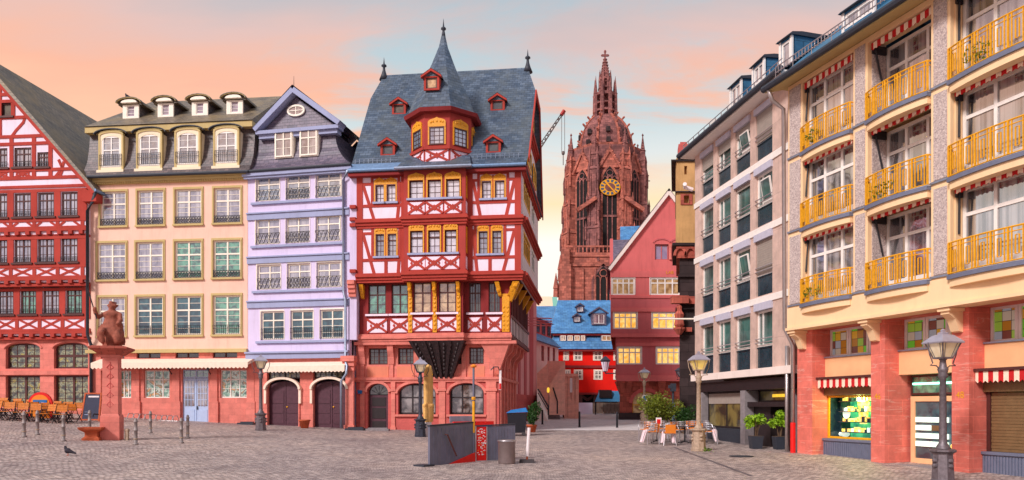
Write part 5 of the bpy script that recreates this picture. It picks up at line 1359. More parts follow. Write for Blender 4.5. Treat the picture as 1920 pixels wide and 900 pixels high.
g = MB(); g.box(wx(1059, 60), wx(1084, 60), 59.9, 63, wz(706, 60), wz(703, 60)+.1); g.box(wx(1059, 60), wx(1083.5, 60), 60.05, 60.35, g0_, wz(750, 60)); g.build('beam', 'ziegel_pale', po)
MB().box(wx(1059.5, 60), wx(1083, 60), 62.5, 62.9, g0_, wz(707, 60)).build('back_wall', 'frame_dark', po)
MB().box(wx(1068.5, 59.8), wx(1073, 59.8), 59.75, 59.85, wz(736, 60), wz(709, 60)).build('banner', 'white_paint', po)
# bright red house with a broad blue roof
RY = 75; f = Fr(0, RY, 1, 0)
rh = thing('red_house', 'bright scarlet house with blue slate mansard roof at the end of the lane', 'house', (wx(1105, RY), RY+4, 1.3))
x0, x1 = wx(1040, RY), wx(1215, RY); z0, z1 = wz(736, RY), wz(655, RY); za, zb = wz(628, RY), wz(564, RY+5)
wn = [(a, b, y0, y1) for y0, y1, L in ((658, 676, ((1057, 1066), (1076, 1091), (1113, 1129), (1151, 1166))), (694, 712, ((1059, 1069), (1077, 1092), (1114, 1129), (1151, 1166)))) for a, b in L]
rw = [f.r(*w_) for w_ in wn]
g = MB(f); g.wall(x0, x1, z0, z1, rw, 0); g.build('wall', 'scarlet', rh)
for r in rw: window(rh, f, r, 0, 'frame_cream', 'glass_dark', .12, (.5,), (.5,), (.26, .74), (.25, .75), -.04, casing=('frame_cream', .06, .02), mw=.1)
g = MB(f); g.box(x0-.1, x1, -.02, .14, wz(687, RY)-.16, wz(687, RY)+.1); g.box(x0-.1, x1, -.02, .4, z1-.22, z1); g.box(x0, x1, -.02, .2, z0-.2, z0); g.build('string_course', 'oxblood', rh)
g = MB(f); g.hexa([(x0-.3, -9, z1), (x1, -9, z1), (x1, .5, z1), (x0-.3, .5, z1)], [(x0-.1, -9, za), (x1, -9, za), (x1, -.25, za), (x0-.1, -.25, za)]); g.build('lower_roof', 'slate_bright', rh)
for a, b in ((1051, 1061), (1064, 1074), (1077, 1087), (1089, 1097), (1128, 1146)):
    r = f.r(a, b, 629, 639, .1); MB(f).box(r[0]-.1, r[1]+.1, -.5, .06, r[2]-.15, r[3]+.1).build('attic_surround', 'slate_violet', rh)
    window(rh, f, r, .1, 'frame_cream', 'glass_ochre', .08, (.5,), (), (), (), -.02)
g = MB(f); g.box(x0-.2, x1, -.4, .12, za-.05, za+.15); g.build('eaves', 'oxblood', rh)
g = MB(f); g.face([(x0-.5, .25, za+.15), (x1, .25, za+.15), (x1, -4.6, zb), (x0+.6, -4.6, zb)]); g.face([(x0-.5, .25, za+.15), (x0+.6, -4.6, zb), (x0-.5, -9, za)]); g.face([(x0-.5, -9, za), (x1, -9, za), (x1, -4.6, zb), (x0+.6, -4.6, zb)]); g.face([(x1, .25, za+.15), (x1, -4.6, zb), (x1, -9, za)])
g.build('roof', 'slate_bright', rh)
for px, py, w_ in ((1081, 604, .75), (1087, 582, .75), (1122, 610, 1.5)):
    d_ = -(za-0) ; t_ = max(0, min(1, (wz(py, RY+2)-za)/(zb-za))); d_ = .25-4.85*t_
    dormer(rh, f, wx(px, RY-d_), d_+.45, za+(zb-za)*t_-.1, w_, w_*.8, d_-1.2, ('slate_violet', 'slate_bright', 'frame_white', 'glass_grey'))
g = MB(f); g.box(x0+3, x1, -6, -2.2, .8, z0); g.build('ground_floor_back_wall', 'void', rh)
g = MB(f)
for px in (1086, 1120, 1166): u = wx(px, RY); g.box(u-.3, u+.3, -1, -.1, 1, z0)
for px in (1103, 1140): u = wx(px, RY); g.bar((u, 2.6), (u-1, z0), .25, -.8, -.5).bar((u, 2.6), (u+1, z0), .25, -.8, -.5)
g.build('ground_floor_post', 'frame_brown', rh)
hollow(rh, f, x0+.02, x1-.02, -9, -.35, z0, z1, 'scarlet', 'back_wall')
HY = 71; f2 = Fr(0, HY, 1, 0)
tag(MB(f2).box(wx(1084, HY), wx(1111, HY), -.1, 0, gz(7, HY)-.05, wz(755, HY)).build('hoarding', 'hoarding'), 'pale lilac site hoarding below the red house', 'hoarding')
g = MB(f2)
for k in range(8): g.box(wx(1111.5, HY)+k*.345, wx(1111.5, HY)+k*.345+.32, -.1, 0, gz(7, HY)-.05, wz(755, HY))
tag(g.build('hoarding', 'hoarding_wood'), 'brown wooden site hoarding below the red house next to the lilac one', 'hoarding')
st = thing('market_stall', 'dark market stall with a blue tarpaulin roof under the red house', 'stall', (wx(1144, 68), 68, gz(8, 68)))
g = MB(); k = 68; g.hexa([W(1115, 753, k), W(1166, 753, k), (wx(1170, k+2.5), k+2.5, wz(753, k)), (wx(1119, k+2.5), k+2.5, wz(753, k))], [W(1124, 733, k+.5), W(1170, 733, k+.5), (wx(1170, k+2), k+2, wz(733, k)), (wx(1124, k+2), k+2, wz(733, k))]); g.build('roof', 'tarp_blue', st)
MB().box(wx(1124, k), wx(1147, k), k+.0, k+1, wz(746, k), wz(731, k)).build('roof_box', 'frame_dark', st)
g = MB()
for px in (1118, 1165): g.box(wx(px, k)-.06, wx(px, k)+.06, k+.6, k+.72, gz(8, k), wz(752, k))
g.build('post', 'frame_dark', st)
# rose gabled house
GY = 57; f = Fr(0, GY, 1, 0); zz = lambda py: wz(py, GY)
rg = thing('gabled_house', 'rose red plaster house with a steep gable and glowing windows right of the cathedral tower', 'house', (wx(1250, GY), GY+5, 1.1))
xa, xb, xc = wx(1145, GY), wx(1361, GY), wx(1253, GY)
zap = zz(362); zev = zz(500)
rows = [((1147, 1190), (1219, 1275), (1302, 1345), 521, 553, 0), ((1150, 1194), (1222, 1275), (1302, 1345), 586, 617, .12), ((1158, 1203), (1231, 1275), (1302, 1345), 651, 683, -.1)]
zj = [zz(508), zz(558), zz(580), zz(632), zz(645), zz(711)]
top_w = [f.r(1228, 1253.5, 458, 487), f.r(1260, 1285, 458, 487)]
g = MB(f); fl = f.r(0, 1, 508, 362)
def rect(L, y0, y1): return [f.r(a, b, y0, y1) for a, b in L]
g.wall(xa, xb, zj[1], zev, rect(rows[0][:3], 521, 553), 0)
ws = sorted({zev, top_w[0][2], top_w[0][3], zap})
for a, b in zip(ws, ws[1:]):
    k = (xc-xa)/(zap-zev); l0, l1, r0, r1 = xa+(a-zev)*k, xa+(b-zev)*k, xb-(a-zev)*k, xb-(b-zev)*k
    op = [h for h in top_w if h[2] <= a+1e-4 and h[3] >= b-1e-4]; xs_ = [(l0, l1)]+[v for h in op for v in ((h[0], h[0]), (h[1], h[1]))]+[(r0, r1)]
    for i in range(0, len(xs_), 2): g.face([(xs_[i][0], 0, a), (xs_[i+1][0], 0, a), (xs_[i+1][1], 0, b), (xs_[i][1], 0, b)])
g.build('gable_wall', 'rose_gable', rg)
x3 = wx(1155.5, GY)
g = MB(f); g.wall(xa+.02, xb, zj[3], zj[1]-.02, rect(rows[1][:3], 586, 617), .1); g.build('second_floor_wall', 'rose_band', rg)
g = MB(f); g.wall(x3, xb, zj[5], zj[3]-.02, rect(rows[2][:3], 651, 683), -.1); g.build('first_floor_wall', 'rose_band', rg)
g = MB(f)
g.box(xa-.02, xb, -.02, .06, zz(520), zz(508)); g.box(xa-.02, xb, -.02, .16, zj[1]-.06, zj[1]+.1); g.box(xa, xb, .08, .2, zj[2]-.2, zj[2]+.1); g.box(xa, xb, .05, .2, zj[3]-.02, zj[3]+.25); g.box(x3, xb, -.12, 0, zj[4]-.15, zj[4]+.1); g.box(x3, xb, -.12, .08, zj[5]-.15, zj[5]+.3)
g.build('storey_band', 'rose_gable', rg)
for (L, y0, y1, d_) in ((rows[0][:3], 521, 553, 0), (rows[1][:3], 586, 617, .1), (rows[2][:3], 651, 683, -.1)):
    for i, r in enumerate(rect(L, y0, y1)): window(rg, f, r, d_, 'frame_white', 'glass_ochre' if y0 == 521 else 'glass_warm', .1, (.25, .5, .75), (.7,), (), (), .02, mw=.09, casing=('frame_white', .06, .03))
for r in top_w:
    window(rg, f, r, 0, 'rose_band', 'glass_violet', .07, (.5,), (), (), (), .12)
    c = (r[0]+r[1])/2; MB(f).curve([(c+.62*math.cos(math.pi*k/12), r[3]+.12+.3*math.sin(math.pi*k/12)) for k in range(13)], .12, -.02, .05).build('window_arch', 'rose_band', rg)
g = MB(f); u = wx(1257, GY); g.lathe([(.13, top_w[0][2]), (.09, top_w[0][2]+.2), (.09, top_w[0][3]-.3), (.14, top_w[0][3])], u, .02, 8); g.build('window_column', 'sandstone', rg)
text('LAB', .34, lambda x, y: f.T((wx(1255.5, GY)+x, .09, zz(514)+y)), 'gold', 'gilded_letters', rg)
g = MB(f)
g.bar((xa-.15, zev-.25), (xc, zap+.05), .28, -.1, .25); g.bar((xb+.15, zev-.25), (xc, zap+.05), .28, -.1, .246); g.build('verge_board', 'white_wall', rg)
fk = skew(f, .15); g = MB(fk); 
g.face([(xa-.35, .3, zev-.25), (xc, .3, zap+.3), (xc, -12, zap+.3), (xa-.35, -12, zev-.25)]); g.face([(xb+.35, .3, zev-.25), (xc, .3, zap+.3), (xc, -12, zap+.3), (xb+.35, -12, zev-.25)]); g.face([(xa-.3, -12, zev-.25), (xc, -12, zap+.2), (xb+.3, -12, zev-.25)])
g.build('roof', 'slate_violet', rg)
hollow(rg, fk, xa+.03, xb-.03, -12, -.33, zj[3], zev, 'rose_gable', 'back_wall'); hollow(rg, fk, x3+.03, xb-.03, -12, -.43, zj[5], zj[3]-.03, 'rose_band', 'back_wall')
xg = wx(1165, GY); zg_ = .6
rd = [f.r(1186, 1236, 734, 790, -.5), f.r(1300, 1340, 734, 790, -.5)]
g = MB(f); g.wall(xg, xb, zg_, zj[5]-.15, rd, -.5, .4)
for r in rd: g.spandrel(r[0], r[1], r[3]-.9, r[3]-.02, -.8, -.503)
g.build('ground_floor_wall', 'red_carved', rg)
for r in rd:
    c = (r[0]+r[1])/2; w_ = (r[1]-r[0])/2
    MB(f).curve([(c+(w_+.14)*math.cos(math.pi*k/14), r[3]-.9+1.04*math.sin(math.pi*k/14)) for k in range(15)], .28, -.52, -.4).build('portal_arch', 'sandstone_deep', rg)
    window(rg, f, (r[0], r[1], zg_+.2, r[3]), -.5, 'gold_trim', 'glass_ochre', .1, (.5,), (.55,), (), (), .25, arch=.9)
g = MB(f)
for px in (1169, 1179, 1242, 1290): u = wx(px, GY); g.hexa([(u-.2, -.5, zj[5]-1.1), (u+.2, -.5, zj[5]-1.1), (u+.2, -.42, zj[5]-1.1), (u-.2, -.42, zj[5]-1.1)], [(u-.3, -.5, zj[5]-.16), (u+.3, -.5, zj[5]-.16), (u+.3, .0, zj[5]-.16), (u-.3, .0, zj[5]-.16)])
g.hexa([(xg, -.9, zj[5]-1.2), (xg+.3, -.9, zj[5]-1.2), (xg+.3, -.52, zj[5]-1.2), (xg, -.52, zj[5]-1.2)], [(x3, -.9, zj[5]-.16), (xg+.3, -.9, zj[5]-.16), (xg+.3, -.12, zj[5]-.16), (x3, -.12, zj[5]-.16)])
g.build('corbel', 'red_carved', rg)
MB(f).box(xg-.1, xb, -.9, -.2, .5, zg_+.85).build('plinth', 'dark_stone', rg)
# slate roofed houses further back
def back_house(name, label, px0, px1, y_ridge, y_eave, Y, wallm, roofm, dep=8):
    t = thing(name, label, 'house', (wx((px0+px1)/2, Y), Y+dep/2, 1.4))
    a, b = wx(px0, Y), wx(px1, Y); ze, zr = wz(y_eave, Y), wz(y_ridge, Y+dep/2)
    fr = Fr(a, Y, 1, -(px0-960)/F*1.05); b -= a; a = 0; FT = fr.T; fr.T = lambda p: FT((p[0], Y-p[1], p[2]))
    MB(fr).box(a, b, Y, Y+dep, .8, ze).build('wall', wallm, t)
    g = MB(fr); g.face([(a-.1, Y-.3, ze-.1), (b+.1, Y-.3, ze-.1), (b+.1, Y+dep/2, zr), (a-.1, Y+dep/2, zr)]); g.face([(a-.1, Y+dep+.3, ze-.1), (b+.1, Y+dep+.3, ze-.1), (b+.1, Y+dep/2, zr), (a-.1, Y+dep/2, zr)])
    for x_ in (a-.1, b+.1): g.face([(x_, Y-.3, ze-.1), (x_, Y+dep/2, zr), (x_, Y+dep+.3, ze-.1)])
    g.build('roof', roofm, t); return t
t = back_house('slate_roofed_house', 'house with a violet grey slate roof and rose firewall behind the rose gable', 1149, 1216, 450, 506, 86, 'rose_gable', 'slate_violet')
MB().box(wx(1144.5, 85), wx(1149.5, 85), 85, 85.6, 1, wz(451, 86)).build('firewall', 'rose_gable', t)
back_house('slate_roofed_house', 'house with a bright blue slate roof against the cathedral tower', 1164, 1240, 425, 475, 100, 'rose_gable', 'slate_bright')
back_house('green_roofed_house', 'far house with a pale copper green roof left of the cathedral', 985, 1046, 557, 574, 130, 'pink_wall', 'copper_green', 14)
back_house('tan_roofed_house', 'house with a pale tan roof seen over the lane', 985, 1036, 556, 588, 100, 'white_wall', 'tan_roof', 10)
back_house('blue_roofed_house', 'low house with a blue roof between the lane and the red house', 998, 1046, 574, 600, 84, 'white_wall', 'slate_bright', 8)

# ------------------------------------------------------------------ cathedral tower
DY = 185.0; dx = wx(1134.5, DY+10)
dzf = lambda py: wz(py, DY+1)
dz = lambda py: wz(py, DY+10)
dm = thing('cathedral_tower', 'tall red sandstone Gothic cathedral tower with dome, lantern spire and gilded clock', 'tower', (dx, DY+10, 1.5))
CY = DY+10
P8 = math.pi/8
def oct_(prof, mat, name, n=8, ph=P8, smooth=False, par=None): return MB().lathe(prof, dx, CY, n, ph).build(name, mat, par or dm, smooth)
zo0, zo1 = dzf(478), dzf(285)
ro = 8.8/math.cos(P8)
oct_([(ro*1.02, zo0-1), (ro, zo1+2)], 'dom_stone', 'octagon_wall')
# lancet windows on the faces, buttresses with pinnacles at the corners
def lancet_pts(w, z0, z1, h):
    return [(-w, z0), (w, z0)]+[(w*(1-(k/6)**1.7), z1-h+h*(k/6)) for k in range(7)]+[(-w*(1-(k/6)**1.7), z1-h+h*(k/6)) for k in range(5, -1, -1)]
for k in range(8):
    ang = -math.pi/2+math.pi/4*k; r_ = ro*math.cos(P8)+.05
    ox, oy = dx+r_*math.cos(ang), CY+r_*math.sin(ang); nn = Vector((math.cos(ang), math.sin(ang)))
    f = Fr(ox, oy, -nn.y, nn.x)
    for a, b, w_ in ((dzf(470), dzf(312), 1.75),):
        g = MB(f); g.prism(lancet_pts(w_+.5, a-.2, b+.8, 3.6), -.1, .5); o = g.build('window_surround', 'dom_stone_light', dm)
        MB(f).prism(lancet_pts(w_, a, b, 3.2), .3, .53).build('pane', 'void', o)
        g = MB(f)
        for u in (-.58, .58): g.box(u-.13, u+.13, .5, .75, a, b-2.2)
        g.box(-w_, w_, .5, .72, (a+b)/2-2.2, (a+b)/2-1.7)
        for u in (-1.16, 0, 1.16): g.curve([(u+.52*math.cos(math.pi*q/8), b-3.3+.7*math.sin(math.pi*q/8)) for q in range(9)], .2, .5, .74)
        g.curve([(.8*math.cos(2*math.pi*q/12), b-1.7+.7*math.sin(2*math.pi*q/12)) for q in range(13)], .2, .5, .73)
        g.build('tracery', 'dom_stone', o)
        g = MB(f); g.bar((-3.0, b-.8), (0, b+4.2), .6, .1, .8).bar((3.0, b-.8), (0, b+4.2), .6, .1, .79); g.prism([(-2.6, b-.3), (2.6, b-.3), (0, b+3.6)], 0, .45)
        for q in range(5):
            for s_ in (-1, 1): g.ball((s_*3.0*(1-q/5), .6, b-.4+q*1.0), .35, .35, .4, 5, 4)
        g.tube([(0, .4, b+4), (0, .4, b+6)], .22, 5, .05); g.build('window_gable', 'dom_stone_light', dm)
    a2 = ang+P8; cxx, cyy = dx+(ro+.2)*math.cos(a2), CY+(ro+.2)*math.sin(a2); n2 = Vector((math.cos(a2), math.sin(a2)))
    fb = Fr(cxx, cyy, -n2.y, n2.x)
    g = MB(fb)
    for z0, z1, hw, dd_ in ((zo0-2, dzf(430), 1.7, 1.9), (dzf(430), dzf(375), 1.45, 1.5), (dzf(375), dzf(318), 1.2, 1.1), (dzf(318), dzf(290), .95, .8)):
        g.box(-hw, hw, -1.2, dd_, z0, z1); g.hexa([(-hw-.15, -1, z1-.1), (hw+.15, -1, z1-.1), (hw+.15, dd_+.2, z1-.1), (-hw-.15, dd_+.2, z1-.1)], [(-hw*.7, -1, z1+1), (hw*.7, -1, z1+1), (hw*.7, dd_*.6, z1+1), (-hw*.7, dd_*.6, z1+1)])
        for u in (-hw*.55, hw*.55): g.box(u-.15, u+.15, dd_, dd_+.25, z0+.8, z1-1.2)
        for u in (-hw, hw): g.lathe([(.3, z1-3), (.3, z1-.2), (.36, z1), (.02, z1+1.8)], u, dd_, 5)
    g.build('buttress', 'dom_stone' if k % 2 else 'dom_stone_light', dm)
    g = MB(fb); zp = dzf(290)
    g.lathe([(.75, zp), (.7, zp+2.6), (.9, zp+2.7), (.6, zp+3), (.12, zp+6.4), (.3, zp+6.7), (.02, zp+7.2)], 0, .2, 6)
    for q in range(4):
        for s_ in (-1, 1): g.ball((s_*.55*(1-q/5), .2, zp+3.3+q*.75), .2, .2, .22, 5, 4)
    g.build('pinnacle', 'dom_stone', dm)
# gargoyles
g = MB()
for s_, px, py in ((-1, 1076, 335), (1, 1203, 340), (-1, 1073, 365), (1, 1201, 330)): p = Vector(W(px, py, CY)); g.tube([p, p+Vector((s_*2.2, 0, .1))], .25, 5, .12)
g.build('gargoyle', 'dark_stone', dm)
# parapet, dome with ribs and crockets
zd0_, zd1_ = dz(294), dz(220)
oct_([(ro*.98, zo1+1.5), (ro*1.0, zo1+2.6), (ro*.9, zo1+2.7)], 'dom_stone_light', 'parapet')
rd0, rd1 = 7.2, 2.8
dp = [(rd0*math.cos(t*math.pi/2*.76), zd0_+(zd1_-zd0_)*math.sin(t*math.pi/2*.76)/math.sin(math.pi/2*.76)) for t in [k/9 for k in range(10)]]
oct_(dp, 'dom_stone', 'dome')
g = MB()
for k in range(8):
    a = -math.pi/2+P8+math.pi/4*k; ps = [(dx+(r_+.1)*math.cos(a), CY+(r_+.1)*math.sin(a), z_) for r_, z_ in dp]; g.tube(ps, .32, 5)
    for r_, z_ in dp[1::2]: 
        g.tube([(dx+r_*math.cos(a), CY+r_*math.sin(a), z_), (dx+(r_+.7)*math.cos(a), CY+(r_+.7)*math.sin(a), z_+.7)], .2, 5, .3); g.ball((dx+(r_+.75)*math.cos(a), CY+(r_+.75)*math.sin(a), z_+.75), .26, .26, .24, 6, 4)
g.build('dome_rib', 'dom_stone_light', dm)
g = MB()
for k in range(8):
    a = -math.pi/2+math.pi/4*k
    for r_, z_ in (dp[1], dp[3]): g.box(dx+(r_-.2)*math.cos(a)-.5, dx+(r_-.2)*math.cos(a)+.5, CY+(r_-.2)*math.sin(a)-.5, CY+(r_-.2)*math.sin(a)+.5, z_, z_+1.2)
g.build('dome_opening', 'dark_stone', dm)
# lantern: open piers round a core, then the spire
zl0, zl1, zl2 = dz(228), dz(180), dz(150)
g = MB(); rl = 2.75
for k in range(8):
    a = P8+math.pi/4*k; c_, s_ = math.cos(a), math.sin(a)
    g.lathe([(.62, zl0-1), (.5, zl1), (.62, zl1+.2), (.45, zl1+.4), (.08, zl1+4.2), (.02, zl1+4.8)], dx+rl*c_, CY+rl*s_, 6)
    g.lathe([(.36, zl1-1), (.3, zl2), (.05, zl2+2.4)], dx+1.5*c_, CY+1.5*s_, 5)
g.build('lantern_pier', 'dom_stone', dm)
g = MB()
for z_, r_, h_ in ((zl0-.8, 3.0, .9), (dz(212), 2.95, .5), (dz(198), 2.9, .35), (zl1-.3, 2.8, .7), (dz(168), 1.9, .4), (zl2-.2, 1.75, .5)): g.lathe([(r_, z_), (r_, z_+h_)], dx, CY, 8, P8)
g.lathe([(1.1, zl0), (.9, zl1), (.7, zl2)], dx, CY, 8, P8)
g.build('lantern_gallery', 'dom_stone', dm)
zs0, zs1 = dz(156), dz(112)
g = MB(); g.lathe([(1.35, zs0), (.35, zs1)], dx, CY, 8, P8)
for k in range(8):
    a = P8+math.pi/4*k
    for q in range(8): r_ = 1.35-(1.0)*q/8; g.ball((dx+(r_+.12)*math.cos(a), CY+(r_+.12)*math.sin(a), zs0+(zs1-zs0)*q/8), .2, .2, .24, 5, 4)
g.build('spire', 'dom_stone', dm)
g = MB(); zc = dz(97); g.box(dx-.2, dx+.2, CY-.2, CY+.2, zs1-.2, zc); g.box(dx-.85, dx+.85, CY-.19, CY+.19, dz(104)-.25, dz(104)+.25)
for s_ in (-.85, .85): g.ball((dx+s_, CY, dz(104)), .25, .22, .3, 6, 4)
g.ball((dx, CY, zc), .35, .3, .5, 6, 4); g.ball((dx, CY, zs1), .6, .6, .4, 8, 4); g.build('finial_cross', 'dom_stone', dm)
g = MB(); xt = wx(1171, CY+1); g.lathe([(.95, dz(300)), (.95, dz(243)), (1.1, dz(242)), (1.1, dz(240))], xt, CY+1, 8); g.build('stair_turret', 'dom_stone_light', dm)
# clock
f = Fr(dx, CY-9.2, 1, 0); uc, zc = .0, dzf(353); Rc = 2.55
g = MB(f); g.prism([(uc+Rc*math.cos(math.pi*2*k/32), zc+Rc*.8*math.sin(math.pi*2*k/32)) for k in range(32)], .4, .8); ck = g.build('clock', 'gold_trim', dm)
g = MB(f)
for k in range(12):
    a = math.pi/12+math.pi*k/6; g.prism([(uc+Rc*r_*math.cos(a+s_), zc+Rc*.8*r_*math.sin(a+s_)) for r_, s_ in ((.62, -.15), (.93, -.15), (.93, .15), (.62, .15))], .8, .86)
g.build('hour_plate', 'clock_blue', ck)
MB(f).prism([(uc+Rc*.5*math.cos(math.pi*2*k/24), zc+Rc*.4*math.sin(math.pi*2*k/24)) for k in range(24)], .8, .87).build('clock_centre', 'dom_stone', ck)
g = MB(f); g.bar((uc-1.3, zc+1.45), (uc, zc), .36, .9, .98).bar((uc+1.45, zc-1.6), (uc-.2, zc+.2), .3, .985, 1.05); g.build('clock_hand', 'gold', ck)
# square lower storeys with corner buttresses, gallery and big west window
zq = zo0
hw = 11.2
g = MB(); g.box(dx-hw, dx+hw, CY-hw, CY+hw, 1, zq); g.box(dx-hw-.3, dx+hw+.3, CY-hw-.3, CY+hw+.3, zq-.9, zq+.1); g.box(dx-hw-.35, dx+hw+.35, CY-hw-.35, CY+hw+.35, dzf(500)-.3, dzf(500)+.4)
g.build('lower_wall', 'dom_stone_light', dm)
g = MB()
for k in range(22):
    for yy in (CY-hw-.25,): g.box(dx-hw+k*1.02, dx-hw+k*1.02+.3, yy-.1, yy+.1, zq, zq+1.4)
g.box(dx-hw, dx+hw, CY-hw-.4, CY-hw-.1, zq+1.4, zq+1.8); g.build('balustrade', 'dom_stone_light', dm)
g = MB()
for sx_ in (-1, 1):
    for a, b, w_ in ((1, dzf(500), 2.2), (dzf(500), dzf(470), 1.6)):
        g.box(dx+sx_*hw-w_*.6, dx+sx_*hw+w_*.6, CY-hw-1.4, CY-hw, a, b); g.box(dx+sx_*hw, dx+sx_*(hw+1.6), CY-hw-.6, CY-hw+2, a, b-4)
    for px_, py_ in ((-1.9*1, 0),): pass
    g.lathe([(.7, dzf(530)), (.6, dzf(510)), (.75, dzf(509)), (.06, dzf(482))], dx+sx_*(hw+1.2), CY-hw-.2, 6); g.lathe([(.7, dzf(560)), (.6, dzf(545)), (.75, dzf(544)), (.06, dzf(515))], dx+sx_*(hw+2.3), CY-hw-.3, 6)
    for u in (.35, .62, .85): g.box(dx+sx_*hw*u-.25, dx+sx_*hw*u+.25, CY-hw-.5, CY-hw, 1, dzf(505))
g.build('lower_buttress', 'dom_stone_light', dm)
f = Fr(wx(1131, CY-hw), CY-hw, 1, 0)
a, b = dzf(566), dzf(502); g = MB(f); g.prism(lancet_pts(2.9, a, b+.6, 4.6), -.1, .35); o = g.build('window_surround', 'dom_stone', dm)
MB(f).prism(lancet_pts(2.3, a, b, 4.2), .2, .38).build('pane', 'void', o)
g = MB(f)
for u in (-.8, .8): g.box(u-.13, u+.13, .36, .6, a, b-3)
for u in (-1.5, 0, 1.5): g.curve([(u+.7*math.cos(math.pi*q/8), b-3.4+.9*math.sin(math.pi*q/8)) for q in range(9)], .22, .36, .58)
g.curve([(.9*math.cos(2*math.pi*q/12), b-1.8+.9*math.sin(2*math.pi*q/12)) for q in range(13)], .22, .36, .57); g.build('tracery', 'dom_stone_light', o)
f = Fr(dx, CY-9.3, 1, 0)                # flying braces either side of the clock stage
g = MB(f)
for s_ in (-1, 1): g.bar((s_*8.2, dzf(398)), (s_*3.6, dzf(375)), .9, .5, 2.2)
g.build('flying_brace', 'dom_stone_light', dm)

# crane far behind
KY = 150; cr = thing('crane', 'distant construction crane with a lattice jib and hanging hook behind the corner house', 'crane', (wx(990, KY), KY, 1.5))
p0, p1 = Vector(W(985, 316, KY)), Vector(W(1055, 212, KY)); dv = (p1-p0).normalized(); nv = Vector((-dv.z, 0, dv.x)); yv = Vector((0, 1, 0))
g = MB(); L_ = (p1-p0).length
for a, b in ((.45, 0), (-.35, .35), (-.35, -.35)): g.tube([p0+nv*a+yv*b, p1+nv*a*.4+yv*b*.4], .08, 4)
n = 14
for k in range(n):
    a = p0+dv*L_*k/n; b = p0+dv*L_*(k+1)/n; s_ = 1-.6*k/n; g.tube([a+nv*.45*s_, b-nv*.35*s_+yv*.35*s_], .07, 4); g.tube([a-nv*.35*s_+yv*.35*s_, b+nv*.45*s_], .07, 4)
g.build('jib', 'crane_steel', cr)
MB().tube([p1-dv*.5, p1+dv*.6], .4, 6).build('jib_head', 'crane_red', cr)
g = MB(); 
for q in (-.3, .3): g.tube([p1+Vector((q+.1, 0, 0)), Vector(W(1056, 286, KY))+Vector((q, 0, 0))], .05, 4)
g.build('hoist_rope', 'crane_steel', cr)
c = Vector(W(1056, 287, KY)); g = MB(); g.ball(c, .35, .3, .45, 8, 5); g.tube([c, c-Vector((0, 0, 2.4))], .09, 5); g.build('hook_block', 'crane_steel', cr)
g = MB(); mx = p0.x
for a, b in ((-.8, -.8), (.8, -.8), (.8, .8), (-.8, .8)): g.tube([(mx+a, KY+b, 1.5), (mx+a, KY+b, p0.z+1)], .13, 4)
for k in range(20):
    z_ = 1.5+(p0.z-1.5)*k/20; z2 = 1.5+(p0.z-1.5)*(k+1)/20
    g.tube([(mx-.8, KY-.8, z_), (mx+.8, KY-.8, z2)], .08, 4); g.tube([(mx-.8, KY+.8, z2), (mx+.8, KY+.8, z_)], .08, 4)
g.build('mast', 'crane_steel', cr)

# weathered stone tower house between the gable and the office block
TY = 43; tx0, tx1 = wx(1269, TY), wx(1269, TY)+5
tw_ = thing('stone_tower', 'narrow tower house with beige plaster top and blackened stone below beside the office block', 'tower', (tx0+2.5, TY+3, gz(10, TY)))
z = lambda py: wz(py, TY)
r = (wx(1283, TY), wx(1290, TY), z(348), z(330))
f = skew(Fr(0, TY, 1, 0), .235)
r2 = (wx(1276, TY), wx(1298, TY), z(384), z(364)); rr2 = (wx(1282, TY), wx(1292, TY), z(381), z(367)); r1 = (wx(1283, TY), wx(1288.5, TY), z(327), z(311))
g = MB(f); g.wall(tx0, tx1, z(458), z(296), [r1, rr2], 0, .3); g.box(tx0, tx1, -6, -.31, z(458), z(296)); g.build('upper_wall', 'beige_tower', tw_)
g = MB(f); g.wall(r2[0], r2[1], r2[2], r2[3], [rr2], .05, .1); g.build('window_surround', 'red_carved', tw_)
g = MB(f); g.box(tx0-.12, tx1, -6, .12, z(361), z(359)); g.box(tx0-.35, tx1, -6, .1, z(303), z(300)); g.box(tx0-.3, tx1, -6, .15, z(461), z(456)); g.build('moulding', 'dark_stone', tw_)
g = MB(f); g.box(tx0+.1, tx0+.75, -1, 0, z(296), z(270)); g.box(tx0+.2, tx0+.6, -.99, -.01, z(270), z(266)); g.box(tx0+1.1, tx1, -5, -.2, z(296), z(276)); g.build('battlement', 'sandstone_deep', tw_)
g = MB(f); g.box(tx0-.05, tx1, -6, .08, z(484), z(462)-.02)
for k in range(8): c = tx0+.15+k*.6; g.curve([(c+.3*math.cos(math.pi*q/8), z(480)+.45*math.sin(math.pi*q/8)) for q in range(9)], .12, .0, .2)
g.build('carved_frieze', 'red_carved', tw_)
MB(f).box(tx0+.18, tx1, -6, -.1, .2, z(484)-.02).build('lower_wall', 'dark_stone', tw_)
g = MB(f); g.box(tx0+.05, tx1, -6, .05, z(519), z(515)); g.box(tx0-.1, tx1, -6, .1, z(580), z(577)); g.build('ledge', 'dark_stone', tw_)
g = MB(f)                               # carved corner figure under its canopy
u0 = tx0+.1; g.box(u0-.45, u0+.5, -.1, .4, z(570), z(556)); g.box(u0+.6, u0+1.0, -.1, .1, z(570), z(556)); g.lathe([(.2, z(615)), (.3, z(610)), (.24, z(600)), (.28, z(590)), (.16, z(584)), (.14, z(581)), (.17, z(577)), (.1, z(573))], u0, .2, 8); g.lathe([(.12, z(628)), (.34, z(618)), (.36, z(615))], u0, .2, 8); g.box(u0+.4, u0+.75, -.1, .1, z(622), z(614))
g.build('carved_figure', 'red_carved', tw_)
tag(MB().tube([W(1236, 598, 42), W(1312, 598, 37)], .05, 6).build('banner_pole', 'frame_cream'), 'thin pale horizontal pole sticking out between stone tower and office block', 'pole')
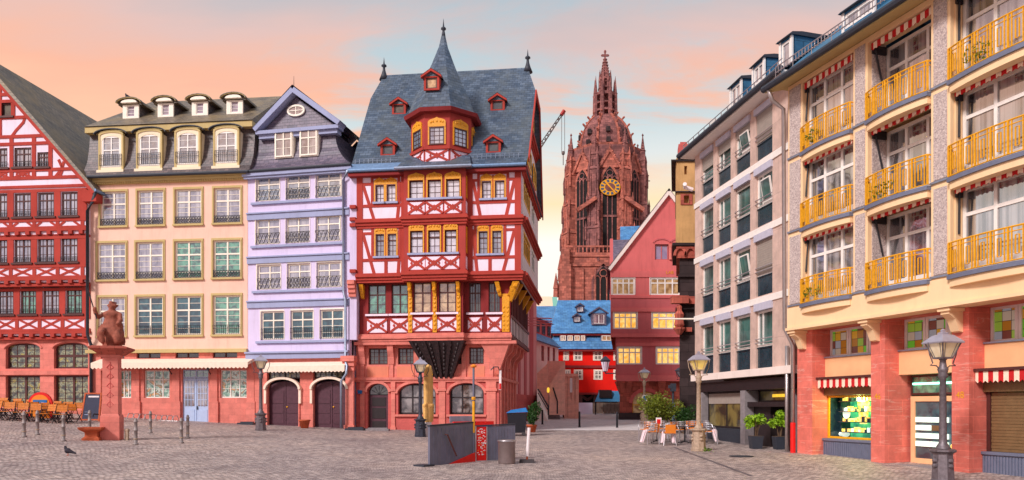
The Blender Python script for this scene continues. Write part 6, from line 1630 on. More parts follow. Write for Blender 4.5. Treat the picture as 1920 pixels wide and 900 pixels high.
# ------------------------------------------------------------------ pale stone office block
O1 = Fr(9.016, 36.8, .1643, -.9864); f = O1
of = thing('office_block', 'four storey pale stone office block with dark spandrel panels and roller shutters', 'office', f.T((4, -4, .4)))
u1 = f.u(1490); 
bz = [f.z(1420, y) for y in (697-.0, 565, 435.5, 311.5)]; zE = f.z(1400, 188, .6)-.1
bz[0] = f.z(1420, 699)
cols = [(f.u(a)-.05, f.u(b)+.05) for a, b in ((1316.5, 1336.5), (1346.5, 1369), (1380, 1405.5), (1418.5, 1447))]
fl = bz+[zE]
hs = []; rows = []
for k in range(4):
    z0 = fl[k]+.16; H = fl[k+1]-.16-z0
    rows.append([(a, b, z0+H*.34, z0+H*.9) for a, b in cols]); hs += [(a, b, z0+.02, z0+H*.99) for a, b in cols]
g = MB(f); g.wall(0, u1, bz[0], zE, hs, 0, .35); g.build('wall', 'travertine', of)
shut = {(3, 3): 1.0, (3, 0): .55, (3, 1): .45, (3, 2): .35, (1, 3): 1.0, (0, 0): .12, (2, 1): .12, (2, 2): .16, (0, 1): 0}
for k in range(4):
    for i, r in enumerate(rows[k]):
        a, b = r[0], r[1]; z0 = fl[k]+.18; zt_ = fl[k+1]-.18
        q = MB(f).box(a+.01, b-.01, -.2, -.08, z0, r[2]-.06); q.box(a+.01, b-.01, -.2, -.04, r[2]-.06, r[2]-.02); q.build('spandrel_panel', 'spandrel', of)
        w_ = window(of, f, r, 0, 'frame_white', 'glass_modern', .09, (.3,) if i % 2 else (), (), (), (), .09, mw=.06)
        if (k, i) in ((1, 2), (2, 3), (3, 2)):      # tilted casement
            hh = r[3]-r[2]; MB(f).hexa([(a+.46, -.14, r[2]+.12), (b-.14, -.14, r[2]+.12), (b-.14, -.08, r[2]+.12), (a+.46, -.08, r[2]+.12)], [(a+.46, .0, r[3]-.3), (b-.14, .0, r[3]-.3), (b-.14, .06, r[3]-.3), (a+.46, .06, r[3]-.3)]).build('tilted_casement', 'frame_white', w_)
            MB(f).hexa([(a+.51, -.12, r[2]+.18), (b-.19, -.12, r[2]+.18), (b-.19, -.07, r[2]+.18), (a+.51, -.07, r[2]+.18)], [(a+.51, .005, r[3]-.36), (b-.19, .005, r[3]-.36), (b-.19, .068, r[3]-.36), (a+.51, .068, r[3]-.36)]).build('pane', 'glass_modern', w_)
        s_ = shut.get((k, i), 0)
        q = MB(f).box(a-.04, b+.04, -.15, .09, r[3]+.004, zt_+.06); q.build('shutter_box', 'shutter_box', of)
        if s_:
            q = MB(f); n = int((r[3]-r[2])*s_/.09)
            for j in range(n): q.box(a+.03, b-.03, -.1, -.04, r[3]-.09*(j+1)+.008, r[3]-.09*j)
            q.build('roller_shutter', 'shutter_slat', of)
        q = MB(f)
        for zz_ in (.32, .16): q.tube([(a-.02, .02, r[2]+zz_), (b+.02, .02, r[2]+zz_)], .022, 6)
        q.build('guard_rail', 'alu', w_)
g = MB(f)
for zb in bz[1:]: g.box(-.02, u1, -.02, .05, zb-.13, zb+.13)
g.build('floor_band', 'frame_white', of)
g = MB(f); g.box(-.05, u1+.05, -.2, .2, bz[0]-.14, bz[0]+.16); g.build('canopy_band', 'white_wall', of)
# ground floor: dark fascia, shop window and recessed lobby
zf = bz[0]-.24; zg = .0; dg = -.35
p1a, p1b = f.u(1388, 0), f.u(1397, 0); ue = f.u(1472, 0)
g = MB(f); g.box(0, u1, -1, -.02, zf-.45, zf-.005); g.build('fascia', 'frame_dark', of)
g = MB(f)
for a, b in ((f.u(1312), f.u(1316.5)), (p1a, p1b), (ue, f.u(1479))): g.box(a, b, -.6, .0, zg, zf-.46)
g.build('ground_pillar', 'grey_stone', of)
sw = (f.u(1316.5)+.01, p1a-.01, .95, zf-.46); MB(f).box(sw[0], sw[1], -.5, -.1, zg, .94).build('window_base', 'charcoal', of)
window(of, f, sw, -.2, 'frame_dark', 'glass_lobby', .07, (.5,), (.8,), (), (), .1, name='shop_window')
MB(f).box(sw[0]+.08, sw[1]-.08, -.36, -.3, sw[3]-.55, sw[3]-.08).build('blind', 'shutter_slat', of)
db = -1.3
g = MB(f); g.box(p1b, p1b+1.4, db-.1, db+.9, zg, zf-1.1); g.box(p1b, ue, db-.4, -.1, zf-1.15, zf-.95); g.build('lobby_wall', 'frame_dark', of)
window(of, f, (p1b+.05, ue-.02, zf-.94, zf-.46), -.5, 'frame_dark', 'glass_lobby', .05, (), (), (), (), .1, name='transom_window')
MB(f).box(p1b+1.3, ue-.1, -.58, -.53, zf-.76, zf-.64).build('lit_strip', 'lit_gold', of)
window(of, f, (p1b+1.42, ue-.02, zg+.15, zf-1.16), db+.2, 'frame_dark', 'glass_lobby', .08, (.33, .66), (), (), (), .1, name='glass_door')
MB(f).box(p1b, ue, db, .0, zg, .2).build('threshold', 'grey_stone', of)
hollow(of, f, .02, u1-.02, -9, -1.5, 0, zE, 'travertine', 'back_wall')
# eaves and roof
g = MB(f); g.box(-.45, u1+.1, -.1, .6, zE, zE+.16); g.build('eaves_soffit', 'frame_white', of)
g = MB(f); g.tube([(-.5, .66, zE+.16), (u1+.2, .66, zE+.16)], .12, 8); g.box(-.5, -.38, -3, .7, zE+.0, zE+.2); g.build('gutter', 'charcoal', of)
rp = lambda d_: zE+.2+(.55-d_)*.75
g = MB(f); g.face([(-.4, .55, rp(.55)), (u1+.1, .55, rp(.55)), (u1+.1, -4.5, rp(-4.5)), (-.4+2.5, -4.5, rp(-4.5))]); g.face([(-.4, .55, rp(.55)), (2.1, -4.5, rp(-4.5)), (-.4, -9, zE+.2)]); g.face([(u1+.1, -4.5, rp(-4.5)), (2.1, -4.5, rp(-4.5)), (-.4, -9, zE+.2), (u1+.1, -9, zE+.2)])
g.build('roof', 'slate_teal', of)
g = MB(f); 
for zz_ in (.45, .62): g.tube([(-.2, .5, zE+zz_), (u1, .5, zE+zz_)], .02, 5)
for k in range(16): g.tube([(-.2+k*u1/15.2, .5, zE+.1), (-.2+k*u1/15.2, .5, zE+.62)], .02, 5)
g.build('snow_guard', 'steel', of)
def box_dormer(root, fr, u0, u1, d, z0, z1, dback, rising=.12):
    g = MB(fr); r = (u0+.1, u1-.1, z0+.15, z1-.08)
    g.wall(u0, u1, z0, z1, [r], d, .12)
    for u in (u0, u1): g.face([(u, d-.01, z0), (u, d-.01, z1), (u, dback, z1), (u, dback, z0)])
    o = g.build('dormer', 'slate_teal', root)
    q = MB(fr); q.prismu([(d+.14, z1-.0), (d+.04, z1+.1), (d-.4, z1+.16), (dback, z1+.18), (dback, z1+.0)], u0-.08, u1+.08); q.build('dormer_roof', 'charcoal', o)
    MB(fr).box(u0-.02, u0+.09, d-.05, d+.03, z0, z1).box(u1-.09, u1+.02, d-.05, d+.03, z0, z1).build('dormer_trim', 'frame_white', o)
    window(o, fr, r, d+.02, 'frame_white', 'glass_grey', .09, (.5,) if u1-u0 > 1 else (), (), (), (), .03)
    return o
for a, b, y0, y1 in ((1369, 1390, 205, 157), (1411, 1433, 163, 118)):
    d_ = -.35; box_dormer(of, f, f.u(a, d_), f.u(b, d_), d_, f.z((a+b)/2, y0, d_), f.z((a+b)/2, y1, d_), -2.6)
MB(f).tube([(-.05, .1, zE-1.6), (-.05, .5, zE-1.5), (.3, .65, zE-1.45)], .1, 7).build('floodlight', 'white_paint', of)

# ------------------------------------------------------------------ balcony house on the right
K1 = Fr(535/F*27.5, 27.5, .309, -1); f = K1; DU = .5
bh_ = thing('balcony_house', 'large apricot house with yellow balconies, striped awnings and red sandstone shopfronts', 'house', f.T((4, -4, .2)))
uN = 15.0; uS = f.u(1478, DU)
zc0, zc1 = f.z(1495, 613, DU), f.z(1495, 583, DU); zc1 = 5.48; zE = 13.55
nfl = 3; fh = (zE-.05-zc1)/nfl
bays = []
for a, b in ((1514, 1597), (1655, 1744), (1803, 1935)): bays.append((a, b))
pit = [f.u(1505, DU), f.u(1600, DU), f.u(1627, DU), f.u(1746, DU), f.u(1782, DU)]
w_ = pit[3]-pit[2]; piers = pit[4]-pit[3]
B = [(pit[0], pit[1], .2), (pit[2], pit[3], .65), (pit[4], pit[4]+w_+.65, .35)]
while B[-1][1] < uN-1: a = B[-1][1]+piers; B.append((a, a+w_, .5 if len(B) % 2 else .3))
B = [b for b in B if b[1] < uN]
holes = []; 
for k in range(nfl):
    z0 = zc1+k*fh
    for a, b, dp_ in B: holes.append((a, b, z0+.02, z0+fh-.12))
g = MB(f); g.wall(uS, uN, zc1, zE, holes, DU, .7); g.build('wall', 'cream_trim', bh_)
g = MB(f)
for k in range(nfl):
    z0 = zc1+k*fh
    ed_ = [uS]+[v for b in B for v in b[:2]]+[uN]
    for i in range(0, len(ed_), 2):
        a, b = ed_[i]+.09, ed_[i+1]-.10
        if b-a > .2: g.box(a, b, DU-.02, DU+.02, z0+.14, z0+fh-.1)
g.build('pebble_panel', 'pebble', bh_)
g = MB(f)
for k in range(nfl):
    z0 = zc1+k*fh
    for i in range(0, len(ed_), 2): g.box(ed_[i]+.004, ed_[i+1]-.004, DU-.02, DU+.06, z0+.05, z0+.11)
g.build('string_course', 'zinc', bh_)
rnd = random.Random(3)
for i, (a, b, dp_) in enumerate(B):
    for k in range(nfl):
        z0 = zc1+k*fh; zt_ = z0+fh-.12; d_ = DU-dp_
        MB(f).box(a+.002, a+.03, d_-.04, DU-.15, z0+.03, zt_-.01).build('reveal', 'pebble' if i == 1 else 'cream_trim', bh_)
        wd = window(bh_, f, (a+.02, b-.02, z0+.05, zt_-.1), d_, 'frame_white', 'glass_loggia', .1, (.33, .67) if b-a < 3.2 else (.25, .5, .75), (.70,), (), (), .06, mw=.10, name='window')
        MB(f).box(a+.03, b-.03, d_-.2, d_-.06, z0+.03, z0+.4).build('sill', 'frame_white', wd)
        # rolled awning with scalloped valance
        q = MB(f); za = zt_-.05; n = max(6, int((b-a)/.15)); da = max(d_+.05, DU-.22)
        for j in range(n):
            x0_, x1_ = a+.06+(b-a-.12)*j/n, a+.06+(b-a-.12)*(j+1)/n
            q.prism([(x0_, za), (x0_, za-.19), ((x0_+x1_)/2, za-.23), (x1_, za-.19), (x1_, za)], da+.12, da+.14)
        q.box(a+.06, b-.06, da, da+.118, za-.1, za); q.build('awning', 'red_white', bh_)
        q = MB(f); q.box(a+.04, a+.1, d_, da+.1, za-.3, za-.05).tube([(a+.09, da, za-.2), (a+.05, d_+.1, za-1.3)], .03, 6); q.build('awning_arm', 'iron', bh_)
        # bowed balcony slab and railing
        m = 10; bow = .15; base_ = DU+.16
        cv_ = [(a+.02+(b-a-.02)*j/m, base_+bow*(1-(2*j/m-1)**2)) for j in range(m+1)]
        q = MB(f); zs_ = z0-.08
        q.prismz([(a+.02, d_-.1), (b, d_-.1)]+cv_[::-1], zs_, zs_+.12); sl_ = q.build('balcony', 'base_grey', bh_)
        q = MB(f); q.prismz([(a+.06, DU-.05), (b-.04, DU-.05)]+[(min(max(x_, a+.06), b-.04), y_-.06) for x_, y_ in cv_[::-1]], zs_-.2, zs_-.003); q.build('balcony_soffit', 'cream_trim', sl_)
        q = MB(f); h_ = .84; zb = zs_+.16
        pts = [(x_, y_-.05) for x_, y_ in cv_]; pts[0] = (a+.04, pts[0][1]); pts[-1] = (b-.02, pts[-1][1])
        for zz_, r_ in ((zb, .018), (zb+h_, .026), (zb+h_*.86, .016)): q.tube([(a+.04, DU, zb+(zz_-zb))]+[(x_, y_, zz_) for x_, y_ in pts]+[(b-.02, DU, zz_)], r_, 5)
        nb = int((b-a)/.095)
        def at_(t):
            t = t*(len(pts)-1); i_ = min(len(pts)-2, int(t)); s_ = t-i_
            return (pts[i_][0]*(1-s_)+pts[i_+1][0]*s_, pts[i_][1]*(1-s_)+pts[i_+1][1]*s_)
        for j in range(nb+1):
            x_, y_ = at_(j/nb); big = j % 5 == 0
            lo, hi = (zb, zb+h_) if big or j % 5 in (1, 4) else (zb+.15, zb+h_*.74)
            s_ = .022 if big else .014
            q.box(x_-s_, x_+s_, y_-s_, y_+s_, lo, hi)
            if j % 5 == 2: x2, y2 = at_(min(1, (j+1)/nb)); q.tube([(x_, y_, zb+.15), (x2, y2, zb+.15)], .011, 4); q.tube([(x_, y_, zb+h_*.74), (x2, y2, zb+h_*.74)], .011, 4)
        for t_ in range(3): x_ = a+.04; y_ = DU+(pts[0][1]-DU)*t_/3; q.box(x_-.012, x_+.012, y_-.012, y_+.012, zb, zb+h_)
        q.build('railing', 'gold_trim', sl_)
        if (i, k) in ((1, 1), (0, 2), (2, 2), (0, 0)):
            q = MB(f); leaves(q, (a+(b-a)*.35, DU+.25, zb+.3), .5, .12, .25, 60, .07, rnd); tag(q.build('balcony_plant', 'leaf_olive'), {(1, 1): 'green plant behind the railing of the middle balcony in the middle column', (0, 2): 'green plant on the top balcony of the far left balcony column', (2, 2): 'green plant on the top balcony of the nearest balcony column', (0, 0): 'green plant on the lowest balcony of the far left balcony column'}[(i, k)], 'plant', 'plants on the yellow balconies')
# cornice over the shops
g = MB(f); g.box(uS, uN, -.2, DU+.05, zc0, zc1); g.box(uS-.02, uN, -.1, DU+.12, zc0-.1, zc0-.003); g.build('cornice', 'cream_trim', bh_)
# sandstone piers and shopfronts
PR = [(f.u(1495), f.u(1523)), (f.u(1633), f.u(1659)), (f.u(1784.6), f.u(1817))]
stp = PR[2][0]-PR[1][0]
while PR[-1][1]+stp < uN: PR.append((PR[-1][0]+stp, PR[-1][1]+stp))
dpp = .95; zG = -.5
g = MB(f)
for a, b in PR: g.box(a, b, -dpp-.1, 0, zG, zc0-.1)
g.build('pier', 'red_pier', bh_)
zl = f.z(1560, 607, 0)-.05
g = MB(f); g.box(PR[0][1]+.003, PR[-1][0], -dpp, -.06, zl, zc0-.1); g.build('lintel', 'red_pier', bh_)
for i, (a, b) in enumerate(PR):
    c = (a+b)/2-.05; q = MB(f)
    for dz_, o_ in ((0, 0), ):
        q.prismu([(0, zc0-.11), (.5, zc0-.11), (.5, zc0-.28), (.28, zc0-.42), (.14, zc0-.75), (0, zc0-.78)], c-.14, c+.14); q.prismu([(0, zc0-.11), (.56, zc0-.11), (.56, zc0-.2), (0, zc0-.2)], c-.2, c+.2)
    q.build('bracket', 'cream_trim', bh_)
zs0, zs1 = f.z(1600, 668, -.7), zl-.02; zp0 = f.z(1585, 708, -.5)
for i in range(len(PR)-1):
    a, b = PR[i][1]+.004, PR[i+1][0]-.004
    fr_ = 1/3
    for j in range(3): window(bh_, f, (a+(b-a)*j/3+.004, a+(b-a)*(j+1)/3-.004, zs0+.02, zs1-.02), -.72, 'frame_white', 'stained', .09, (), (), (), (), .04, name='stained_window')
    MB(f).box(a, b, -.95, -.55, zp0, zs0).build('apricot_panel', 'orange_panel', bh_)
    MB(f).box(a, b, -.95, -.5, zs0+.003, zs0+.05).build('sill', 'zinc', bh_)
    zg = gz(f.T((a, 0, 0)).x, f.T(((a+b)/2, 0, 0)).y)
    if i != 1:
        q = MB(f); za = zp0+.02; n = int((b-a)/.15)
        for j in range(n):
            x0_, x1_ = a+.02+(b-a-.04)*j/n, a+.02+(b-a-.04)*(j+1)/n
            q.prism([(x0_, za-.06), (x0_, za-.32), ((x0_+x1_)/2, za-.38), (x1_, za-.32), (x1_, za-.06)], -.22, -.2)
        q.box(a+.02, b-.02, -.54, -.225, za-.2, za-.08); q.build('awning', 'red_white', bh_)
        MB(f).box(a-.1, b-.02, -.5, -.15, za-.055, za+.02).build('awning_box', 'frame_brown', bh_)
        MB(f).box(a, b, -.9, -.5, za-.62, za-.3).build('shutter_housing', 'roller_brown', bh_)
        zb = zg+.62; zt_ = za-.63
        q = MB(f)
        q.box(a, b, -.95, -.48, zg-.6, zb-.08)
        for j in range(int((b-a)/.09)): q.box(a+.02+j*.09, a+.07+j*.09, -.48, -.455, zg-.6, zb-.12)
        q.box(a, b, -.95, -.42, zb-.078, zb); q.build('window_base', 'base_grey', bh_)
        if i == 0:
            w_ = window(bh_, f, (a, b, zb+.004, zt_), -.62, 'gold_trim', 'void', .07, (), (), (), (), .03, name='shop_window')
            for o in kids(w_): bpy.data.objects.remove(o)
            MB(f).box(a, b, -1.5, -1.4, zg, zt_+.2).build('display_back', 'lit_green', w_)
            g = MB(f); g.box(a, a+.05, -1.4, -.75, zb, zt_).box(b-.05, b, -1.4, -.75, zb, zt_).box(a, b, -1.4, -.72, zt_+.01, zt_+.1).box(a, b, -1.4, -.72, zb-.05, zb+.0); g.build('display_case', 'spandrel', w_)
            g = MB(f); h_ = MB(f); h2 = MB(f); h3 = MB(f); L_ = a+(b-a)*.12
            g.box(L_-.1, L_-.04, -1.4, -1.0, zb, zt_)
            for s_ in range(4):
                zz_ = zb+.22+s_*.36; g.box(L_, b-.06, -1.25, -.85, zz_, zz_+.03)
                for q_ in range(15):
                    x_ = L_+.1+q_*(b-L_-.2)/15; hh = rnd.uniform(.07, .2); (h_, g, h2, h_, g, h_, g, h3)[rnd.randrange(8)].box(x_, x_+rnd.uniform(.04, .08), -1.1, -.95+rnd.uniform(0, .08), zz_+.03, zz_+.03+hh)
            for x_, r_ in ((L_+.25, .2), (b-.1, .22)): h3.lathe([(r_*.9, -.04), (r_, 0), (r_*.9, .04)], 0, 0, 16) if 0 else h3.prism([(x_+r_*.8*math.cos(t*math.pi/10), zt_-.62+r_*math.sin(t*math.pi/10)) for t in range(20)], -1.0, -.95)
            for x_ in (L_+.7, b-.6): h2.hexa([(x_-.12, -1.35, zt_-1.0), (x_+.12, -1.35, zt_-1.0), (x_+.12, -1.25, zt_-1.0), (x_-.12, -1.25, zt_-1.0)], [(x_-.26, -1.35, zt_-.05), (x_+.26, -1.35, zt_-.05), (x_+.26, -1.25, zt_-.05), (x_-.26, -1.25, zt_-.05)])
            for x_ in (.25, .4): h3.ball((a+x_, -1.1, zb+.15), .14, .14, .1)
            ll = bpy.data.lights.new('shop_lamp', 'POINT'); ll.energy = 55; ll.color = (.8, 1, .35); ll.shadow_soft_size = .15; lo = bpy.data.objects.new('shop_lamp', ll); COL.objects.link(lo); lo.location = f.T(((a+b)/2, -.8, zt_-.15))
            g.build('shelf', 'spandrel', w_); h_.build('display_goods', 'lit_orange', w_); h2.build('display_lamp', 'lit_yellow', w_); h3.build('display_plate', 'lit_white', w_)  # goods, plates and backing emit light themselves, though none is a lamp
        else:
            q = MB(f); n = int((zt_-zb)/.085)
            for j in range(n): q.box(a+.14, b-.02, -.7, -.64+.012*(j % 2), zb+j*.085+.006, zb+(j+1)*.085)
            q.build('roller_shutter', 'roller_brown', bh_)
            MB(f).box(a+.02, a+.13, -.72, -.6, zb, zt_).build('shutter_rail', 'frame_brown', bh_)
    else:
        dd_ = -.85; zt_ = zp0-.02; zg2 = gz(f.T((b, 0, 0)).x, f.T((b, 0, 0)).y)
        zdoor = zt_-.72; ub = a+(b-a)*.80
        MB(f).box(ub, b, -1.0, dd_+.05, zg2-.1, zt_).build('door_side_panel', 'shutter_slat', bh_)
        window(bh_, f, (a+.1, ub-.02, zdoor+.1, zt_), dd_, 'frame_brown', 'glass_green', .06, (), (), (), (), .06, name='transom_window')
        MB(f).box(a+.2, ub-.1, dd_-.1, dd_-.04, zt_-.3, zt_-.24).build('tube_lamp', 'tube_light', bh_)
        o = window(bh_, f, (a+.1, ub-.02, zg2+.05, zdoor+.06), dd_, 'orange_panel', 'glass_teal', .16, (), (), (), (), .06, name='glass_door')
        MB(f).box(a, b, -1.0, -.02, zg2-.5, zg2+.04).build('threshold', 'grey_stone', bh_)
        q = MB(f); w2 = ub-a-.5
        for j in range(4):
            for s_ in range(2): 
                if (j, s_) != (1, 1): q.box(a+.3+s_*w2*.42, a+.3+s_*w2*.42+w2*.4, dd_-.1, dd_-.05, zdoor-.75-j*.25, zdoor-.59-j*.25)
        q.build('lit_price_board', 'lit_white', o)
        MB(f).box(a+.3+w2*.42, a+.3+w2*.42+w2*.32, dd_-.1, dd_-.045, zdoor-1.0, zdoor-.84).build('notice', 'roller_brown', o)
        q = MB(f); q.box(a+.3+w2*.55, a+.3+w2*.7, dd_-.1, dd_-.05, zdoor-1.82, zdoor-1.77); q.ball((ub-.3, dd_-.08, zdoor-1.45), .1, .04, .08); q.build('lit_trinket', 'lit_orange', o)
        MB(f).tube([(ub-.12, dd_+.02, zg2+.9), (ub-.12, dd_+.1, zg2+1.0), (ub-.12, dd_+.1, zg2+1.3)], .025, 6).build('handle', 'steel', o)
for (a, b), s in zip(PR[1:3], ('46', '48')):
    text(s, .26, lambda x, y, a=a, b=b: f.T(((a+b)/2+x, .012, 2.15+y)), 'gold_trim', 'house_number', bh_)
hollow(bh_, f, uS+.02, uN, -9, -1.95, -.5, zE, 'cream_trim', 'back_wall')
MB(f).box(uS, uS+.3, -9, DU-.01, zc0, zE).build('flank_wall', 'cream_trim', bh_)
# eaves, gutter, slate roof, dormers, snow guard
g = MB(f); g.prismu([(-.2, zE+.02), (DU+.01, zE+.02), (DU+.78, zE-.2), (DU+.78, zE-.08), (-.2, zE+.3)], uS-.3, uN); g.build('eaves_soffit', 'khaki', bh_)
MB(f).tube([(uS-.35, DU+.82, zE-.06), (uN, DU+.82, zE-.06)], .12, 8).build('gutter', 'charcoal', bh_)
d0 = DU+.7; rp = lambda d_: zE+.02+(d0-d_)*.85
g = MB(f); g.face([(uS-.3, d0, rp(d0)), (uN, d0, rp(d0)), (uN, -4.5, rp(-4.5)), (uS-.3, -4.5, rp(-4.5))]); g.face([(uS-.3, d0, rp(d0)), (uS-.3, -4.5, rp(-4.5)), (uS-.3, -9, zE)]); g.face([(uS-.3, -9, zE), (uN, -9, zE), (uN, -4.5, rp(-4.5)), (uS-.3, -4.5, rp(-4.5))])
g.build('roof', 'slate_teal', bh_)
g = MB(f)
for zz_ in (.3, .5): g.tube([(uS, d0-.15, rp(d0-.15)+zz_), (uN, d0-.15, rp(d0-.15)+zz_)], .022, 5)
for k in range(int((uN-uS)/.16)): u = uS+k*.16; g.box(u, u+.02, d0-.16, d0-.14, rp(d0-.15)+(.25 if k % 6 else -.1), rp(d0-.15)+.5)
g.build('snow_guard', 'steel', bh_)
d_ = -.2; box_dormer(bh_, f, f.u(1462, d_), f.u(1485, d_), d_, rp(d_)-.1, f.z(1473, 74, d_), -2.6)
d_ = .1; box_dormer(bh_, f, f.u(1580, d_), f.u(1640, d_), d_, rp(d_)-.1, f.z(1610, 6, d_), -2.6)
# downpipes beside the piers
x0_ = f.T((PR[0][0]-.12, .12, 0)); 
P = [f.T((uS-.1, DU+.8, zE-.1)), f.T((uS-.12, DU+.6, zE-.5)), f.T((uS-.14, DU+.1, zE-.75)), f.T((uS-.14, DU+.05, zc0)), f.T((PR[0][0]-.12, .1, zc0-.6)), f.T((PR[0][0]-.12, .1, 1.3))]
downpipe(bh_, P, .075, 'steel')
a_ = f.T((PR[0][0]-.12, .1, 0)); MB().lathe([(.085, .1), (.095, .12), (.095, 1.3), (.085, 1.32)], a_.x, a_.y, 10).build('downpipe_guard', 'signal_red', bh_)
o_ = O1.T((O1.u(1481), .12, 0)); downpipe(of, [(o_.x, o_.y, 4.2), (o_.x, o_.y, .15)], .075, 'steel')
# ------------------------------------------------------------------ street furniture
def on(px, Y): x = wx(px, Y); return (x, Y, gz(x, Y))
# lamps
lp = thing('street_lamp', 'tall grey street lamp with a four sided lantern in front of the red shop piers', 'lamp', (0, 0, 0), 'old lantern street lamps')
MB().lathe([(.29, 0), (.29, .1), (.27, .12), (.235, .72), (.25, .76), (.32, .80), (.32, .84), (.26, .86)], 0, 0, 8, P8).build('pedestal', 'lamp_iron', lp)
g = MB()
for k in range(4):
    a = k*math.pi/2+math.pi/2
    for z_ in (.45, .58): g.ball((.235*math.cos(a), .235*math.sin(a), z_), .07, .07, .06, 8, 5)
g.build('relief', 'lamp_iron', lp)
MB().lathe([(.2, .86), (.16, .9), (.14, .95), (.1, 1.0), (.092, 1.1), (.075, 2.6), (.1, 2.63), (.12, 2.68), (.1, 2.74), (.115, 2.78), (.13, 2.84), (.09, 2.9), (.07, 3.05), (.11, 3.1)], 0, 0, 12).build('post', 'lamp_iron', lp, True)
q4 = math.pi/4
gl = MB().lathe([(.20, 3.13), (.37, 3.47)], 0, 0, 4, q4).build('glass', 'lamp_glass', lp)
g = MB()
for k in range(4):
    a = q4+k*math.pi/2; g.tube([(.21*math.cos(a), .21*math.sin(a), 3.11), (.385*math.cos(a), .385*math.sin(a), 3.48)], .018, 5)
    a2 = a+math.pi/4
    for s_ in (-.25, .25):
        c0, c1 = Vector((.145*math.cos(a2), .145*math.sin(a2), 3.13)), Vector((.268*math.cos(a2), .268*math.sin(a2), 3.47)); tv = Vector((-math.sin(a2), math.cos(a2), 0))
        g.tube([c0+tv*s_*.4, c1+tv*s_*.7], .010, 4)
g.lathe([(.23, 3.09), (.23, 3.13)], 0, 0, 4, q4); g.build('lantern_frame', 'lamp_iron', lp)
MB().lathe([(.46, 3.47), (.47, 3.5), (.24, 3.67), (.12, 3.7), (.12, 3.74), (.05, 3.76), (.06, 3.8), (.01, 3.84)], 0, 0, 4, q4).build('lantern_roof', 'lamp_roof', lp)
g = MB()
for s_ in (-1, 1): g.tube([(s_*.44, 0, 3.49), (s_*.40, 0, 3.2), (s_*.30, 0, 2.98), (s_*.38, 0, 2.93), (s_*.2, 0, 2.92), (s_*.06, 0, 2.8)], .016, 5)
g.build('scroll_bracket', 'lamp_iron', lp)
proto = lp
def put(px, Y, label, mats=None, s=1, rz=0):
    x, y, z_ = on(px, Y); return dup(proto, (x, y, z_), rz, label, mats, s)
put(489, 37.6, 'grey lantern street lamp before the lavender house garage doors', None, 1, .3)
put(788, 36.0, 'dark slate coloured lantern street lamp next to the folded yellow parasol', {'lamp_iron': 'lamp_dark'}, 1, .2)
put(1310, 28.7, 'stone coloured street lamp with yellowish lantern beside the aluminium cafe chairs', {'lamp_iron': 'lamp_stone', 'lamp_glass': 'lamp_glass_yellow'}, 1, .15)
put(1208, 51.0, 'pale street lamp with cream lantern and small blue sign before the rose gable', {'lamp_iron': 'lamp_stone'}, 1, .1)
put(1279, 46.0, 'black street lamp standing against the dark stone tower', {'lamp_iron': 'black_plastic', 'lamp_roof': 'lamp_dark', 'lamp_glass': 'glass_grey'}, 1, .4)
x, y, z_ = on(1768, 18.5); lp.location = (x, y, z_); lp.rotation_euler = (0, 0, .25)
x, y, z_ = on(1209, 50.8); s_ = thing('round_sign', 'small round blue and white sign on the pale street lamp', 'sign', (x, y-.1, z_+1.55))
MB().prism([(x+.22*math.cos(k*math.pi/10), z_+1.75+.22*math.sin(k*math.pi/10)) for k in range(20)], 0, .02) if 0 else None
fS = Fr(x, y-.12, 1, 0); MB(fS).prism([(.24*math.cos(k*math.pi/10), z_+1.75+.24*math.sin(k*math.pi/10)) for k in range(20)], 0, .02).build('plate', 'white_paint', s_); MB(fS).prism([(.15*math.cos(k*math.pi/10), z_+1.75+.15*math.sin(k*math.pi/10)) for k in range(20)], .02, .026).build('symbol', 'lid_blue', s_)
MB(fS).box(-.03, .03, -.06, 0, z_+1.6, z_+1.9).build('clamp', 'steel', s_)
# lantern on the red house wall
hx, hy, hz_ = W(1135, 682, 70); t = thing('wall_lantern', 'black hanging lantern with white glow before the red house', 'lamp', (hx, hy, hz_-.6))
g = MB(); g.tube([(hx, hy, hz_-.9), (hx+1.5, hy, hz_-.9), (hx+1.5, hy+2, hz_-.9)], .06, 6); g.lathe([(.2, hz_-.75), (.42, hz_+.2), (.5, hz_+.3), (.1, hz_+.7)], hx, hy, 6); g.tube([(hx, hy, hz_-.9), (hx, hy, hz_-.7)], .06, 5); g.build('lantern', 'lamp_dark', t)
MB().lathe([(.23, hz_-.7), (.44, hz_+.15)], hx, hy, 6, .3).build('glass', 'hoarding', t)
# bollards
bo = thing('bollard', 'slim steel bollard closest to the left edge of the square', 'bollard', (0, 0, 0), 'steel bollards round the fountain')
MB().lathe([(.10, 0), (.10, .05), (.065, .06), (.06, .5), (.075, .51), (.075, .55), (.06, .56), (.058, .82), (.075, .83), (.075, .87), (.052, .88), (.052, .93), (.03, .97), (.005, .98)], 0, 0, 12).build('shaft', 'bollard_steel', bo, True)
MB().lathe([(.078, .2), (.078, .24)], 0, 0, 12).build('collar', 'lamp_stone', bo)
P0 = None
for px, Y, lb in ((70, 29.6, 'slim steel bollard in front of the wooden terrace chairs, second from the left edge'), (119, 27.5, 'slim steel bollard standing left of the fountain, nearest to the pigeon'), (168, 31.5, 'slim steel bollard before the tall menu chalkboard'), (254.5, 27.2, 'slim steel bollard just right of the fountain basin, nearest the viewer'), (282, 33, 'slim steel bollard right of the fountain, before the shop window with white frame'), (340, 28.6, 'slim steel bollard of the right pair, the nearer one'), (352, 31.0, 'slim steel bollard of the right pair, the one further back')):
    dup(bo, on(px, Y), 0, lb)
bo.location = on(45, 28.4)
db_ = thing('bollard', 'thin black post at the lane entrance nearest to the leafy bush', 'bollard', (0, 0, 0), 'black posts across the lane')
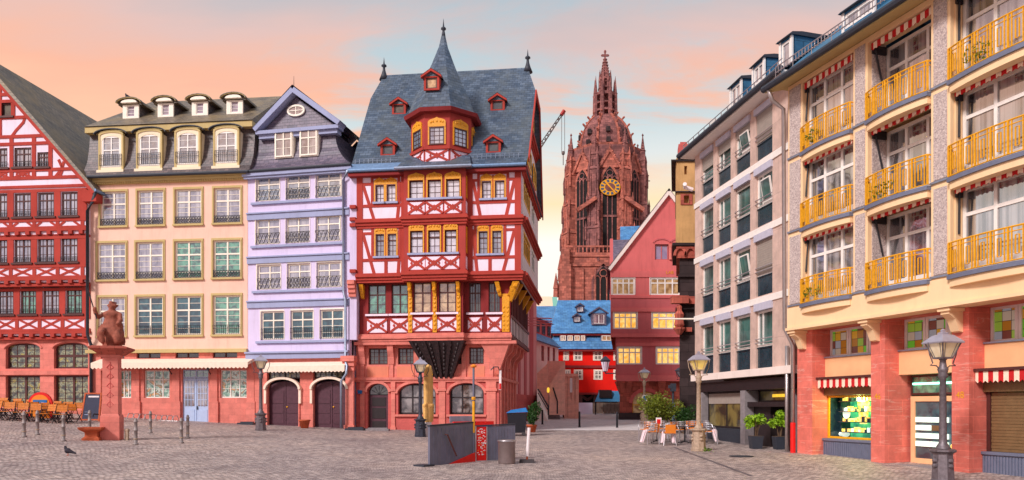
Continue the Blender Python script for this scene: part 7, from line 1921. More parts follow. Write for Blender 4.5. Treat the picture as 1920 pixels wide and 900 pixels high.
MB().lathe([(.065, 0), (.065, .95), (.05, .98), (.005, 1.0)], 0, 0, 10).build('shaft', 'black_plastic', db_, True)
MB().lathe([(.085, 0), (.085, .05)], 0, 0, 10).build('foot', 'charcoal', db_)
for px, Y, lb in ((1086.5, 46.5, 'thin black post in the middle of the lane entrance'), (1157, 46, 'thin black post at the right side of the lane entrance')): dup(db_, on(px, Y), 0, lb)
db_.location = on(1017, 50)
# fountain with statue
fx, fy, fz = on(210, 29); fo = thing('fountain', 'red sandstone column fountain with a helmeted spear bearing statue on top', 'fountain', (fx, fy, fz))
m2 = 29/F
zt = lambda py: wz(py, 29)
g = MB(); hw = .42
g.prismz([(fx-hw, -fy-hw), (fx+hw, -fy-hw), (fx+hw, -fy+hw), (fx-hw, -fy+hw)], 0, .01) if 0 else None
g.lathe([(.48, fz-.1), (.48, fz+.9), (.40, fz+1.0), (.38, zt(672)), (.44, zt(670)), (.48, zt(665))], fx, fy, 4, q4+.25)
g.build('column', 'sandstone', fo)
g = MB(); g.lathe([(.54, zt(666)), (.70, zt(661)), (.84, zt(658)), (.95, zt(655)), (.95, zt(652)), (.75, zt(650))], fx, fy, 4, q4+.25); g.build('capital', 'red_carved', fo)
g = MB()
for k in range(5):
    for a in (math.pi*1.5+.25, math.pi+.25):
        c_ = Vector((fx+.27*math.cos(a), fy+.27*math.sin(a), fz+1.35+k*.36)); t_ = Vector((-math.sin(a), math.cos(a), 0))
        g.tube([c_-t_*.12, c_+Vector((0, 0, .14)), c_+t_*.12, c_-Vector((0, 0, .1)), c_-t_*.12], .022, 5); g.tube([c_+Vector((0, 0, -.1)), c_+Vector((0, 0, .22))], .02, 5)
g.build('relief', 'sandstone_deep', fo)
g = MB(); bx_, by_ = fx-.45, fy-.55
g.lathe([(.42, fz-.1), (.42, fz+.08), (.3, fz+.15), (.3, fz+.3), (.55, fz+.42), (.58, fz+.5), (.48, fz+.5), (.44, fz+.4)], bx_, by_, 4, q4+.25); g.build('basin', 'terracotta', fo)
g = MB(); g.tube([(fx-.3, fy-.4, fz+.98), (fx-.4, fy-.55, fz+1.0), (fx-.42, fy-.58, fz+.9)], .03, 6); g.build('spout', 'iron', fo)
g = MB(); g.lathe([(.38, zt(651)), (.34, zt(646)), (.42, zt(636)), (.46, zt(624)), (.38, zt(612)), (.30, zt(602)), (.27, zt(598)), (.33, zt(590)), (.30, zt(585)), (.12, zt(582)), (.09, zt(579))], fx, fy, 12, 0, 1, .8)
hz2 = zt(577); g.ball((fx+.02, fy-.03, hz2), .13, .15, .17, 10, 8); g.lathe([(.15, hz2+.02), (.19, hz2+.05), (.17, hz2+.12), (.05, hz2+.2)], fx+.02, fy, 10); g.box(fx-.04, fx+.08, fy-.16, fy+.22, hz2+.16, hz2+.24); g.box(fx-.16, fx+.22, fy-.1, fy+.1, hz2+.06, hz2+.12)
g.tube([(fx-.3, fy, zt(588)), (fx-.46, fy-.1, zt(596)), (fx-.5, fy-.25, zt(588)), (fx-.5, fy-.3, zt(582))], .085, 8); g.ball((fx-.5, fy-.3, zt(581)), .08, .08, .09)
g.tube([(fx+.3, fy, zt(588)), (fx+.42, fy-.15, zt(602)), (fx+.36, fy-.3, zt(610))], .09, 8); g.tube([(fx-.15, fy-.35, zt(620)), (fx-.1, fy-.6, zt(626)), (fx-.08, fy-.5, zt(645))], .13, 8, .09)
rn = random.Random(5)
for k in range(26): a = rn.uniform(0, 6.28); r_ = rn.uniform(.3, .44); g.ball((fx+r_*math.cos(a), fy+r_*.8*math.sin(a), zt(rn.uniform(640, 612))), .06, .06, .2, 6, 5)
g.ball((fx-.28, fy-.2, zt(628)), .2, .16, .34); g.ball((fx+.3, fy-.2, zt(634)), .2, .16, .3)
for s_ in (-1, 1): g.ball((fx+.02+s_*.05, fy-.17, hz2+.01), .02, .015, .015, 6, 4)
g.tube([(fx+.02, fy-.16, hz2+.03), (fx+.02, fy-.2, hz2-.03)], .018, 5); g.ball((fx+.02, fy-.15, hz2-.12), .06, .05, .05)
stt_ = g.build('statue', 'statue_stone', fo); remesh(stt_, .035, 1)
g = MB(); g.tube([(fx-.42, fy-.3, zt(600)), (fx-.72, fy-.3, zt(552))], .022, 6); g.tube([(fx-.72, fy-.3, zt(552)), (fx-.78, fy-.3, zt(543))], .04, 4, .005); g.build('spear', 'iron', stt_)
x, y, z_ = on(238, 29); tag(MB().box(x-.06, x+.06, y-.06, y+.06, z_-.05, z_+.38).lathe([(.11, z_+.36), (.11, z_+.42), (.03, z_+.46)], x, y, 4, q4).build('kerb_stone', 'lamp_stone'), 'short square stone post tight to the right foot of the fountain', 'stone post')
# terrace chairs and tables at the left
ch = thing('terrace_chair', 'orange brown slatted terrace chair in the front row, leftmost one', 'chair', (0, 0, 0), 'wooden terrace chairs at the left house')
g = MB()
for k in range(4): g.box(-.24, .24, -.22+k*.115, -.22+k*.115+.095, .44, .465)
g.build('seat', 'orange_wood', ch)
g = MB()
for k in range(3): g.hexa([(-.24, -.27-k*.03, .58+k*.11), (.24, -.27-k*.03, .58+k*.11), (.24, -.25-k*.03, .58+k*.11), (-.24, -.25-k*.03, .58+k*.11)], [(-.24, -.29-k*.03, .68+k*.11), (.24, -.29-k*.03, .68+k*.11), (.24, -.27-k*.03, .68+k*.11), (-.24, -.27-k*.03, .68+k*.11)])
g.build('backrest', 'orange_wood', ch)
for s_ in (-1, 1):
    g = MB(); g.tube([(s_*.25, .24, 0), (s_*.25, -.2, .44), (s_*.25, -.36, .92)], .02, 6); g.build('leg', 'iron', ch)
    g = MB(); g.tube([(s_*.25, -.3, 0), (s_*.25, .2, .45)], .02, 6); g.build('leg', 'iron', ch)
tb_ = thing('terrace_table', 'square wooden terrace table in the left terrace, nearest the left edge', 'table', (0, 0, 0), 'terrace tables at the left house')
MB().box(-.38, .38, -.38, .38, .72, .75).build('tabletop', 'orange_wood', tb_)
MB().tube([(0, 0, .72), (0, 0, .06)], .035, 8).build('column', 'iron', tb_)
g = MB()
for k in range(4): a = k*math.pi/2+q4; g.tube([(0, 0, .08), (.36*math.cos(a), .36*math.sin(a), .02)], .025, 6)
g.build('foot', 'iron', tb_)
ordw = ['first', 'second', 'third', 'fourth', 'fifth', 'sixth', 'seventh', 'eighth', 'ninth', 'tenth', 'eleventh', 'twelfth']
first = True
for row, (Y, pxs, rz, wrd) in enumerate(((36.0, (-14, 12, 38, 62, 88, 112), math.pi, 'near'), (37.6, (-6, 18, 42, 68, 94, 118, 140), 0, 'middle'), (39.4, (-2, 24, 48, 74, 99, 122, 145), math.pi, 'far'))):
    for k, px in enumerate(pxs):
        p = on(px, Y); lb = 'wooden terrace chair in the %s row, %s from the left picture edge' % (wrd, ordw[k])
        r_ = rz+rn.uniform(-.25, .25)
        if first: ch0 = (p, r_, lb); first = False
        else: dup(ch, p, r_, lb)
ch.location, ch.rotation_euler, ch['label'] = ch0[0], (0, 0, ch0[1]), ch0[2]
for k, (px, Y) in enumerate(((28, 36.8), (76, 36.8), (124, 36.8), (10, 38.5), (60, 38.5), (108, 38.5))):
    p = on(px, Y); lb = 'small wooden terrace table between the %s rows of chairs, %s from the left' % ('near' if k < 3 else 'far', ordw[k % 3])
    dup(tb_, p, 0, lb)
tb_.location = on(-20, 36.8); tb_['label'] = 'small wooden terrace table cut off by the left edge of the picture'
# arched red sign with chalkboard, big menu board
x, y, z_ = on(75, 38.9); sg = thing('arched_sign', 'round topped red and orange stand with a small chalkboard behind the terrace chairs', 'sign', (x, y, z_))
fS = Fr(x, y, 1, 0)
def arcp(w_, h_, n=14): return [(-w_, z_)]+[(-w_*math.cos(math.pi*k/n), z_+h_-w_+w_*math.sin(math.pi*k/n)) for k in range(n+1)]+[(w_, z_)]
MB(fS).prism(arcp(.62, 1.35), -.12, 0).build('frame', 'signal_red', sg); MB(fS).prism(arcp(.5, 1.22), 0, .02).build('panel', 'orange_cloth', sg)
o = MB(fS).box(-.34, .38, .02, .05, z_+.45, z_+.95).build('chalkboard', 'lid_blue', sg)
g = MB(fS)
for k in range(3): g.box(-.25, .1+.06*k, .05, .055, z_+.55+k*.13, z_+.575+k*.13)
g.build('chalk_writing', 'chalk', o)
x, y, z_ = on(167, 38.6); sg = thing('menu_board', 'tall wood framed menu chalkboard leaning at the end of the terrace', 'sign', (x, y, z_))
fS = Fr(x, y, 1, -.1)
for nm, mt, d_ in (('board', 'chalkboard', .0),):
    MB(fS).hexa([(-.45, -.1, z_+.12), (.45, -.1, z_+.12), (.45, -.06, z_+.12), (-.45, -.06, z_+.12)], [(-.35, -.3, z_+1.4), (.45, -.3, z_+1.4), (.45, -.26, z_+1.4), (-.35, -.26, z_+1.4)]).build('board', 'chalkboard', sg)
g = MB(fS); g.hexa([(-.53, -.12, z_), (-.45, -.12, z_), (-.45, -.04, z_), (-.53, -.04, z_)], [(-.42, -.32, z_+1.48), (-.34, -.32, z_+1.48), (-.34, -.24, z_+1.48), (-.42, -.24, z_+1.48)]); g.hexa([(.45, -.12, z_), (.53, -.12, z_), (.53, -.04, z_), (.45, -.04, z_)], [(.45, -.32, z_+1.48), (.53, -.32, z_+1.48), (.53, -.24, z_+1.48), (.45, -.24, z_+1.48)])
g.box(-.34, .45, -.31, -.23, z_+1.41, z_+1.48).box(-.45, .45, -.13, -.05, z_+.05, z_+.12); g.hexa([(.45, -.8, z_), (.53, -.8, z_), (.53, -.72, z_), (.45, -.72, z_)], [(.45, -.33, z_+1.4), (.53, -.33, z_+1.4), (.53, -.26, z_+1.4), (.45, -.26, z_+1.4)]); g.build('frame', 'terracotta', sg)
g = MB(fS); g.box(-.2, .38, -.26, -.235, z_+1.24, z_+1.32); g.build('heading', 'white_paint', sg)
g = MB(fS)
for k in range(7): w_ = rn.uniform(.3, .6); dd_ = -.07-.2*(.25+k*.13); g.box(-.32, -.32+w_, dd_, dd_+.03, z_+.25+k*.13+.08, z_+.28+k*.13+.08)
g.build('chalk_writing', 'chalk', sg)
# bicycle stand row in front of the peach house
g = MB(Y1)
for k in range(9): 
    u = Y1.u(243+k*10.5, 1.2); z_ = .95+.0; pp = Y1.T((u, 1.2, 0)); z_ = gz(pp.x, pp.y); g.tube([(u, 1.5, z_), (u+.05, 1.35, z_+.32), (u+.12, 1.1, z_+.32), (u+.15, .95, z_)], .025, 6)
g.tube([(Y1.u(243, 1.2), .95, z_+.06), (Y1.u(328, 1.2), .95, z_+.02)], .03, 6)
tag(g.build('bicycle_rack', 'steel'), 'low grey bicycle rack at the wall of the peach house', 'bicycle rack')
x, y, z_ = on(571, 40.6); fp = thing('flower_pot', 'terracotta flower pot on the ground between the two garage doors', 'pot', (x, y, z_)); MB().lathe([(.2, z_), (.29, z_+.38), (.32, z_+.39), (.32, z_+.46), (.26, z_+.46), (.24, z_+.4)], x, y, 14).build('pot', 'terracotta', fp, True); MB().lathe([(.25, z_+.4), (.01, z_+.42)], x, y, 12).build('soil', 'bark', fp)
def slab(px, Y, w_, d_, h_, lb, mt='charcoal'):
    x, y, z_ = on(px, Y); tag(MB().box(x-w_/2, x+w_/2, y-d_/2, y+d_/2, z_-.05, z_+h_).box(x-w_/2+.1, x+w_/2-.1, y, y+d_/2-.02, z_+h_, z_+h_*1.6).build('step', mt), lb, 'step')
slab(462, 42.0, .9, .5, .1, 'dark stone step at the corner between peach and lavender houses'); slab(666, 40.2, 1.0, .6, .1, 'dark stone step between the lavender house and the corner house')
slab(708, 40.4, 1.25, .5, .09, 'grey stone step below the arched door of the corner house', 'grey_stone')
# underground stair entrance
SY = 22.6; s0, s1, s2 = Vector(on(806, SY)), Vector(on(891, SY+1.6)), Vector(on(966, SY+2.4))
ug = thing('stair_entrance', 'grey panelled entrance to an underground stair with red inner walls', 'stair entrance', (s1.x, s1.y, s1.z))
fa = Fr(s0.x, s0.y, s1.x-s0.x, s1.y-s0.y); la = (s1-s0).length
zt0, zt1 = wz(800, SY), wz(793, SY+1.6); zb = s0.z-.05
g = MB(fa); g.hexa([(0, -.08, zb), (la, -.08, zb), (la, 0, zb), (0, 0, zb)], [(0, -.08, zt0), (la, -.08, zt1), (la, 0, zt1), (0, 0, zt0)])
for k in range(1, 12): g.box(la*k/12-.012, la*k/12+.012, -.02, .008, zb+.02, zt0-.05)
g.build('side_panel', 'grey_panel', ug)
MB(fa).hexa([(-.02, -.1, zt0), (la, -.1, zt1), (la, .02, zt1), (-.02, .02, zt0)], [(-.02, -.1, zt0+.05), (la, -.1, zt1+.05), (la, .02, zt1+.05), (-.02, .02, zt0+.05)]).build('coping', 'charcoal', ug)
MB(fa).hexa([(la*.37, .01, zb+.02), (la-.02, .01, zb+.02), (la-.02, .03, zb+.02), (la*.37, .03, zb+.02)], [(la*.37+.02, .01, zb+.05), (la-.02, .01, zb+.05+.32), (la-.02, .03, zb+.37), (la*.37+.02, .03, zb+.05)]).build('red_wedge', 'signal_red', ug)
g = MB(fa); g.tube([(la*.31, .03, zb+.98), (la*.31, .12, zb+.98), (la*.5, .14, zb+.3)], .025, 6); g.build('handrail', 'frame_brown', ug)
fb = Fr(s1.x, s1.y, s2.x-s1.x, s2.y-s1.y); lb_ = (s2-s1).length; zr0, zr1 = wz(800, SY+1.6), wz(796, SY+2.4)
pw_ = lb_*.27
MB(fb).box(.03, pw_, -.06, 0, zb+.05, zr0).build('red_panel', 'signal_red', ug)
g = MB(fb)                               # pale pictogram marks scattered on the red panel
for k in range(85):
    x_, q_ = rn.uniform(.08, pw_-.05), rn.uniform(zb+.25, zr0-.08)
    if rn.random() < .35 and q_ < zb+.6: continue
    g.box(x_, x_+rn.choice((.02, .035, .05)), 0, .006, q_, q_+rn.choice((.02, .03)))
g.build('panel_marks', 'white_paint', ug)
g = MB(fb)
for k in range(7): x_, q_ = rn.uniform(.08, pw_-.08), rn.uniform(zb+.2, zr0-.1); g.box(x_, x_+.04, 0, .008, q_, q_+.03)
g.build('panel_spots', 'orange_cloth', ug)
g = MB(fb); g.box(-.02, .026, -.08, .03, zb, zr0+.02).box(pw_+.004, pw_+.03, -.08, .02, zb+.05, zr0); g.build('panel_post', 'alu', ug)
g = MB(fb); g.hexa([(pw_+.03, -.08, zb), (lb_, -.08, zb), (lb_, 0, zb), (pw_+.03, 0, zb)], [(pw_+.03, -.08, zr0), (lb_, -.08, zr1), (lb_, 0, zr1), (pw_+.03, 0, zr0)])
for k in range(1, 10): u = pw_+(lb_-pw_)*k/10; g.box(u-.012, u+.012, -.02, .008, zb+.1, zr1-.08)
g.build('side_panel', 'grey_panel', ug)
MB(fb).hexa([(0, -.1, zr0), (lb_+.02, -.1, zr1), (lb_+.02, .02, zr1), (0, .02, zr0)], [(0, -.1, zr0+.04), (lb_+.02, -.1, zr1+.04), (lb_+.02, .02, zr1+.04), (0, .02, zr0+.04)]).build('coping', 'charcoal', ug)
g = MB(fb); g.box(-.05, lb_, -1.5, -1.42, zb, zr0+.14); g.build('inner_wall', 'signal_red', ug)
g = MB(fb); g.box(lb_*.45, lb_*.95, -1.415, -1.4, zr0-.12, zr0+.0); g.build('inner_stripe', 'lid_blue', ug)
g = MB(fb); g.box(.03, lb_*.62, -1.9, -1.85, zr0+.1, zr0+.32); g.build('grey_board', 'zinc', ug)
g = MB(fa); g.box(-.4, .05, -.3, .15, zb, zb+.1); g.build('kerb', 'charcoal', ug)
g = MB(fb); g.box(0, lb_+.4, .02, .2, zb, zb+.09); g.build('kerb', 'grey_stone', ug)
q = MB(); x_, y_ = s1.x-.05, s1.y-.05; zz1 = wz(689, SY+1.6)
q.tube([(x_, y_, zb), (x_, y_, zz1)], .035, 8); po_ = thing('marker_pole', 'tall thin pole with an orange red knob rising at the stair entrance', 'pole', (x_, y_, s1.z)); q.build('pole', 'grey_panel', po_)
MB().lathe([(.02, zz1-.02), (.1, zz1+.02), (.1, zz1+.06), (.03, zz1+.1)], x_, y_, 10).build('knob', 'orange_cloth', po_, True); MB().lathe([(.06, wz(750, SY+1.6)), (.07, wz(747, SY+1.6)), (.06, wz(744, SY+1.6))], x_, y_, 10).build('yellow_ring', 'gold', po_); MB().lathe([(.04, zb+1.0), (.042, wz(752, SY+1.6))], x_, y_, 8).build('yellow_sleeve', 'gold_trim', po_)
# litter bin, sign post foot, wheeled container, bush, folded parasol
x, y, z_ = on(950, 23.6); bn = thing('litter_bin', 'round brownish grey metal litter bin beside the stair entrance', 'bin', (x, y, z_))
MB().lathe([(.26, z_), (.27, z_+.03), (.275, z_+.7), (.285, z_+.71), (.285, z_+.75), (.25, z_+.755), (.24, z_+.7)], x, y, 24).build('body', 'bin_grey', bn, True); MB().lathe([(.29, z_+.705), (.29, z_+.735)], x, y, 24).build('rim', 'alu', bn, True); MB().lathe([(.245, z_+.68), (.01, z_+.67)], x, y, 16).build('opening', 'void', bn)
x, y, z_ = on(988, 24.0); bs = thing('post_stand', 'white wooden post in a flat dark foot, a little tilted', 'post', (x, y, z_))
MB().hexa([(x-.25, y-.2, z_-.02), (x+.25, y-.2, z_-.02), (x+.25, y+.2, z_-.02), (x-.25, y+.2, z_-.02)], [(x-.23, y-.18, z_+.1), (x+.23, y-.18, z_+.1), (x+.23, y+.18, z_+.1), (x-.23, y+.18, z_+.1)]).build('foot', 'rubber', bs)
MB().tube([(x, y, z_+.1), (x+.01, y, z_+.2)], .03, 8).build('socket', 'terracotta', bs); MB().tube([(x+.01, y, z_+.2), (x+.07, y, z_+1.12)], .055, 8, .05).build('shaft', 'white_paint', bs)
x, y, z_ = on(969, 38); ct = thing('waste_container', 'black wheeled waste container with a bulging blue lid at the corner house', 'bin', (x, y, z_))
MB().hexa([(x-.42, y-.35, z_+.15), (x+.42, y-.35, z_+.15), (x+.42, y+.35, z_+.15), (x-.42, y+.35, z_+.15)], [(x-.5, y-.42, z_+1.15), (x+.5, y-.42, z_+1.15), (x+.5, y+.42, z_+1.15), (x-.5, y+.42, z_+1.15)]).build('body', 'black_plastic', ct)
g = MB(); g.hexa([(x-.55, y-.46, z_+1.15), (x+.55, y-.46, z_+1.2), (x+.55, y+.46, z_+1.2), (x-.55, y+.46, z_+1.15)], [(x-.3, y-.3, z_+1.3), (x+.45, y-.36, z_+1.42), (x+.45, y+.36, z_+1.42), (x-.3, y+.3, z_+1.3)]); g.build('lid', 'lid_blue', ct)
for sx_ in (-.32, .34): MB().tube([(x+sx_, y-.36, z_+.1), (x+sx_, y-.28, z_+.1)], .1, 10).build('wheel', 'rubber', ct)
def shrub(name, label, px, Y, h0, h1, rw, n, s, mat, cat='shrub', pot=None, trunk=True, seed=1, clumps=6):
    x, y, z_ = on(px, Y); t = thing(name, label, cat, (x, y, z_), 'lime shrubs in dark planters' if name == 'potted_shrub' else None); r_ = random.Random(seed)
    g = MB(); z0 = z_+(h0*.3 if pot else 0)
    for k in range(5): a = r_.uniform(0, 6.28); g.tube([(x, y, z0), (x+.1*math.cos(a), y+.1*math.sin(a), z_+h0), (x+rw*.6*math.cos(a), y+rw*.6*math.sin(a), z_+h0+(h1-h0)*.7)], .035, 5, .008)
    g.build('trunk', 'bark', t)
    g = MB()
    for k in range(clumps):
        a = r_.uniform(0, 6.28); d_ = r_.uniform(0, .75)*rw; zz_ = z_+h0+(h1-h0)*r_.uniform(.2, .8)
        leaves(g, (x+d_*math.cos(a), y+d_*.7*math.sin(a), zz_), rw*r_.uniform(.3, .5), rw*.4, (h1-h0)*r_.uniform(.18, .3), n//clumps, s, r_, .2)
    g.build('crown', mat, t)
    if pot: pot(t, x, y, z_)
    return t
def clay(t, x, y, z_): MB().lathe([(.2, z_), (.28, z_+.35), (.3, z_+.36), (.3, z_+.42), (.25, z_+.42)], x, y, 14).build('pot', 'terracotta', t, True)
def cube_pot(t, x, y, z_): MB().hexa([(x-.19, y-.19, z_), (x+.19, y-.19, z_), (x+.19, y+.19, z_), (x-.19, y+.19, z_)], [(x-.24, y-.24, z_+.5), (x+.24, y-.24, z_+.5), (x+.24, y+.24, z_+.5), (x-.24, y+.24, z_+.5)]).build('planter', 'charcoal', t); MB().box(x-.22, x+.22, y-.22, y+.22, z_+.46, z_+.508).build('soil', 'bark', t)
shrub('potted_bush', 'dense dark green bush in a clay pot behind the blue lidded container', 997, 41, .3, 1.75, .5, 1500, .07, 'leaf_dark', 'bush', clay, seed=2, clumps=9)
shrub('shrub', 'spreading olive green shrub behind the cafe chairs before the rose gable', 1243, 40, .5, 2.3, 1.35, 2600, .085, 'leaf_olive', seed=4, clumps=15)
shrub('shrub', 'low dark green shrub behind the cafe chairs at the stone tower foot', 1282, 39.5, .1, 1.5, .95, 1600, .08, 'leaf_dark', seed=6, clumps=9)
shrub('potted_shrub', 'bright lime green shrub in a square dark planter before the office pillar', 1417, 29.6, .8, 1.42, .55, 700, .07, 'leaf_lime', 'potted plant', cube_pot, seed=8, clumps=8)
shrub('potted_shrub', 'bright lime green shrub in a square dark planter beside the lobby door', 1462, 29.2, .85, 1.55, .42, 600, .07, 'leaf_lime', 'potted plant', cube_pot, seed=9, clumps=7)
x, y, z_ = on(803, 36.6); um = thing('folded_parasol', 'closed apricot yellow parasol tied at its middle beside the dark lamp', 'parasol', (x, y, z_))
MB().tube([(x, y, z_), (x, y, wz(683, 35.6))], .05, 8).build('pole', 'white_paint', um); MB().lathe([(.16, z_), (.16, z_+.9), (.1, z_+.95)], x, y, 12).build('stand', 'white_paint', um)
g = MB(); n = 18; prof = [(.19, wz(792, 35.6)), (.22, wz(782, 35.6)), (.23, wz(770, 35.6)), (.25, wz(762, 35.6)), (.19, wz(757, 35.6)), (.20, wz(740, 35.6)), (.2, wz(715, 35.6)), (.18, wz(695, 35.6)), (.13, wz(684, 35.6)), (.03, wz(681, 35.6))]
i0 = 0
for r_, zz_ in prof:
    for q in range(n): a = 2*math.pi*q/n; k = r_*(1+.18*(-1)**q); g.v.append(Vector((x+k*math.cos(a), y+k*math.sin(a), zz_)))
for j in range(len(prof)-1):
    for q in range(n): g.f.append([j*n+q, j*n+(q+1) % n, (j+1)*n+(q+1) % n, (j+1)*n+q])
g.build('cloth', 'umbrella_cloth', um, True)
g = MB()
for q in range(n): a = 2*math.pi*q/n; g.ball((x+.23*math.cos(a), y+.23*math.sin(a), wz(760, 35.6)), .06, .06, .09, 6, 4)
g.build('ruffle', 'umbrella_cloth', um)
# gooseneck floodlight on the corner house pier
x, y, z_ = W(938, 726, 40.5); t = thing('wall_bracket', 'slim grey arm with a small box fixed to the corner of the corner house', 'bracket', (x, y, z_))
MB().tube([W(920, 694, 40), W(926, 688, 40), W(934, 688, 40.2), W(937, 697, 40.4)], .03, 6).build('gooseneck', 'charcoal', t); MB().box(x-.06, x+.06, y-.2, y+.1, z_-.15, z_+.9).build('box', 'white_paint', t); MB().box(x-.05, x+.05, y-.22, y-.2, z_-.12, z_+.2).build('red_label', 'signal_red', t)
x, y, z_ = W(675, 734.5, 41.2); hp = E1.T((E1.u(676, -.8), -.69, 0)); tag(MB(Fr(hp.x, hp.y, 1, -.12)).box(-.13, .13, 0, .03, z_-.1, z_+.1).box(-.1, .1, .03, .035, z_-.02, z_+.02).build('street_plate', 'lid_blue'), 'small blue name plate on the sandstone pilaster left of the arched door', 'plate')
# cafe chairs and tables
cc = thing('cafe_chair', 'x', 'chair', (0, 0, 0), 'aluminium cafe chairs')
g = MB(); g.lathe([(.22, .44), (.23, .455), (.22, .47)], 0, 0, 14); g.build('seat', 'alu', cc)
g = MB()
for zz_, r_ in ((.58, .245), (.66, .255), (.74, .262), (.80, .265)):
    g.tube([(r_*math.sin(a), -.02-r_*math.cos(a), zz_) for a in [(-100+k*20)*math.pi/180 for k in range(11)]], .014, 6)
for k in range(5): a = (-60+30*k)*math.pi/180; g.tube([(.25*math.sin(a), -.02-.25*math.cos(a), .46), (.262*math.sin(a), -.02-.262*math.cos(a), .8)], .012, 5)
g.build('backrest', 'alu', cc)
for sx_, sy_ in ((-1, -1), (1, -1), (-1, 1), (1, 1)): MB().tube([(sx_*.19, sy_*.18, .45), (sx_*.25, sy_*.25, 0)], .016, 6).build('leg', 'alu', cc)
for s_ in (-1, 1): MB().tube([(s_*.25, -.05, .66), (s_*.27, .15, .66), (s_*.25, .24, .5), (s_*.24, .25, .02)], .015, 6).build('armrest', 'alu', cc)
MB().box(-.2, .2, -.2, .2, .475, .50).build('cushion', 'orange_cloth', cc)
g = MB(); g.hexa([(-.2, -.305, .46), (.2, -.305, .46), (.2, -.285, .46), (-.2, -.285, .46)], [(-.2, -.31, .79), (.2, -.31, .79), (.2, -.29, .79), (-.2, -.29, .79)]); g.build('back_cushion', 'orange_cloth', cc)
ct_ = thing('cafe_table', 'x', 'table', (0, 0, 0), 'round cafe tables')
MB().lathe([(.38, .71), (.4, .72), (.4, .735), (.38, .74)], 0, 0, 20).build('tabletop', 'charcoal', ct_); MB().tube([(0, 0, .71), (0, 0, .05)], .035, 8).build('column', 'iron', ct_)
g = MB()
for k in range(4): a = k*math.pi/2+.5; g.tube([(0, 0, .1), (.34*math.cos(a), .34*math.sin(a), .02)], .025, 6)
g.build('foot', 'iron', ct_)
chairs = [(1219, 32.2, 1.9, 'aluminium cafe chair on the left end with a pale blanket over its side'), (1252, 31.6, .15, 'aluminium cafe chair seen from behind with an orange back cushion and two hanging blankets'), (1212, 34.2, 2.6, 'aluminium cafe chair half hidden behind the left end chair'), (1238, 34.6, 3.3, 'aluminium cafe chair just left of the menu stand, facing the viewer'), (1297, 34.5, 3.0, 'aluminium cafe chair with orange back behind the dark table'), (1331, 32.3, -1.7, 'aluminium cafe chair at the right end with a pale blanket hanging down'), (1274, 33.8, -2.6, 'aluminium cafe chair between the two dark tables'), (1322, 34.2, -2.4, 'aluminium cafe chair close to the office window')]
for k, (px, Y, rz, lb) in enumerate(chairs):
    if k == 0: cc['label'] = lb; c0 = (on(px, Y), rz)
    else: dup(cc, on(px, Y), rz, lb, None, 1.12)
cc.scale = (1.12,)*3; cc.location = c0[0]; cc.rotation_euler = (0, 0, c0[1])
tabs = [(1232, 33.2, 'round dark cafe table beside the left end chair'), (1284, 32.8, 'round dark cafe table left of the stone coloured lamp'), (1312, 33.2, 'round dark cafe table right behind the stone coloured lamp')]
for k, (px, Y, lb) in enumerate(tabs):
    if k == 0: ct_['label'] = lb
    else: dup(ct_, on(px, Y), .3*k, lb)
ct_.location = on(tabs[0][0], tabs[0][1])
for px, Y, ln, lb in ((1209, 32.0, -.12, 'pale blanket hanging off the left end cafe chair'), (1245, 31.5, -.05, 'pale blanket hanging on the left of the cafe chair seen from behind'), (1262, 31.5, .05, 'pale blanket hanging on the right of the cafe chair seen from behind'), (1337, 32.1, .18, 'pale blanket hanging off the right end cafe chair')):
    x, y, z_ = on(px, Y); g = MB(); g.hexa([(x+ln-.10, y-.03, z_+.12), (x+ln+.06, y-.05, z_+.1), (x+ln+.06, y+.0, z_+.1), (x+ln-.10, y+.02, z_+.12)], [(x-.06, y-.04, z_+.62), (x+.12, y-.04, z_+.66), (x+.12, y+.1, z_+.66), (x-.06, y+.1, z_+.62)])
    for s_ in (-.03, .04): g.tube([(x+s_+.03, y-.05, z_+.6), (x+ln*.9+s_, y-.06, z_+.15)], .025, 5)
    tag(g.build('blanket', 'blanket'), lb, 'blanket', 'pale blankets on the cafe chairs')
x, y, z_ = on(1235, 33.0); t = thing('menu_stand', 'small white and red menu card stand on the left cafe table', 'menu', (x, y, z_+.74)); MB().box(x-.12, x+.12, y-.02, y+.02, z_+.74, z_+1.12).build('card', 'white_paint', t); MB().box(x-.08, x+.08, y-.026, y-.02, z_+.85, z_+1.05).build('picture', 'signal_red', t); MB().lathe([(.13, z_+.74), (.13, z_+.755)], x, y, 10).build('base', 'iron', t)
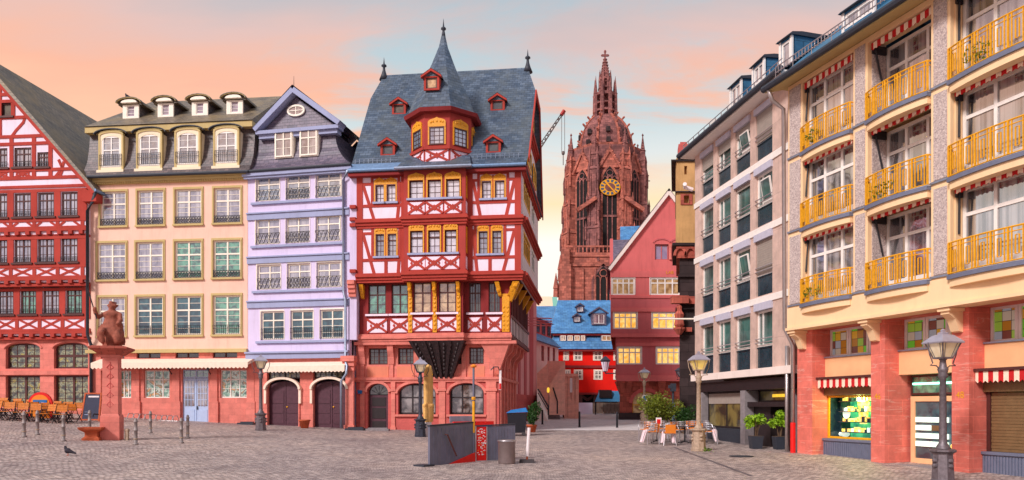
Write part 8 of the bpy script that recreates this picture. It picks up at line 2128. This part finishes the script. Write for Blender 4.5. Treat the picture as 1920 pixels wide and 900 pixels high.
x, y, z_ = on(1262, 42); t = thing('traffic_post', 'slim dark grey post with a box on top rising from the shrubs', 'post', (x, y, z_)); MB().tube([(x, y, z_), (x, y, wz(722, 42))], .06, 8).build('post', 'lamp_dark', t); MB().box(x-.14, x+.14, y-.15, y+.15, wz(734, 42), wz(719, 42)).box(x-.26, x-.12, y-.1, y+.1, wz(728, 42), wz(722, 42)).build('box', 'charcoal', t); MB().box(x-.07, x+.07, y-.08, y-.06, z_+.2, z_+1.6).build('blue_strip', 'lead_blue', t)
# pigeons, manhole, weeds
def pigeon(px, Y, zup, lb, sc2=1):
    p = on(px, Y); x, y, z_ = (p[0], p[1], p[2] if zup is None else zup); t = thing('pigeon', lb, 'bird', (x, y, z_))
    g = MB(); g.tube([(x-.02, y, z_+.16), (x+.06, y, z_+.14), (x+.16, y, z_+.10), (x+.26, y, z_+.07)], .085, 10, .02); g.ball((x, y, z_+.15), .1, .075, .085, 10, 7); g.tube([(x-.05, y, z_+.18), (x-.07, y, z_+.25)], .045, 8); g.ball((x-.075, y, z_+.27), .042, .035, .038, 8, 6); g.tube([(x-.11, y, z_+.27), (x-.14, y, z_+.26)], .012, 5, .002)
    o = g.build('body', 'feather', t); remesh(o, .012, 2)
    for s_ in (-.025, .025): MB().tube([(x+.01, y+s_, z_+.09), (x+.01, y+s_, z_+.005), (x-.03, y+s_, z_+.005)], .007, 5).build('leg', 'terracotta', t)
pigeon(127, 22.8, None, 'dark pigeon standing on the cobbles in front of the fountain')
zr_ = None
d_ = -1.5; pt = Y1.T((Y1.u(238, d_), d_, 0)); pigeon(238, pt.y, Y1.z(238, 183, d_)-.05, 'small dark bird perched on the leftmost little dormer of the peach house')
x, y, z_ = on(1390, 26.3); tag(MB().lathe([(.42, z_+.008), (.42, z_+.02), (.36, z_+.022)], x, y, 20).build('manhole_cover', 'charcoal'), 'dark round manhole cover in the cobbles before the office block', 'manhole')
x, y, z_ = on(1324, 28.5); g = MB(); leaves(g, (x, y, z_+.06), .22, .15, .07, 70, .05, random.Random(11), .0); tag(g.build('weed', 'moss'), 'small tuft of weeds at the foot of the stone coloured lamp', 'weed')
